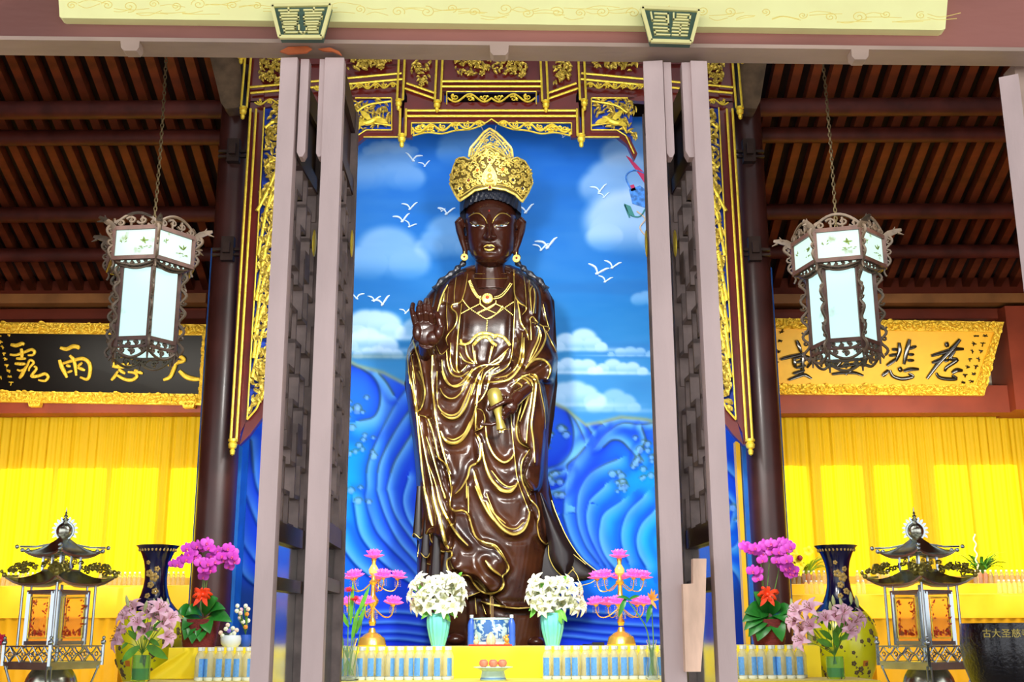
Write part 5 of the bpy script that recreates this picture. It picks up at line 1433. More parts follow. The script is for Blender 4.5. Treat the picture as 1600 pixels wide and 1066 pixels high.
bouquet('lily_bouquet', 'loose pink lilies in the green glass jar at the left end of the altar', m_, PP,
    [(193,962),(214,972),(206,950),(232,955),(243,962),(258,974),(262,995),(188,985),(226,985),(250,950),(183,1000),(268,965)], m_, 7.98,
    [(215,1000,200,985),(225,1000,240,985),(200,1005,190,1015),(235,1000,250,1010),(212,990,205,975),(240,985,255,970),(218,1010,190,1035),(230,1010,262,1030),(215,985,228,968)], 7, 1., .08, [(243,950),(253,948),(262,950),(226,953),(200,945)])
m_ = glassjar(1293, 1320, 1026, 8.0, 'green glass jar holding pink lilies, right end of the altar shelf')
bouquet('lily_bouquet', 'loose pink lilies in the green glass jar at the right end of the altar', m_, PP,
    [(1240,970),(1252,985),(1266,978),(1290,965),(1306,962),(1330,985),(1320,955),(1345,965),(1337,972),(1250,1000),(1265,950),(1325,978),(1243,955)], m_, 7.98,
    [(1305,1000,1310,975),(1300,1000,1280,985),(1312,1000,1335,990),(1300,1010,1275,1000),(1310,990,1322,968),(1285,975,1275,960),(1308,1012,1302,985),(1298,985,1290,970)], 9, 1., .08, [(1303,945),(1298,955),(1340,945),(1330,940),(1238,950),(1316,948)])

# orchids -----------------------------------------------------------
M_orc = mat('magenta_orchid', sr(206,64,196), .45, noise=.12, nscale=25); M_orcd = mat('orchid_throat', sr(230,80,150), .4)
def orchid_mesh(s=.045):
    mb = MB()
    for a, w, l in ((90,.9,1.),(210,.8,1.),(330,.8,1.),(15,1.5,1.05),(165,1.5,1.05)):
        a = math.radians(a); d = Vector((math.cos(a), math.sin(a), 0)); c = d*s*.5*l
        mb.ball(c+Vector((0,0,.003*(w > 1))), s*.5, 10, 5, (l if abs(d.x) > .5 else w*.7, w*.75 if abs(d.x) > .5 else l, .12))
    return mb
mo = MB(); mo.ball((0,-.006,.01), .009, 7, 5); mo.blade((0,0,.006),(0,-.02,.016),.014,(0,0,.004),.002,3)
PO = flower_proto('orchid_blossom', orchid_mesh(), M_orc, ('lip', mo, M_orcd))
M_wick = mat('maroon_wicker', sr(118,34,34), .5, noise=.3, nscale=40, bump=.6, bscale=90, stretch=(1,1,4)); M_bow = mat('red_orange_ribbon', sr(246,70,30), .35, noise=.15, nscale=30)
def orchid(label, cx, x0, x1, ypot, blossoms, stemx, leaves, bow, Y, seed):
    c = at(cx, 1005, Y); u = S(Y); base = Vector((c.x,Y,ZU)); t = thing('potted_orchid', label, 'potted orchid', base); r = random.Random(seed)
    R = (x1-x0)/2*u; h = at(cx, ypot, Y).z-ZU
    mb = MB(); n = 14; prof = []
    for i in range(n+1):
        q = i/n; prof.append((R*(.78+.22*q)+(.003 if i % 2 else 0), ZU+h*q))
    mb.lathe(prof+[(R*.9,ZU+h),(R*.85,ZU+h*.8)], (c.x,Y,0), 32, cap=False); mesh_obj('pot', mb, M_wick, t)
    mb = MB(); mb.lathe([(0.0005,ZU+h*.85),(R*.86,ZU+h*.85)][::-1], (c.x,Y,0), 20); mesh_obj('moss', mb, mat('moss', sr(60,70,30), .9), t)
    st = MB(); top = Vector((c.x,Y,ZU+h*.9))
    for sx in stemx:
        P = [top+Vector((r.uniform(-.03,.03),0,0))]+[at(x, y, Y-.02) for x, y in sx]
        st.tube([tuple(p) for p in smooth_line(P, 5)], .003, 5)
    mesh_obj('flower_stem', st, M_stem, t)
    for (x, y) in blossoms:
        P = at(x, y, Y-.05-r.uniform(0,.1)); bloom(PO, t, base, P, (r.uniform(-.35,.35), -1, r.uniform(-.1,.35)), r.uniform(.9,1.12), r.uniform(-.3,.3))
    for (x0_, y0_, x1_, y1_, w, up) in leaves:
        A, B = at(x0_, y0_, Y-.03), at(x1_, y1_, Y-.14); mb = MB(); mb.blade(A, B, w*u, (0,-.03,up), .004, 7, (0,-1,.3), cup=.35); mesh_obj('leaf', mb, M_dleaf, t)
    bx, by = bow; mb = MB(); b = at(bx, by, Y-.13)
    for k in range(11):
        a = k*2*PI/11+r.uniform(-.2,.2); d = Vector((math.cos(a)*1.15, -.25, math.sin(a)*.8)); L = .058*r.uniform(.8,1.15)
        q = smooth_line([b, b+d*L*.6+Vector((0,-.018,.014)), b+d*L, b+d*L*.55+Vector((0,.012,-.012)), b], 4); mb.tube([tuple(p) for p in q], .0105, 6, flat=.25)
    for s_ in (-1, .7): mb.blade(b, b+Vector((s_*.06,-.02,-.085)), .035, (0,-.01,0), .002, 4, (0,-1,0))
    mb.ball(b+Vector((0,-.012,0)), .016, 8, 6); mesh_obj('bow', mb, M_bow, t)
X3 = lambda pts: [(170+x/4.333, 820+y/4.333) for x, y in pts]; X7 = lambda pts: [(1130+x/4.333, 820+y/4.333) for x, y in pts]
b1 = X3([(440,265),(495,235),(530,160),(570,195),(600,145),(665,125),(680,160),(695,215),(740,180),(620,255),(670,265),(640,305),(690,310),(640,355),(810,160),(770,215),(840,215),(815,285),(530,240),(780,240),(850,250),(560,150),(620,170),(545,205),(590,220),(720,250),(760,190),(700,280),(470,270),(640,145),(835,185)])
orchid('purple orchid with a red bow in a maroon wicker pot, before the left column', 311, 281, 341, 968, b1, [[(318,900),(316,862),(300,850),(280,870)],[(325,900),(335,858),(355,868),(366,885)],[(320,910),(322,870),(318,895)]],
   [(310,968,288,1000,22,.02),(312,968,300,1006,24,.02),(322,966,328,990,22,.02),(318,960,340,935,24,.03),(325,965,362,972,20,.03),(300,965,278,955,20,.03),(315,962,290,962,18,.04),(322,968,312,1003,20,.0),(320,962,352,952,16,.04),(312,965,284,985,20,.03)], (317,929), 8.66, 3)
b2 = X7([(145,145),(200,185),(170,165),(280,135),(325,130),(360,145),(330,185),(375,185),(400,115),(430,130),(455,150),(270,200),(265,240),(360,245),(400,270),(430,240),(420,300),(450,330),(480,310),(200,315),(235,315),(235,365),(470,340),(410,150),(345,160),(385,220),(415,255),(445,290),(300,150),(430,170),(215,160)])
orchid('purple orchid with a red bow in a maroon wicker pot, before the right column', 1202, 1174, 1231, 968, b2, [[(1192,905),(1185,870),(1165,855)],[(1200,905),(1205,860),(1215,848),(1232,850)],[(1215,900),(1222,860),(1235,885)],[(1190,900),(1188,890),(1186,900)]],
   [(1195,962,1164,958,26,.03),(1198,962,1170,995,24,.03),(1196,966,1184,1002,26,.02),(1205,964,1222,1003,24,.02),(1200,960,1178,925,20,.02),(1210,962,1240,955,18,.03),(1205,960,1218,942,18,.03),(1200,958,1160,972,22,.03),(1208,962,1232,975,18,.03),(1197,960,1163,985,20,.03)], (1199,929), 8.66, 4)

# small mixed posies left of the doors --------------------------------
def posy(label, x0, x1, ytop, m, flowers, Y, seed):
    c = at((x0+x1)/2, 1005, Y); u = S(Y); R = (x1-x0)/2*u; h = at(x0, ytop, Y).z-ZU; t = thing('posy_cup', label, 'flower pot', (c.x,Y,ZU)); r = random.Random(seed)
    mb = MB(); mb.lathe([(R*.7,ZU),(R*.95,ZU+h*.3),(R,ZU+h*.7),(R*.9,ZU+h)], (c.x,Y,0), 24); mesh_obj('cup', mb, m, t)
    st = MB(); top = Vector((c.x,Y,ZU+h))
    groups = {}
    for x, y, col in flowers:
        P = at(x, y, Y-r.uniform(.0,.05)); st.tube([top, (top+P)/2+Vector((0,.005,.005)), P], .002, 4); st.blade((top+P)/2, P+Vector((r.uniform(-.02,.02),-.01,-.012)), .014, (0,0,.004), .001, 3)
        mb = MB()
        for k in range(9): a = k*2*PI/9; mb.ball(P+Vector((.009*math.cos(a),-.004,.009*math.sin(a))), .0075, 6, 4, (1,.6,1))
        mb.ball(P+Vector((0,-.01,0)), .008, 6, 4); mesh_obj('blossom', mb, col, t)
    mesh_obj('foliage', st, M_stem, t)
M_pur = mat('violet_petal', sr(130,110,200), .5); M_pch = mat('peach_petal', sr(248,220,200), .5); M_ora = mat('orange_petal', sr(226,150,60), .5)
posy('white cup of pale cream and violet posies, right of the left orchid pot', 345, 376, 993, mat('white_porcelain', sr(214,226,232), .25), [(345,989,M_pch),(353,983,M_wh),(356,977,M_pch),(358,986,M_pur),(364,982,M_wh),(366,990,M_wh),(348,994,M_wh),(370,985,M_pch),(361,993,M_wh)], 8.55, 1)
posy('blue cup of pink and peach posies next to the left door leaves', 374, 392, 992, mat('cobalt_porcelain', sr(40,86,190), .25), [(371,947,M_wh),(377,953,M_pink),(370,955,M_wh),(384,947,M_wh),(386,960,M_ora),(375,965,M_pch),(380,972,M_wh),(384,980,M_ora),(376,958,M_pch),(388,952,M_pch),(388,970,M_wh)], 8.76, 2)

# lotus lamps --------------------------------------------------------
M_lot = mat('pink_lotus', sr(255,110,206), .35, noise=.08, nscale=30, emis=(1,.2,.55), es=.35); M_cry = mat('crystal', (.9,.92,1), .03, trans=.9, ior=1.4); M_brass = mat('polished_gold', (1.,.66,.12), .22, metal=.7)
M_abulb = mat('amber_globe', sr(255,190,90), .25, emis=(1,.55,.15), es=.5)
def lotus_mesh(s):
    mb = MB()
    for ring, n, el, L in ((0,11,16,1.),(1,10,42,1.),(2,7,66,.9)):
        for k in range(n):
            a = (k+.5*ring)*2*PI/n; e = math.radians(el); d = Vector((math.cos(a)*math.cos(e), math.sin(a)*math.cos(e), math.sin(e)))
            mb.blade(d*s*.15, d*s*L, s*.72, (0,0,-s*.06), .002, 4, (0,0,1) if el < 60 else (math.cos(a),math.sin(a),0), cup=.5)
    mb.ball((0,0,s*.15), s*.28, 8, 5); return mb
PL = [mesh_obj('lotus', lotus_mesh(.076), M_lot, None, True, org=(0,0,0))]
def lotus_lamp(label, px, Y):
    u = S(Y); c = at(px, 1005, Y); base = Vector((c.x,Y,ZU)); Z = lambda y: at(px, y, Y).z; t = thing('lotus_lamp', label, 'lamp', base)
    mb = MB(); mb.lathe([(21*u,ZU),(22*u,ZU+.01),(19*u,ZU+.06),(18*u,ZU+.065)], (c.x,Y,0), 32); mb.lathe([(17*u,ZU+.065),(12*u,ZU+.085),(6*u,ZU+.1),(4*u,ZU+.13)], (c.x,Y,0), 24); mesh_obj('base', mb, M_brass, t)
    mb = MB(); mb.lathe([(4*u,Z(978)),(6*u,Z(972)),(3*u,Z(965)),(3*u,Z(950)),(8*u,Z(943)),(9*u,Z(938)),(4*u,Z(930)),(3*u,Z(915)),(7*u,Z(910)),(3*u,Z(905)),(3*u,Z(895)),(5*u,Z(892)),(3*u,Z(880)),(4*u,Z(874)),(6*u,Z(873))], (c.x,Y,0), 16); mesh_obj('stem', mb, M_brass, t)
    mb = MB(); mb.lathe([(2*u,Z(901)),(7*u,Z(896)),(7.5*u,Z(890)),(3*u,Z(882))], (c.x,Y,0), 16); mb.lathe([(2*u,Z(943)),(6*u,Z(940)),(7*u,Z(936)),(3*u,Z(931))], (c.x,Y,0), 16); mesh_obj('amber_globe', mb, M_abulb, t)
    bloom(PL, t, base, Vector((c.x,Y,Z(872))), (0,-.1,1), 1.05)
    cr = MB()
    for yt, R, off in ((905, 37, .2), (946, 38, .75)):
        for k in range(5):
            a = off+k*2*PI/5; d = Vector((math.cos(a), math.sin(a)*.9, 0)); mb = MB(); E = Vector((c.x,Y,Z(yt)))+d*R*u
            q = smooth_line([Vector((c.x,Y,Z(yt+2))), Vector((c.x,Y,Z(yt+17)))+d*R*u*.5, Vector((c.x,Y,Z(yt+18)))+d*R*u*.85, Vector((c.x,Y,Z(yt+8)))+d*R*u, E], 4)
            mb.tube([tuple(p) for p in q], .0042, 6); mb.lathe([(.006,-.012),(.02,0),(.022,.004),(.006,.004)], E, 12); mesh_obj('arm', mb, M_brass, t)
            bloom(PL, t, base, E+Vector((0,0,.004)), (d.x*.15, d.y*.15-.12, 1), 1.)
            for j in range(5):
                b2 = a+j*1.25; Pq = E+Vector((.022*math.cos(b2), .022*math.sin(b2), -.008))
                for h in range(4): cr.ball(Pq-Vector((0,0,.012*h+.006)), .0042-.0005*(h < 3), 5, 4, (.8,.8,1.2))
    for j in range(10):
        b2 = j*2*PI/10; Pq = Vector((c.x+.035*math.cos(b2), Y+.035*math.sin(b2), Z(955)))
        for h in range(5): cr.ball(Pq-Vector((0,0,.013*h)), .0045, 5, 4, (.8,.8,1.2))
    o = mesh_obj('crystal_drops', cr, M_cry, t); o['kind'] = 'stuff'
lotus_lamp('tiered gold lamp with pink lotus cups, left of the white lilies', 581, 8.66)
lotus_lamp('tiered gold lamp with pink lotus cups, right of the white lilies', 971, 8.66)

# offerings in the middle -------------------------------------------
M_bw = bpy.data.materials.new('blue_white_porcelain'); M_bw.use_nodes = True; nt = M_bw.node_tree; b = nt.nodes['Principled BSDF']; b.inputs['Roughness'].default_value = .15
tc = nt.nodes.new('ShaderNodeTexCoord'); n = nt.nodes.new('ShaderNodeTexNoise'); n.inputs['Scale'].default_value = 18; n.inputs['Detail'].default_value = 4; n.inputs['Distortion'].default_value = 1.2
rp = nt.nodes.new('ShaderNodeValToRGB'); rp.color_ramp.elements[0].position = .46; rp.color_ramp.elements[0].color = (*sr(54,104,170),1); rp.color_ramp.elements[1].position = .54; rp.color_ramp.elements[1].color = (*sr(184,216,220),1)
nt.links.new(tc.outputs['Object'], n.inputs['Vector']); nt.links.new(n.outputs['Fac'], rp.inputs['Fac']); nt.links.new(rp.outputs[0], b.inputs['Base Color'])
M_celad = mat('pale_celadon', sr(190,222,220), .2, coat=.3)
Yc = 8.72; c = at(768, 1005, Yc); u = S(Yc)
t = thing('incense_pot', 'round blue and white porcelain incense pot in the centre of the altar', 'incense pot', (c.x,Yc,ZU))
h = at(768, 966, Yc).z-ZU; R = 27*u
mb = MB(); mb.lathe([(R*.9,ZU),(R,ZU+.02),(R*1.02,ZU+h*.5),(R*1.02,ZU+h*.9),(R*1.0,ZU+h),(R*.93,ZU+h),(R*.9,ZU+h*.8),(0.0005,ZU+h*.8)], (c.x,Yc,0), 40, cap=False); mesh_obj('pot', mb, M_bw, t)
mb = MB(); mb.lathe([(R*1.03,ZU+h*.93),(R*1.05,ZU+h*.96),(R*1.03,ZU+h)], (c.x,Yc,0), 40, cap=False); mb.lathe([(R*.93,ZU),(R*1.03,ZU+.012),(R*1.02,ZU+.03)], (c.x,Yc,0), 40, cap=False); mesh_obj('rim_band', mb, M_celad, t)
for dx in (-.004, .003, .010):
    mb = MB(); mb.tube([(c.x+dx, Yc, ZU+h*.75), (c.x+dx*1.3, Yc, at(768, 930+600*abs(dx), Yc).z)], .0022, 5)
    single('incense_stick', mb, mat('incense', sr(150,120,80), .8), 'thin incense stick standing in the blue and white pot', 'incense stick', group='incense sticks in the pot')
M_lab2 = mat('deep_blue_label', sr(60,104,214), .35, noise=.1)
wb2 = bottle_proto('blue_bottle', .0275, .222, M_lab2, M_capw, None, 'bottle', 'bottle')
for x, lab in ((736.5, 'bottle wrapped in a blue label, left side of the incense pot'), (799.5, 'bottle wrapped in a blue label, right side of the incense pot')):
    p = at(x, 1005, 8.72); place(wb2, (p.x, 8.72, ZU), lab)
a = at(733, 1012, 8.52); b = at(800, 1012, 8.52); mb = MB(); mb.box((a.x, 8.45, ZU), (b.x, 8.59, ZU+.012)); single('red_mat', mb, mat('red_felt', sr(226,60,30), .7), 'flat red mat under the small figurines before the incense pot', 'mat', smooth=False)
zm = ZU+.012
def figurine(x, kind, label, m):
    p = at(x, 1005, 8.52); mb = MB(); P = Vector((p.x, 8.52, zm))
    if kind == 0: mb.lathe([(.012,0),(.02,.012),(.02,.026),(.009,.036),(.013,.046),(.012,.056),(.004,.066),(.001,.074)], P, 16)
    if kind == 1:
        mb.lathe([(.028,0),(.034,.02),(.03,.045),(.02,.068),(.006,.084),(.001,.088)], P, 20, flute=.05, nfl=10)
    if kind == 2:
        mb.lathe([(.02,0),(.021,.006),(.014,.012)], P, 12); mb.ball(P+Vector((0,0,.03)), .018, 10, 7, (1,.8,1.1)); mb.ball(P+Vector((-.003,0,.056)), .012, 10, 7)
        mb.ball(P+Vector((.012,0,.064)), .005, 6, 4); mb.tube([P+Vector((-.01,0,.035)), P+Vector((-.024,-.005,.045)), P+Vector((-.022,0,.056))], .005, 6)
    single('figurine', mb, m, label, 'figurine', loc=P)
figurine(744, 0, 'small ivory gourd figurine on the red mat', mat('ivory', sr(230,224,170), .4, noise=.15, nscale=60))
figurine(767, 1, 'cream fluted shell ornament in the middle of the red mat', mat('cream_shell', sr(232,214,160), .35, noise=.2, nscale=80))
figurine(792, 2, 'tiny golden animal figurine on the red mat', mat('honey_gold', sr(222,170,70), .35, metal=.3))
# peaches on a footed dish
Yp = 7.98; c = at(770.5, 1060, Yp); u = S(Yp)
t = thing('footed_dish', 'blue white footed dish holding three peaches in front of the altar', 'dish', (c.x,Yp,ZLo)); hb = at(770, 1048, Yp).z-ZLo
mb = MB(); zt_ = at(770,1043,Yp).z
mb.lathe([(19*u,ZLo),(20*u,ZLo+.005),(17*u,zt_-.025),(22*u,zt_-.012),(30*u,zt_),(29*u,zt_+.004),(20*u,zt_-.006),(.0005,zt_-.008)], (c.x,Yp,0), 40, cap=False); mesh_obj('dish', mb, M_celad, t)
mb = MB(); mb.lathe([(20.1*u,ZLo+.008),(19.2*u,ZLo+.02)], (c.x,Yp,0), 40, cap=False); mb.lathe([(24*u,zt_-.0085),(28*u,zt_-.001)], (c.x,Yp,0), 40, cap=False); mesh_obj('blue_band', mb, mat('blue_glaze', sr(110,150,200), .2), t)
M_peach = mat('peach_skin', sr(240,120,96), .45, noise=.2, nscale=25, col2=sr(246,160,110))
for i, (dx, dy, lab) in enumerate(((-.063,0,'left peach on the footed dish'),(0.001,-.01,'front middle peach on the footed dish'),(.062,0,'right peach on the footed dish, slightly higher'))):
    P = Vector((c.x+dx, Yp+dy, zt_-.004)); n_ = 20; mb = MB(); R = .031
    vs = []; fs = []
    for k in range(13):
        th = PI*k/12
        for j in range(n_):
            ph = 2*PI*j/n_; rr_ = R*(1-.10*math.exp(-((math.sin(ph*.5-.2+i))/.12)**2)*math.sin(th)); vs.append(P+Vector((rr_*math.sin(th)*math.cos(ph), rr_*math.sin(th)*math.sin(ph), R+R*.92*math.cos(th)-.006*math.exp(-(th/.35)**2))))
    for k in range(12):
        for j in range(n_): fs.append((k*n_+j, (k+1)*n_+j, (k+1)*n_+(j+1) % n_, k*n_+(j+1) % n_))
    mb.add(vs, fs); single('peach', mb, M_peach, lab, 'peach', loc=P, group='peaches on the dish')
# clear vases with single stems
M_cg = mat('clear_vase_glass', (.92,.97,.95), .03, trans=.96, ior=1.15)
def clearvase(x0, x1, ytop, Y, label):
    c = at((x0+x1)/2, 1060, Y); R = (x1-x0)/2*S(Y); h = at(x0, ytop, Y).z-ZLo
    mb = MB(); mb.lathe([(R*.8,0),(R,.01),(R*.92,h*.3),(R*.6,h*.6),(R*.62,h*.85),(R*.8,h),(R*.76,h),(R*.58,h*.85),(R*.56,h*.6),(R*.86,h*.3),(R*.9,.014),(.0005,.014)], (c.x,Y,ZLo), 24, cap=False)
    single('glass_vase', mb, M_cg, label, 'vase', loc=(c.x,Y,ZLo)); return Vector((c.x,Y,ZLo))
p = clearvase(527, 560, 998, 7.98, 'clear glass vase with red gerberas at the foot of the left lotus lamp')
t = thing('gerbera_stems', 'two red gerberas on long stems with strap leaves in the clear glass vase', 'cut flowers', p+Vector((0,0,.02)))
mb = MB()
for x, y, xb in ((545,926,542),(555,938,545),(572,925,550),(532,990,538),(560,960,546)): mb.tube([tuple(q) for q in smooth_line([at(xb,1055,7.98), at((x+xb)/2,1000,7.98), at(x,y,7.96)], 5)], .0032, 6)
for k in range(6): mb.tube([at(533+k*4,1056,7.98), at(550-k*3,1010,7.99)], .003, 5)
mesh_obj('stem', mb, M_stem, t)
mb = MB()
for A in ((548,975,552,908),(560,960,578,915),(556,990,572,945),(545,980,530,950),(550,1000,560,950),(536,1010,530,985)):
    a, b = at(A[0],A[1],7.97), at(A[2],A[3],7.94); mb.blade(a, b, .03, (0,-.01,0), .0015, 5, (0,-1,0), cup=.2)
mesh_obj('leaf', mb, M_lleaf, t)
M_red = mat('red_petal', sr(226,40,40), .45)
for x, y in ((545,923),(555,937)):
    mb = MB(); P = at(x, y, 7.94)
    for ring in range(2):
        for k in range(14):
            a = (k+.5*ring)*2*PI/14; mb.blade(P, P+Vector((math.cos(a)*.036,math.sin(a)*.03-.004*ring,math.sin(a)*.016+.004+.008*ring)), .012, (0,0,.003), .001, 3)
    mb.ball(P+Vector((0,0,.006)), .012, 8, 5, (1,1,.5)); mesh_obj('gerbera_bloom', mb, M_red, t)
p = clearvase(1010, 1030, 1000, 7.98, 'clear glass vase with bird of paradise flower, left of the right hand door leaves')
t = thing('bird_of_paradise', 'bird of paradise flower with an orange crest in the clear vase on the right', 'cut flowers', p+Vector((0,0,.02)))
mb = MB(); mb.tube([tuple(q) for q in smooth_line([at(1019,1055,7.98), at(1012,990,7.98), at(998,962,7.97), at(982,940,7.96)], 6)], [.0045]*19, 6); mb.tube([at(1020,1055,7.98), at(1021,1000,7.98), at(1018,945,7.96)], .004, 6)
for k in range(5): mb.tube([at(1013+k*3,1056,7.98), at(1022-k*2,1012,7.99)], .003, 5)
mesh_obj('stem', mb, M_stem, t)
mb = MB()
for A, w in (((978,935,966,966),.035),((1018,945,1010,975),.035),((984,937,963,934),.022),((982,938,1000,932),.02)): mb.blade(at(A[0],A[1],7.95), at(A[2],A[3],7.92), w, (0,-.01,.01), .0015, 5, (0,-1,0), cup=.25)
mesh_obj('leaf', mb, M_dleaf, t)
mb = MB()
for dx, dy in ((-6,-12),(0,-18),(5,-16),(10,-10),(12,-2),(2,8),(8,14)): mb.blade(at(1018,938,7.93), at(1018+dx,938+dy,7.91), .018, (0,-.005,0), .002, 4, (0,-1,0), cup=.3)
mesh_obj('orange_crest', mb, M_ora, t)
# small black charger behind the right lamp
a = at(926, 1004, 8.8); mb = MB(); b = at(944, 1004, 8.8); mb.box((a.x,8.78,ZU),(b.x,8.86,ZU+.022)); mb.tube([(a.x,8.8,ZU+.01),(a.x-.04,8.8,ZU+.006),(a.x-.07,8.84,ZU+.006)], .004, 5)
single('power_adapter', mb, mat('black_plastic', sr(20,20,24), .4), 'small flat black adapter left of the right lotus lamp', 'adapter', smooth=False)
# red blossom of a plant at the left edge
p = at(2, 1010, 7.2); t = thing('red_flower', 'red artificial flower at the left edge beside the steel lamp', 'flower', (p.x, 7.2, 0))
mb = MB(); P = at(2, 1000, 7.2)
for k in range(12): a = k*.9; mb.blade(P, P+Vector((math.cos(a)*.04,-.01,math.sin(a)*.04)), .035, (0,-.01,0), .002, 3, (0,-1,0), cup=.4)
mesh_obj('petal', mb, mat('crimson_silk', sr(216,24,60), .5), t)
mb = MB(); mb.tube([P, (P.x,7.2,.3)], .006, 6); mb.lathe([(.06,0),(.09,.3),(.085,.3)], (P.x,7.2,0), 16); mesh_obj('stem_and_pot', mb, M_plaster, t)
# ------------------------------------------------------------------ the carved bodhisattva
YS = 9.78
M_dk = mat('dark_polished_wood', sr(34,15,10), .26, spec=.42, nscale=3.2, col2=sr(66,35,18), bump=.06, bscale=14)
M_skin = mat('polished_skin_wood', sr(46,20,12), .24, spec=.45, noise=.2, nscale=4)
M_cloak = mat('dark_cloak_wood', sr(24,16,17), .3, coat=.3, noise=.3, nscale=4)
M_trim = mat('gilded_edge', (.80,.62,.15), .34, metal=.85, noise=.12, nscale=18)
M_hair = mat('blue_black_hair', sr(26,30,42), .35, bump=.3, bscale=40, stretch=(1,1,.2))
M_crown = mat('crown_gold', (.86,.66,.16), .36, metal=.6, noise=.25, nscale=30)
X0, X1, Y0_, Y1_ = 596, 960, 396, 1020
gx = np.arange(X0, X1+1.); gy = np.arange(Y0_, Y1_+1.); GX, GY = np.meshgrid(gx, gy)
def inpoly(X, Y, poly):
    c = np.zeros(X.shape, bool); n = len(poly)
    for i in range(n):
        x0, y0 = poly[i]; x1, y1 = poly[(i+1) % n]
        if y0 == y1: continue
        c ^= ((y0 > Y) != (y1 > Y)) & (X < (x1-x0)*(Y-y0)/(y1-y0)+x0)
    return c
rows = [(414,737,797),(420,722,812),(428,708,822),(436,692,838),(446,682,850),(458,670,858),(470,663,863),(490,657,866),(515,652,866),(530,645,866),(545,637,870),(560,634,872),(600,633,868),(640,638,862),(690,645,857),
        (740,650,856),(770,651,858),(800,652,864),(825,648,868),(836,646,866),(846,654,858),(870,651,852),(900,652,849),(930,656,848),(960,668,850),(1010,690,852)]
ry = [r[0] for r in rows]; XL = lambda y: np.interp(y, ry, [r[1] for r in rows]); XR = lambda y: np.interp(y, ry, [r[2] for r in rows])
BU = lambda y: np.interp(y, [420,440,480,540,620,700,800,900,1010], [.12,.20,.27,.31,.33,.32,.30,.28,.24])
xl, xr = XL(GY), XR(GY); U = np.clip((GX-(xl+xr)/2)/((xr-xl)/2), -1, 1)
D = BU(GY)*(1-np.abs(U)**2.4)**(1/1.8)
def bump(poly, h, w=5, smooth=True):
    global D
    P = smooth_line(poly+[poly[0]], 4) if smooth else np.array(poly+[poly[0]], float)
    m = inpoly(GX, GY, [tuple(p) for p in P[:-1]]); d, _ = polydist(GX, GY, P)
    D = D + h*np.where(m, sstep(0, w, d), 0)
bump([(724,420),(716,470),(720,500),(714,560),(722,590),(765,600),(800,585),(803,540),(803,470),(808,425)], -.055, 4)
bump([(702,432),(729,426),(724,470),(718,520),(715,580),(704,560),(698,535),(708,505),(704,480),(690,470)], .03, 3)
bump([(802,425),(820,436),(822,478),(818,495),(828,520),(824,550),(812,556),(803,500)], .03, 3)
bump([(738,555),(712,578),(690,600),(672,650),(678,700),(690,745),(712,770),(742,700),(750,650),(760,590)], .02, 10)
bump([(655,530),(678,540),(688,580),(680,640),(690,700),(704,760),(706,800),(700,850),(676,838),(646,835),(650,740),(636,640),(634,560)], .085, 6)
bump([(642,552),(650,545),(662,585),(664,625),(655,645),(648,640),(643,600)], -.09, 3)
bump([(664,650),(676,655),(690,700),(702,735),(704,790),(690,760),(676,700)], -.05, 3)
bump([(806,600),(820,592),(842,590),(852,610),(856,650),(852,700),(846,760),(830,770),(816,745),(826,705),(812,690),(808,660),(816,622),(806,610)], .11, 5)
bump([(796,640),(800,606),(830,580),(858,560),(870,560),(868,595),(850,600),(826,596),(812,606),(806,640)], .10, 8)
bump([(800,556),(818,520),(830,500),(852,515),(862,540),(868,560),(845,572),(820,580)], .05, 6)
bump([(735,580),(772,570),(800,562),(790,580),(768,600),(757,640),(744,682),(738,640),(744,606)], .035, 4)
bump([(742,640),(757,645),(757,670),(745,678),(752,700),(748,730),(738,700),(740,660)], .03, 3)
bump([(706,798),(730,798),(740,830),(756,848),(782,858),(794,886),(788,902),(784,920),(766,929),(744,906),(722,899),(706,892),(700,874),(704,840)], .075, 6)
bump([(660,840),(676,838),(682,800),(700,852),(702,862),(694,862),(678,855)], .03, 4)
bump([(822,745),(836,760),(845,800),(852,840),(858,850),(846,850),(838,820),(828,790)], .05, 4)
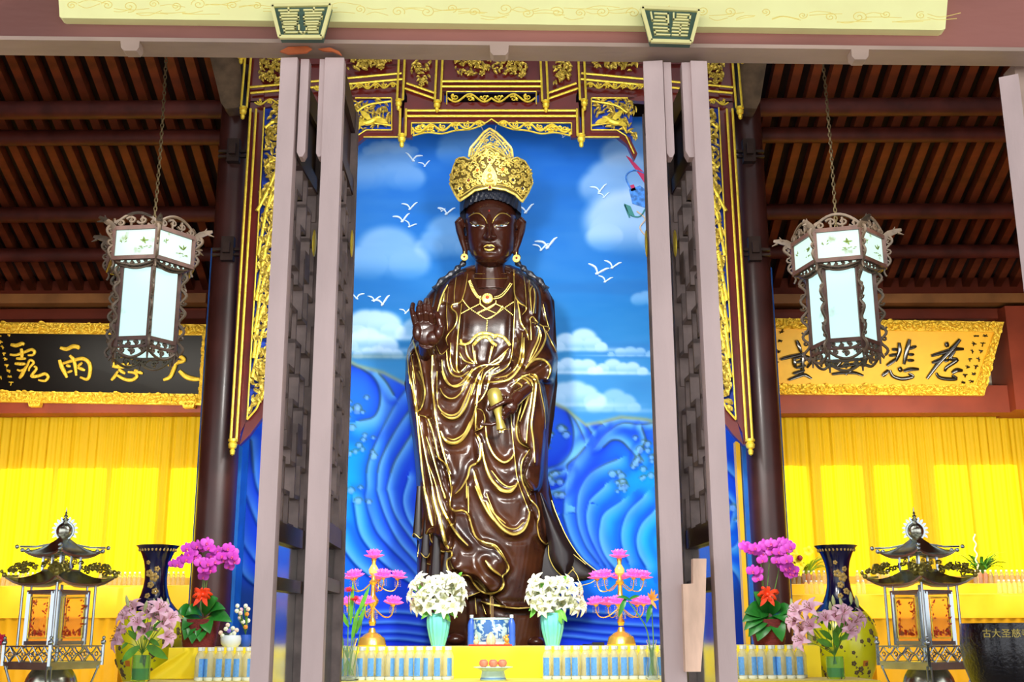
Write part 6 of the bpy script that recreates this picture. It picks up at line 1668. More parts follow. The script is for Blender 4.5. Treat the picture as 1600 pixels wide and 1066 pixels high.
# the cloth inside the hem sits further back
bump([(690,915),(706,892),(722,899),(744,906),(766,929),(790,948),(835,950),(862,948),(862,1030),(650,1030),(650,925)], -.07, 4, False)
bump([(728,935),(746,930),(760,945),(765,1025),(735,1025)], -.06, 4)
for (cx, cy, rx, ryy, h) in ((712,889,10,8,.03),(742,892,9,16,.035),(757,915,12,12,.04),(775,880,12,12,.04),(715,745,30,26,.03),(745,500,22,20,.02),(785,500,18,20,.02)):
    D += h*np.exp(-((GX-cx)/rx)**2-((GY-cy)/ryy)**2)
C1=(620,400,5.33);C2=(740,400,5.33);C3=(620,580,5.33);C4=(740,580,5.33);C5=(630,760,5.33);C6=(760,760,5.328)
TR = [
(C1,[(590,150),(575,250),(555,330),(530,385),(460,410),(460,440),(495,475),(500,530),(480,590),(430,650),(410,690),(425,745)],1.5),
(C1,[(540,400),(525,520),(510,650),(500,800),(500,930),(520,970),(560,940),(585,908)],1.6),(C1,[(425,240),(380,330),(335,475)],2.6),(C1,[(400,310),(385,390)],2),
(C1,[(130,700),(160,780),(190,880),(215,1000),(225,1066)],2.6),(C1,[(300,760),(295,900),(290,1066)],1.8),(C1,[(110,790),(140,950),(155,1066)],1.1),(C1,[(88,820),(98,950),(108,1066)],1),
(C1,[(330,750),(370,820),(430,770)],.8),(C1,[(375,865),(385,960),(430,1060),(500,1090),(600,1040)],1.9),(C1,[(415,790),(425,900),(460,985),(530,1005),(600,960)],1.8),(C1,[(450,725),(448,880),(478,955),(520,975)],1.4),
(C1,[(500,130),(480,300),(478,400)],.7),(C1,[(430,260),(415,450),(425,620)],.6),
(C1,[(520,800),(560,870),(640,900)],1.8),(C1,[(570,740),(590,830),(650,900)],2.2),(C1,[(630,740),(645,850),(652,900)],1.8),(C1,[(805,750),(780,830),(765,895)],1.8),
(C1,[(853,905),(720,912),(640,950),(600,1010),(565,1066),(530,1150)],1.8),(C1,[(760,912),(700,960),(665,1020),(645,1080),(620,1160)],1.6),(C1,[(810,925),(740,980),(705,1066),(690,1160)],1.6),(C1,[(853,925),(800,960),(770,1040),(750,1120)],1.6),
(C2,[(335,110),(338,230),(345,330),(380,390),(430,420),(437,450),(405,490)],1.5),(C2,[(365,380),(380,460),(395,560),(440,630),(460,700)],1.9),(C2,[(345,330),(340,500),(332,650),(322,800),(290,910),(210,970),(130,1000)],1.3),
(C2,[(405,640),(400,760),(370,900),(290,990),(170,1018)],1.8),(C2,[(420,680),(412,850),(370,950),(280,1035),(120,1055)],2.8),(C2,[(490,250),(470,300),(482,460)],1.6),(C2,[(500,260),(512,340),(497,480)],1.6),(C2,[(580,400),(600,500),(625,590)],1.2),
(C2,[(480,700),(475,560),(470,525),(495,508),(530,550),(570,582),(620,590),(630,610),(615,632)],1.4),(C2,[(525,580),(548,620),(535,700),(490,800),(458,885)],2.2),(C2,[(580,585),(600,680),(560,780),(480,880),(430,945)],2.2),(C2,[(548,590),(560,680),(520,790),(465,880)],1.4),(C2,[(600,620),(640,700),(690,800)],1.3),
(C2,[(425,950),(460,900),(520,862),(590,870),(635,920),(637,970),(615,1025)],2.6),(C2,[(540,1066),(522,1000),(480,985)],2),(C2,[(350,1060),(400,1010),(470,985)],1.8),(C2,[(150,910),(220,880),(272,800)],2.2),(C2,[(130,905),(210,850),(292,770)],1.8),
(C2,[(10,790),(15,860),(28,900)],1.5),(C2,[(150,750),(140,820),(125,890)],1.8),(C2,[(410,120),(430,260),(440,420)],.7),(C2,[(465,180),(460,300)],.6),
(C4,[(310,130),(350,100),(400,120),(420,170),(400,280),(370,400),(355,500),(380,590),(460,640)],2.3),(C4,[(465,655),(410,740),(395,820),(410,930),(470,1060)],1.6),(C4,[(340,80),(400,60),(450,90),(470,160),(430,300),(385,420)],2.2),
(C4,[(400,40),(450,60),(490,110),(480,250),(455,400),(440,600)],2.2),(C4,[(450,30),(500,60),(520,120),(500,300),(482,450),(500,600),(510,760)],2.4),(C4,[(480,20),(540,80),(560,180),(590,330),(600,480)],1),
(C4,[(310,360),(325,550),(345,750),(365,900),(420,1066)],1.2),(C4,[(100,460),(115,580),(170,700),(250,760),(310,730),(335,690)],2.6),(C4,[(65,600),(90,750),(140,890),(220,980),(290,1000),(340,970),(365,930)],3.2),(C4,[(150,830),(220,920),(290,965),(350,950)],2.),
(C4,[(135,0),(110,150),(60,240),(15,275)],1.6),(C4,[(80,-10),(40,120),(20,270)],1.4),(C4,[(20,310),(70,330),(95,400),(70,470),(10,500)],1.3),(C4,[(15,520),(50,590),(60,680),(50,740),(0,790)],1.8),(C4,[(0,830),(30,930),(75,1060)],2),
(C3,[(185,0),(225,100),(235,200),(210,300),(175,340)],2.3),(C3,[(185,365),(250,390),(290,480),(325,620),(350,720),(410,780),(440,880),(455,1000),(450,1066)],1.7),(C3,[(95,0),(130,150),(165,350),(190,600),(215,850),(245,1066)],2.6),
(C3,[(130,0),(150,200),(190,420),(240,700),(320,1066)],1.7),(C3,[(290,0),(300,150),(320,350),(360,560),(410,750),(450,860)],2.4),(C3,[(245,545),(290,680),(340,850),(400,1060)],1.6),(C3,[(260,770),(310,900),(360,1060)],1.2),
(C3,[(375,0),(400,70),(450,120),(520,110),(580,50),(630,-20)],1.8),(C3,[(360,140),(385,190),(430,225),(490,220),(560,150),(620,60)],1.5),(C3,[(345,290),(380,340),(450,370),(520,340),(570,240),(620,110)],2.2),(C3,[(370,350),(430,390),(500,385),(560,320),(600,230),(640,100)],2.4),
(C3,[(365,500),(400,570),(460,600),(530,580),(590,500),(640,380),(660,290)],3.4),(C3,[(420,555),(480,570),(560,520),(610,420)],1.6),(C3,[(705,40),(680,160),(665,300)],1.6),(C3,[(655,520),(690,570),(695,690),(670,760),(610,800),(590,880),(540,970),(490,1020)],2.2),
(C3,[(580,920),(580,1060)],1.4),(C3,[(640,840),(660,930),(710,1060)],1.9),(C3,[(660,310),(655,490)],1.8),(C3,[(335,0),(335,200),(345,300)],.8),
(C5,[(170,0),(200,120),(225,250),(245,330)],4.2),(C5,[(240,0),(260,120),(310,300),(350,470),(380,520)],4.),(C5,[(275,0),(310,140),(380,290),(460,410),(540,495)],2.8),(C5,[(315,0),(355,100)],1.6),
(C5,[(410,0),(395,100),(390,170),(430,205),(500,205),(545,250),(570,340),(610,430),(680,470),(760,490),(810,540),(853,610)],2.2),(C5,[(120,0),(125,200),(95,360),(130,410),(180,420),(210,360),(250,340)],1.1),
(C5,[(220,400),(230,450),(280,510),(330,545),(400,545),(400,590),(365,620),(370,690),(420,750),(500,740),(550,750),(590,810),(640,870),(710,895),(780,880),(830,820),(825,760),(853,730)],1.9),(C5,[(265,500),(260,600)],3),
(C5,[(105,480),(95,560),(120,590)],.9),(C5,[(200,560),(180,630),(230,650),(250,620)],.9),(C5,[(685,620),(740,690),(820,750)],2.8),(C5,[(540,0),(545,220)],1.7),(C5,[(600,0),(660,130),(730,250),(853,375)],3.),(C5,[(700,130),(760,230),(853,310)],2),
(C5,[(640,880),(540,920)],1.1),(C5,[(725,905),(725,1066)],1.4),(C5,[(650,960),(740,985),(853,1000)],1.9),(C5,[(600,930),(610,1066)],1),(C5,[(660,985),(690,1066)],.8),
(C6,[(0,125),(50,250),(130,350),(220,400),(300,370),(345,290),(360,210)],3.4),(C6,[(0,60),(70,230),(150,330),(240,355),(310,300)],1.6),(C6,[(75,0),(130,40),(200,45),(250,0)],2.6),(C6,[(275,0),(320,120),(355,210)],1.1),
(C6,[(320,0),(360,100),(420,170),(440,240),(425,320),(440,420),(490,480),(530,470)],1.7),(C6,[(0,465),(60,500),(130,580),(185,670),(165,720),(135,750),(145,820),(110,870),(0,895)],2.),(C6,[(0,980),(120,1000),(250,1015),(380,1010)],2.1)]
lines_s = []
for (ox, oy, s_), pts, r_ in TR:
    P = smooth_line([(ox+x/s_, oy+y/s_) for x, y in pts], 6); lines_s.append((P, r_))
Rf = np.zeros_like(D); Vf = np.zeros_like(D)
for P, r_ in lines_s:
    x0, y0 = P.min(0)-16; x1, y1 = P.max(0)+16
    a, b, c_, d_ = int(max(0, x0-X0)), int(min(len(gx), x1-X0)), int(max(0, y0-Y0_)), int(min(len(gy), y1-Y0_))
    if b <= a or d_ <= c_: continue
    sl = np.s_[c_:d_, a:b]; dd, _ = polydist(GX[sl], GY[sl], P)
    w = 1.2+r_*1.1; Rf[sl] = np.maximum(Rf[sl], (.008+.006*r_)*np.exp(-(dd/w)**2))
    Vf[sl] = np.maximum(Vf[sl], (.003+.0028*r_)*np.exp(-((dd-w*2.6)/(w*1.3))**2))
D = D + Rf - Vf
# fine creases running with the cloth
D += .001*np.sin(GX*.9+GY*.12+4*np.sin(GY*.02))*sstep(.2,.9,np.abs(U)+.3)
def smooth2(A, n=1):
    for _ in range(n):
        B = A.copy(); B[1:-1,1:-1] = (A[1:-1,1:-1]*4+A[:-2,1:-1]+A[2:,1:-1]+A[1:-1,:-2]+A[1:-1,2:])/8; A = B
    return A
D = smooth2(D, 2)
def Dat(x, y):
    x = np.clip(np.asarray(x, float)-X0, 0, len(gx)-1.001); y = np.clip(np.asarray(y, float)-Y0_, 0, len(gy)-1.001)
    i = x.astype(int); j = y.astype(int); fx = x-i; fy = y-j
    return (D[j,i]*(1-fx)+D[j,i+1]*fx)*(1-fy)+(D[j+1,i]*(1-fx)+D[j+1,i+1]*fx)*fy
SP = lambda x, y, d: at(x, y, YS-d)
base = at(765, 1008, YS); base.z = ZU-.06
stt = thing('bodhisattva_statue', 'tall dark carved bodhisattva statue with gilded robe lines and golden crown', 'statue', base)
# pedestal
mb = MB(); zb = at(765, 1018, YS).z
mb.lathe([(.85,0),(.9,.06),(.8,.14),(.62,.3),(.6,.9),(.74,zb-.16),(.78,zb-.08),(.76,zb)], (base.x, YS-.02, 0), 48, sy=.5)
single('statue_pedestal', mb, M_rail, 'dark pedestal hidden behind the altar, carrying the big statue', 'pedestal', loc=(base.x, YS, 0))
# robe: closed relief body
ysr = np.linspace(414, 1010, 300); us = np.sin(np.linspace(-PI/2, PI/2, 130))
YY = np.repeat(ysr[:,None], len(us), 1); UU = np.repeat(us[None], len(ysr), 0)
XX = (XL(YY)+XR(YY))/2 + UU*(XR(YY)-XL(YY))/2
front = atn(XX, YY, YS-Dat(XX, YY))
nb_ = 24; ub = np.sin(np.linspace(PI/2, -PI/2, nb_+2))[1:-1]
YB2 = np.repeat(ysr[:,None], nb_, 1); UB = np.repeat(ub[None], len(ysr), 0); XB = (XL(YB2)+XR(YB2))/2+UB*(XR(YB2)-XL(YB2))/2
back = atn(XB, YB2, YS+.55*BU(YB2)*(1-np.abs(UB)**2.4)**(1/1.8))
G = np.concatenate([front, back], 1)
rb_ = MB(); rb_.grid(G, closed=True)
n_ = G.shape[1]; rb_.f.append(tuple(range(n_))[::-1]); rb_.m.append(0); rb_.f.append(tuple(range(rb_.n-n_, rb_.n))); rb_.m.append(0)
mesh_obj('robe', rb_, M_dk, stt, angle=75)
# long cloak behind, sweeping to the right
cr_ = [(432,700,832),(446,680,852),(470,661,866),(540,640,870),(600,632,871),(650,640,866),(690,648,860),(720,651,853),(745,652,856),(770,652,861),(790,652,866),(810,650,873),(830,650,882),(850,652,893),(865,651,903),(880,652,916),(890,653,928),(897,654,937),(904,655,930),(910,656,905),(914,656,860),(960,668,851),(1010,688,852)]
cy_ = [r[0] for r in cr_]; cys = np.linspace(432, 1010, 160); cu = np.linspace(-1, 1, 44)
cl_ = np.interp(cys, cy_, [r[1] for r in cr_]); crr = np.interp(cys, cy_, [r[2] for r in cr_])
CX = (cl_[:,None]+crr[:,None])/2+cu[None]*(crr-cl_)[:,None]/2; CY = np.repeat(cys[:,None], len(cu), 1)
cd = .06*(1-cu[None]**4)**.5
F1 = atn(CX, CY, YS-cd); F2 = atn(CX[:,::-1], CY[:,::-1], YS+.07*(1-cu[None]**4)**.5+.01)
q = MB(); q.grid(np.concatenate([F1, F2], 1), closed=True); mesh_obj('cloak', q, M_cloak, stt)
mb = MB()
for pts, r_ in ([[(862,782),(869,802),(886,840),(908,872),(938,897)], 1.], [[(843,785),(856,822),(875,858),(897,890)], 1.], [[(857,852),(858,870),(867,889),(882,901),(895,890)], 1.2], [[(895,890),(902,900),(906,914)], .8], [[(937,898),(925,910),(905,916)], .9], [[(842,762),(862,815),(885,855),(915,882)], .7]):
    P = smooth_line(pts, 6); mb.tube([SP(x, y, .075+.03*(x < 856)*0) for x, y in P], r_*.0042, 5)
mesh_obj('cloak_edge', mb, M_trim, stt)
q = MB()      # hanging flap over the sweep
q.grid(np.array([[SP(x, y, .14+.04*math.sin(PI*k/7)) for k, x in enumerate(np.linspace(a_, b_, 8))] for y, a_, b_ in ((770,842,846),(800,846,862),(825,852,874),(845,856,886),(862,858,896),(878,862,897),(890,870,892),(898,880,886))]))
q2 = MB(); q2.grid(np.array([[SP(x, y, .105) for k, x in enumerate(np.linspace(a_, b_, 8))] for y, a_, b_ in ((770,842,846),(800,846,862),(825,852,874),(845,856,886),(862,858,896),(878,862,897),(890,870,892),(898,880,886))]), flip=True); q.merge(q2)
mesh_obj('cloak_flap', q, M_cloak, stt)
# gilded lines along the folds
mb = MB(); u9 = S(YS-.3)
for P, r_ in lines_s:
    n = len(P); pts = []; rr_ = []
    for i, (x, y) in enumerate(P):
        xa, xb = XL(y)+1.5, XR(y)-1.5; x = min(max(x, xa), xb)
        pts.append(SP(x, y, float(Dat(x, y))+.0015)); e = min(i, n-1-i)/max(1, n*.25); rr_.append(r_*u9*.78*(.45+.55*min(1, e)))
    mb.tube([tuple(p) for p in pts], rr_, 7)
mesh_obj('gilded_fold_line', mb, M_trim, stt)
# belt with relief scallops
mb = MB()
sf = lambda x, y: YS-float(Dat(x, y))-.006
for arc in ([(719,531),(722,538),(733,536),(742,526),(746,524)], [(740,539),(750,529),(761,527),(770,536),(776,540)], [(770,528),(776,524),(786,527),(793,534),(797,540)], [(742,526),(752,521),(766,522),(776,527)]):
    P = smooth_line(arc, 5); mb.tube([at(x, y, sf(x, y)) for x, y in P], .014, 7, flat=.6)
    for i in range(2, len(P)-1, 4):
        x, y = P[i]; mb.tube([at(x+px_, y+py_, sf(x, y)-.010) for px_, py_ in spiral2(0,0,2.6,1.,i,1,8)], .0035, 4)
mesh_obj('belt', mb, M_crown, stt)
# --- head, neck, hands: one continuous body -----------------------------
fy_ = [296,305,315,325,345,360,375,390,400,408,413,417]; fl_ = [742,733,729,727.5,727,727.5,728.5,731.5,736.5,742.5,750,758]; fr_ = [790,799,803,805.5,807,806.5,806,804,799,793,786,775]
hy = np.linspace(296, 417, 122); hu = np.sin(np.linspace(-PI/2, PI/2, 84))
HL = np.interp(hy, fy_, fl_)[:,None]; HR = np.interp(hy, fy_, fr_)[:,None]; HX = (HL+HR)/2+hu[None]*(HR-HL)/2; HYY = np.repeat(hy[:,None], len(hu), 1)
hc = .15
bul = np.interp(hy, [296,305,325,350,385,400,410,417],[.17,.215,.24,.245,.24,.215,.17,.09])[:,None]
HD = hc+bul*(1-np.abs(hu[None])**2.3)**(1/1.9)
g = lambda cx, cy, sx, sy, h: h*np.exp(-((HX-cx)/sx)**2-((HYY-cy)/sy)**2)
for s in (-1, 1):
    xc_ = 765+s*19
    HD += g(xc_, 345, 13, 6, -.012)+g(xc_-s*1, 351, 10.5, 4.5, .022)+g(765+s*7, 352, 4, 10, -.012)+g(765+s*6.5, 371, 3.2, 3.2, .022)+g(765+s*22, 376, 12, 12, .012)+g(765+s*13.5, 388, 3.5, 5, -.012)
    P = smooth_line([(765+s*32,338),(765+s*24,333.5),(765+s*16,334),(765+s*7,342),(765+s*4,349)], 6); dd, sd = polydist(HX, HYY, P); HD += .007*np.exp(-(dd/2.2)**2)
nw = np.interp(hy, [340,355,370], [3.6,3.8,5.2])[:,None]; nh = np.interp(hy, [334,342,352,362,369,372.5,375,378], [0,.018,.036,.056,.072,.066,.02,0])[:,None]
HD += nh*np.exp(-((HX-764.5)/nw)**2)
HD += g(764.5,386,10,5,.020)+g(764.5,394,9,2.5,-.010)+g(764.5,403,12,6,.022)+g(764.5,379,2.2,3,-.006)
hb = atn(HX, HYY, YS-HD); nbk = 30; hub = np.sin(np.linspace(PI/2, -PI/2, nbk+2))[1:-1]
HXB = (HL+HR)/2+hub[None]*(HR-HL)/2; hbk = atn(HXB, np.repeat(hy[:,None], nbk, 1), YS-(hc-np.interp(hy,[296,320,380,417],[.14,.2,.18,.04])[:,None]*(1-np.abs(hub[None])**2.3)**(1/1.9)))
bd = MB(); Gh = np.concatenate([hb, hbk], 1); bd.grid(Gh, closed=True); n_ = Gh.shape[1]; bd.f.append(tuple(range(n_))[::-1]); bd.m.append(0); bd.f.append(tuple(range(bd.n-n_, bd.n))); bd.m.append(0)
def ell(x, y, d, rx, ry_, rd, n=20, m=14): bd.ball(SP(x, y, d), 1, n, m, (rx*u9, rd, ry_*u9))
# neck with rings, sunk into the chest
bd.tube([SP(766,392,.10), SP(766,412,.075), SP(766,425,.065), SP(767,436,.05), SP(767,452,.03)], [24*u9,25.5*u9,26.5*u9,30*u9,34*u9], 28)
bd.tube([SP(767,440,.0), SP(767,520,.0), SP(767,640,.0), SP(767,800,.0)], [30*u9,44*u9,46*u9,40*u9], 20)
bd.tube([SP(740,470,.0), SP(690,478,.02), SP(668,520,.03), SP(660,552,.07), SP(668,562,.2)], [14*u9,9*u9,7*u9,7*u9,10*u9], 12)
bd.tube([SP(795,470,.0), SP(835,480,.02), SP(850,530,.04), SP(848,575,.12), SP(824,608,.36)], [14*u9,10*u9,9*u9,9*u9,9*u9], 12)
# ears
for s in (-1, 1):
    X_ = lambda x: 766+s*(x-766) if s == 1 else 2*766-x
    f = lambda x: 766.5+s*x
    ell(f(46),352,.15,6.,12,.02); bd.tube([SP(f(45),341,.15), SP(f(50),348,.14), SP(f(48),360,.15), SP(f(44),376,.165), SP(f(40),390,.17), SP(f(39.5),400,.17)], [5*u9,7*u9,6.8*u9,5.6*u9,4.4*u9,4.4*u9], 12)
    bd.tube([SP(f(48),343,.17), SP(f(52.5),350,.17), SP(f(50),362,.18), SP(f(45),376,.18)], [1.8*u9]*4, 8)
# raised hand, palm to the viewer
dh = .47
bd.tube([SP(668,562,.2), SP(667,548,.34), SP(667,534,dh-.02)], [12*u9,13*u9,14*u9], 16)
ell(667,521,dh,20,20,.034); ell(662,511,dh,18,12,.034); ell(676,528,dh-.005,13,13,.05); ell(685,519,dh+.02,7.5,13,.045); ell(652,519,dh+.012,8,15,.038)
for chain, r0 in (([(649.5,507,0),(646,494,.03),(643.5,484,.02),(645,476,-.02)],4.6),([(657.5,503,0),(655,491,.04),(654.5,481,.03),(656.5,473,-.02)],4.9),([(666,502,0),(664.5,489,.045),(663.5,478,.035),(666,469.5,-.02)],5.1),([(675,504,0),(673,491,.045),(670.5,479,.03),(669,469,-.03)],4.9),([(686,524,.02),(689,511,.045),(686,500,.05),(682.5,491,.03)],5.8)):
    n = len(chain); bd.tube([SP(x, y, dh+d_) for x, y, d_ in chain], [1.13*r0*u9*(1-.09*i) for i in range(n)], 12)
    for i, (x, y, d_) in enumerate(chain[1:]): bd.ball(SP(x, y, dh+d_), 1.13*r0*u9*(1-.09*(i+1))*1.04, 12, 8)
# lowered hand holding the upturned vase
dv = .50
bd.tube([SP(824,608,.36), SP(809,620,.46), SP(797,634,dv)], [10*u9,10.5*u9,10*u9], 16)
bd.ball(SP(797,635,dv), 1, 16, 12, (13*u9,.05,13*u9)); bd.ball(SP(788,642,dv-.02), 1, 16, 12, (11*u9,.05,13*u9))
for chain, r0 in (([(800,626,.03),(788,628,.07),(776,634,.085),(767,639,.075)],4.2),([(798,638,.02),(788,646,.06),(783,654,.05),(790,650,.0)],4.3),([(794,644,.0),(786,655,.045),(779,661,.05),(788,660,.0)],4.1),([(790,648,-.02),(780,660,.02),(768,664,.03),(753,663,.035)],3.6),([(792,622,-.02),(778,622,-.04),(768,630,-.03),(764,640,-.01)],4.6)):
    bd.tube([SP(x, y, dv+d_) for x, y, d_ in chain], [r0*u9*(1-.09*i) for i in range(len(chain))], 12)
    for i, (x, y, d_) in enumerate(chain[1:]): bd.ball(SP(x, y, dv+d_), r0*u9*(1-.09*(i+1))*1.04, 12, 8)
def remeshed(name, mb, m, parent, vox, sm=3):
    o = mesh_obj(name, mb, m, parent); md = o.modifiers.new('r', 'REMESH'); md.mode = 'VOXEL'; md.voxel_size = vox; md.use_smooth_shade = True
    ms = o.modifiers.new('s', 'SMOOTH'); ms.factor = .5; ms.iterations = sm
    dg = bpy.context.evaluated_depsgraph_get(); dg.update(); me = bpy.data.meshes.new_from_object(o.evaluated_get(dg))
    o.modifiers.clear(); old = o.data; o.data = me; me.name = name; me.materials.clear(); me.materials.append(m)
    me.polygons.foreach_set('use_smooth', [True]*len(me.polygons)); bpy.data.meshes.remove(old); return o
remeshed('body', bd, M_skin, stt, .0048, 2)
Hd = lambda x, y: float(hc+np.interp(y,[296,305,325,350,385,400,410,417],[.17,.215,.24,.245,.235,.20,.145,.07])*(max(0,1-abs((x-(np.interp(y,fy_,fl_)+np.interp(y,fy_,fr_))/2)/((np.interp(y,fy_,fr_)-np.interp(y,fy_,fl_))/2))**2.3))**(1/1.9))
HI = lambda x, y: float(HD[int(np.argmin(abs(hy-y))), int(np.argmin(abs(HX[int(np.argmin(abs(hy-y)))]-x)))])
mb = MB()
for s in (-1, 1):
    P = smooth_line([(765+s*33,339),(765+s*25,334),(765+s*16,334),(765+s*8,341),(765+s*4,349)], 6); n = len(P)
    mb.tube([SP(x, y, HI(x, y)+.002) for x, y in P], [.0016+.0028*math.sin(PI*min(1,.1+.8*i/n)) for i in range(n)], 6)
mesh_obj('eyebrow', mb, M_trim, stt)
M_eye = mat('inlaid_eye', sr(196,206,214), .2, coat=.5); M_iris = mat('iris', sr(70,110,130), .2)
for s in (-1, 1):
    mb = MB(); x = 765+s*18.5; mb.blade(SP(x-9, 352.5, HI(x-8,352)+.004), SP(x+9, 352.5-(0), HI(x+8,352)+.004), .020, (0,-.010,-.004), .004, 8, (0,-1,0)); e = mesh_obj('eye', mb, M_eye, stt)
    mb = MB(); mb.ball(SP(x, 352.3, HI(x,352)+.012), .0085, 8, 6, (1.3,.5,.8)); mesh_obj('iris', mb, M_iris, e)
    mb = MB(); mb.tube([SP(x_, y_, HI(x_,y_)+.006) for x_, y_ in smooth_line([(x-s*-12,347.5),(x+s*8,350.5),(x,351),(x-s*8,353),(x-s*10,355)], 5)], .0022, 5); mesh_obj('eyelid', mb, M_trim if s > 0 else M_trim, stt)
mb = MB()      # lips
for pts, r_, fl in (([(755.5,386.5),(759,384),(762.5,383.2),(764.5,384),(766.5,383.2),(770,384),(773.5,386.5)],1.6,1.),([(756.5,388.5),(760,390.3),(764.5,391),(769,390.3),(772.5,388.5)],2.1,1.)):
    P = smooth_line(pts, 5); n = len(P); mb.tube([SP(x, y, HI(x, y)+.002) for x, y in P], [r_*u9*(.25+.75*math.sin(PI*i/(n-1))**.6) for i in range(n)], 10)
mesh_obj('lips', mb, M_trim, stt)
mb = MB(); mb.ball(SP(764.3,329.5,HI(764,329)+.002), .0095, 10, 6); mesh_obj('forehead_mark', mb, mat('red_jewel', sr(120,24,16), .15, coat=.6), stt)
mb = MB()
for y, w in ((427,26.3),(434.5,28.6)): mb.tube([SP(766+w*math.sin(a), y+1.0*math.cos(a), .062+ w*u9*math.cos(a)) for a in np.linspace(-1.1,1.3,14)], .0018, 4)
mesh_obj('neck_line', mb, M_trim, stt)
# hair
yy = np.linspace(284, 372, 60); uu = np.sin(np.linspace(-PI/2, PI/2, 60))
hl = np.interp(yy, [284,292,300,312,330,350,362,372], [740,728,722,718.5,718,720,723,728])[:,None]; hr = np.interp(yy, [284,292,300,312,330,350,362,372], [792,804,810,814,815,813,810,805])[:,None]
xx_ = (hl+hr)/2+uu[None]*(hr-hl)/2; y2 = np.repeat(yy[:,None], 60, 1); yh = 312+((xx_-765.5)/41)**2*16
dep = np.where(y2 < yh, .155+.265*np.interp(y2,[284,300,318,372],[.8,1,1.0,1.0])*(1-np.abs(uu[None])**2.4)**(1/1.9), .10+.06*(1-np.abs(uu[None])**6))
dep = np.where(y2 < yh, dep+.006*np.sin((xx_-766)*.9+8*np.sin((y2-300)*.05)), dep)
q = MB(); Fh = atn(xx_, y2, YS-dep); Bh = atn(xx_[:,::-1], y2, YS+.06*(1-np.abs(uu[None])**2.4)**(1/1.9)); q.grid(np.concatenate([Fh, Bh], 1), closed=True); n_ = 120; q.f.append(tuple(range(n_))[::-1]); q.m.append(0)
for s in (-1, 1):
    f = lambda x: 766.5+s*x
    P = smooth_line([(f(42),398),(f(42),410),(f(50),418),(f(60),427),(f(76),438),(f(88),452)], 5)
    q.tube([SP(x, y, .13+.06*(i/len(P))+.0) for i, (x, y) in enumerate(P)], [(4.4+1.5*math.sin(i*1.3))*u9 for i in range(len(P))], 8)
for pts in ([(812,428),(832,440),(843,462),(842,500),(838,525)],[(806,424),(826,436),(836,455),(836,490)],[(722,424),(700,436),(684,452),(676,480)],[(727,422),(706,432),(690,446)]):
    P = smooth_line(pts, 6); q.tube([SP(x, y, float(Dat(x, y))+.004) for x, y in P], [3.2*u9*(1-.5*i/len(P)) for i in range(len(P))], 7, flat=.6)
mesh_obj('hair', q, M_hair, stt)
# earrings
for s, nm in ((-1, ''), (1, '')):
    x, y = (725.5,402) if s < 0 else (807,404); R = 6.3*u9 if s < 0 else 7*u9; c = SP(x, y, .24); q = MB(); q.lathe([(.001,-.008),(R*.9,-.008),(R,0),(R*.9,.008),(.001,.010)], c, 24, axis=(-.25*s,-1,.0))
    for k in range(8): a = k*PI/4; q.ball(c+Vector((R*.66*math.cos(a),-.012,R*.66*math.sin(a))), R*.17, 6, 4)
    q.tube([c+Vector((0,0,R)), c+Vector((0,0,R*1.6))], .004, 5); er = mesh_obj('earring', q, M_crown, stt)
    q = MB(); q.ball(c+Vector((0,-.014,0)), R*.3, 8, 6); mesh_obj('earring_gem', q, mat('ruby', sr(110,30,30), .15, coat=.6), er)
# crown
def csurf(x, y): return YS-(.20+.27*math.sqrt(max(0, 1-((x-767)/67)**2))+.0007*(300-y))
tb = lambda x: np.interp(x, [703,706,710,716,725,733,745,755,765,776,787,797,808,820,827,832], [282,268,255,246,245,249,241,234,228,234,241,249,245,251,262,282])
bb = lambda x: np.interp(x, [703,711,718,730,742,765,790,806,816,825,832], [288,305,316,308,299,294,298,306,317,303,287])
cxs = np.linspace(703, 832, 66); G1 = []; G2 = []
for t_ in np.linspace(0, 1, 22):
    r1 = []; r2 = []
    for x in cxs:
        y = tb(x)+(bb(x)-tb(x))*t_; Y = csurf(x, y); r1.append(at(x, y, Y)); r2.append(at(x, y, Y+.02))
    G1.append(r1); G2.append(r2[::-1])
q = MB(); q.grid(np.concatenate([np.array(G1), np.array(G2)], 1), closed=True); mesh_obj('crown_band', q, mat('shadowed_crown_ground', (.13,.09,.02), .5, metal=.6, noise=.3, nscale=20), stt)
q = MB()
q.tube([at(x, bb(x)-1.5, csurf(x, bb(x))-.008) for x in cxs], .011, 7); q.tube([at(x, bb(x)-8, csurf(x, bb(x))-.006) for x in cxs[8:-8]], .006, 6)
q.tube([at(x, tb(x)+1, csurf(x, tb(x))-.004) for x in cxs], .008, 6)
r = random.Random(9)
placed = []
for k in range(700):
    x = r.uniform(706,829); y = r.uniform(tb(x)+4, bb(x)-10); s_ = r.uniform(3.4,5.2)
    if any(math.hypot(x-a, y-b) < s_*1.25 for a, b in placed) or math.hypot(x-765,(y-272)*.8) < 13: continue
    placed.append((x, y)); q.tube([at(x+a, y+b, csurf(x+a, y+b)-.018) for a, b in spiral2(0,0,s_,1.15,r.uniform(0,6),r.choice((-1,1)),12)], [.0045+.0055*i/11 for i in range(12)], 5)
for a_, pts in ((0, [(765,232),(752,242),(740,250),(732,262)]), (1, [(765,236),(755,246),(748,254)])):
    for s in (-1, 1): q.tube([at(765+s*(765-x), y, csurf(765+s*(765-x), y)-.014) for x, y in smooth_line(pts, 5)], .007, 6)
mesh_obj('crown_scrollwork', q, M_crown, stt)
q = MB()      # upper leaf of the crown, set back
ty = lambda x: np.interp(x, [733,735,740,748,756,765,775,786,794,799,801], [246,232,226,217,207,201,207,217,226,232,246])
ux = np.linspace(733, 801, 40)
us_ = lambda x: YS-(.28+.06*math.sqrt(max(0,1-((x-767)/36)**2)))
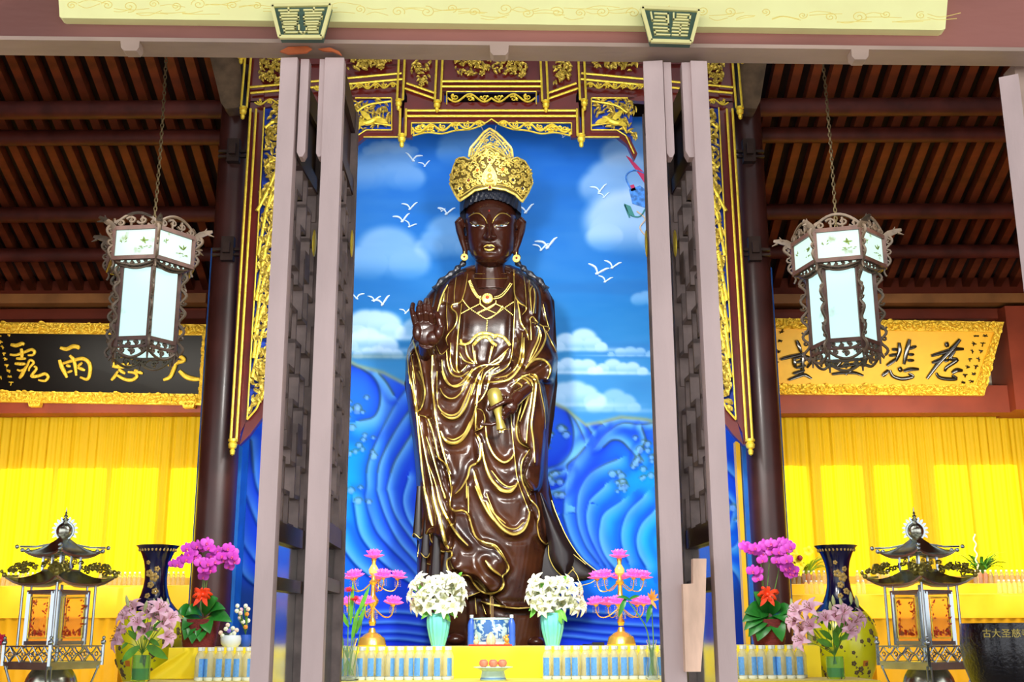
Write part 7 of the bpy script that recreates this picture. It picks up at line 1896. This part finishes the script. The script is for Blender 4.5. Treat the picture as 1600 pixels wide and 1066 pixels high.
for off, rr_ in ((0,.012),(5,.007),(9,.006)): q.tube([at(767+(x-767)*(1-off/46), ty(x)+off, us_(x)-.004) for x in ux], rr_, 7)
pl = []
for k in range(500):
    x = r.uniform(736,798); y = r.uniform(204,250); s_ = r.uniform(3.2,5.0)
    if y < ty(x)+5 or (abs(x-765) < 5+(y-210)*.1 and 208 < y < 216) or any(math.hypot(x-a, y-b) < s_*1.2 for a, b in pl): continue
    pl.append((x, y)); q.tube([at(x+a, y+b, us_(x)-.002) for a, b in spiral2(0,0,s_,1.15,r.uniform(0,6),r.choice((-1,1)),12)], [.0035+.004*i/11 for i in range(12)], 5)
for s in (-1, 1): q.tube([at(765+s*x, y, us_(765+s*x)-.012) for x, y in smooth_line([(0,224),(9,229),(18,235),(27,246)], 5)], .009, 6); q.tube([at(765+s*x, y, us_(765+s*x)-.012) for x, y in smooth_line([(0,231),(8,234),(15,240)], 5)], .006, 6)
mesh_obj('crown_crest', q, M_crown, stt)
for x, y, col in ((765,250,'ruby'),(746,266,'amber'),(785.5,265,'amber'),(732,282,'ruby'),(801.5,281.5,'onyx'),(719,295,'onyx'),(816.5,295,'onyx'),(765.5,293,'ruby')):
    m_ = {'ruby': MATS['ruby'], 'amber': mat('amber_gem', sr(196,110,40), .15, coat=.5), 'onyx': mat('onyx', sr(30,28,50), .12, coat=.5)}[col]
    c = at(x, y, csurf(x, y)-.022); q = MB()
    for k in range(6): a = k*PI/3; q.ball(c+Vector((.018*math.cos(a),.006,.018*math.sin(a))), .0095, 6, 4)
    st = mesh_obj('gem_setting', q, M_crown, stt); q = MB(); q.ball(c-Vector((0,.006,0)), .0135, 10, 7); mesh_obj('gem', q, m_, st)
q = MB(); c0 = lambda x, y, d_: at(x, y, csurf(x, y)-d_)     # small seated figure in a leaf shaped halo
q.prism([c0(x, y, .02) for x, y in ((765,257),(770,263),(775,272),(777,282),(774,290),(756,290),(753,282),(755,272),(760,263))], (0,.02,0))
for s_, rr_ in ((1,.004),(.75,.003)): q.tube([c0(765+(x-765)*s_, 274+(y-274)*s_, .024) for x, y in smooth_line([(756,290),(753,282),(755,272),(760,263),(765,257),(770,263),(775,272),(777,282),(774,290)], 4)], rr_, 5)
q.ball(c0(765,266,.034), .0125, 10, 8); q.ball(c0(765,275,.034), .02, 12, 8, (1,.6,1.25)); q.ball(c0(765,282,.036), .026, 12, 8, (1.35,.6,.5)); q.ball(c0(765,288,.032), .03, 12, 6, (1.5,.5,.35)); q.ball(c0(765,263.4,.034), .005, 6, 5)
mesh_obj('seated_figure', q, M_crown, stt)
q = MB()
for a, b in (((752,198),(756,207)),((775,197),(773,206))): q.bar(at(*a, YS-.1), at(*b, YS-.3), .004)
mesh_obj('stay_wire', q, M_iron, stt)
# necklace
def beads(mb, pts, rad, step_):
    P = smooth_line(pts, 12); L = 0; last = None
    for x, y in P:
        if last is None or math.hypot(x-last[0], y-last[1]) >= step_: mb.ball(at(x, y, sf(x, y)-.004), rad, 6, 4); last = (x, y)
N1 = lambda pts: [(620+x/5.33, 400+y/5.33) for x, y in pts]; N2 = lambda pts: [(740+x/5.33, 400+y/5.33) for x, y in pts]
q = MB()
for o_ in (0, 12, 24): beads(q, N1([(600+o_*.5,212+o_*-.3),(625+o_*.8,280),(665+o_*.7,340-o_*.2),(700+o_*.3,358-o_)]), .0055, 1.9)
for o_ in (0, 14): beads(q, N2([(318-o_,235-o_*.4),(280-o_,290-o_*.3),(230-o_*.5,340-o_),(170,358-o_)]), .0055, 1.9)
for pts in (N1([(548,365),(600,430),(680,485),(755,525),(830,480),(880,420)]), N1([(540,478),(610,440),(690,400)]), N1([(690,400),(755,445),(830,480)]), N1([(675,478),(755,440),(820,400)]), N1([(695,365),(700,400),(755,440),(815,405),(828,370)]), N1([(755,525),(750,580),(745,635)])): beads(q, pts, .0062, 2.1)
for pts in (N2([(330,385),(255,435),(180,490),(110,525)]), N2([(325,492),(255,435),(185,400)]), N2([(40,470),(120,430),(185,395)])): beads(q, pts, .0062, 2.1)
mesh_obj('necklace', q, M_trim, stt)
q = MB(); c = at(761.5, 466.5, sf(761.5, 466.5)-.012); q.lathe([(.001,-.01),(.045,-.01),(.05,0),(.045,.01),(.03,.014),(.001,.015)], c, 28, axis=(0,-1,.1))
for k in range(12): a = k*PI/6; q.ball(c+Vector((.036*math.cos(a),-.014,.036*math.sin(a))), .0075, 6, 4)
pe = mesh_obj('pendant', q, M_crown, stt); q = MB(); q.ball(c+Vector((0,-.018,.006)), .016, 12, 8, (1,.6,.9)); mesh_obj('pendant_stone', q, mat('coral', sr(200,60,30), .2, coat=.5), pe)
# upturned vase in the lowered hand
A = SP(771,608,dv+.035); B = SP(784.5,676,dv+.05); ax = (B-A).normalized(); L = (B-A).length
q = MB(); q.lathe([(.001,0),(.036,0),(.054,.02),(.060,.06),(.059,.10),(.048,.15),(.034,.19),(.029,.23),(.030,.27),(.036,.31),(.040,.335),(.040,.345),(.030,.345)], A, 28, axis=ax); vz = mesh_obj('holy_vase', q, mat('olive_gold', (.36,.29,.06), .32, metal=.5, noise=.15), stt)
q = MB(); e = A+ax*.345
for k in range(6): a = k*PI/3; q.blade(e, e+Vector((math.cos(a)*.032,-.01,math.sin(a)*.032)), .014, (0,-.004,0), .003, 3, (0,-1,0))
q.tube([e, e+Vector((0,-.005,-.03))], [.005,.001], 6); q.tube([e+Vector((.03,0,0)), e+Vector((.07,0,.005))], .002, 4); mesh_obj('spout_star', q, M_trim, vz)
# carved foot tip at the hem
q = MB(); q.ball(SP(712,1000,.24), 1, 16, 10, (16*u9,.09,10*u9)); q.ball(SP(838,1004,.22), 1, 16, 10, (14*u9,.09,9*u9)); mesh_obj('shoe', q, M_skin, stt)

# dark fluted cloth ends hanging at the lower left
for k, (xa, ya, xb, yb, w) in enumerate(((655,760,652,838,15),(668,790,664,868,14),(684,800,680,905,18),(700,850,692,925,14),(664,850,660,925,14),(676,860,673,930,14))):
    q = MB(); n = 9; rr_ = []; Pp = []
    for i in range(n): t_ = i/(n-1); Pp.append(tuple(SP(xa+(xb-xa)*t_, ya+(yb-ya)*t_, (.16 if k in (4,5) else .20)+.02*k*(k < 4)))); rr_.append(w*u9*.5*(.5+.5*t_))
    q.tube(Pp, rr_, 14, flat=.55); q.tube(Pp[-1:]+[tuple(Vector(Pp[-1])+Vector((0,0,-.012)))], [rr_[-1], rr_[-1]*.9], 14, flat=.55)
    fr_o = mesh_obj('robe_flute', q, M_cloak, stt)
    q = MB(); c = Vector(Pp[-1]); q.tube([c+Vector((w*u9*.5*math.cos(a), -w*u9*.28*abs(math.sin(a)), .02*math.sin(a*2+k))) for a in np.linspace(PI, 2*PI, 12)], .0035, 5); mesh_obj('gilded_hem', q, M_trim, fr_o)
# ------------------------------------------------------------------ light
area("window_light_left", (-4.6,16.5,2.9), (-4.6,12.8,2.4), 1.6, 900, (1,1,.95), .8)
area("window_light_right", (4.6,16.5,2.9), (4.6,12.8,2.4), 1.6, 900, (1,1,.95), .8)
area('mural_top_fill', (-.2,9.72,6.2), (-.2,10.45,5.0), 3.2, 12, (1,.97,.92), .15)  # added strip with no visible source, brightens the top of the relief
area('canopy_front_fill', (-.2,6.9,5.4), (-.2,9.5,6.1), 3.4, 24, (1,.96,.88), .3, 100)  # added fill, no fixture seen, lifts the gold on the canopy front
w = bpy.data.worlds.new('daylight'); sc.world = w; w.use_nodes = True
bg = w.node_tree.nodes['Background']; bg.inputs[0].default_value = (.95,.96,1,1); bg.inputs[1].default_value = 2.2
WARM = (1,.93,.8)
area('curtain_fill_left', (-4.4,10.2,3.6), (-4.6,12,2.0), 2.4, 120, WARM, .3)  # unseen fill added to brighten the curtain in the left bay
area('curtain_fill_right', (4.4,10.2,3.6), (4.6,12,2.0), 2.4, 120, WARM, .3)  # matching added fill for the curtain in the right bay
area('statue_fill_left', (-.8,5.2,4.6), (-.2,9.8,3.0), .5, 58, (1,.97,.92), spread=80)  # added light aimed at statue and relief, no fitting in view
area('statue_fill_right', (.8,5.2,4.6), (-.2,9.8,3.0), .5, 58, (1,.97,.92), spread=80)  # its added counterpart from the other side, equally unseen
area('hall_fill', (0,6.2,4.6), (0,9.5,1.2), 3., 34, (1,.96,.9), .6)  # unseen general fill added for the hall interior
area('altar_fill', (0,6.0,3.8), (0,8.6,1.4), 4.5, 24, (1,.97,.9), .5)  # added fill over the altar goods, source not seen
sc.view_settings.view_transform = 'Standard'; sc.view_settings.look = 'None'
sc.view_settings.exposure = 0.0; sc.view_settings.gamma = 1.0; sc.view_settings.use_curve_mapping = False
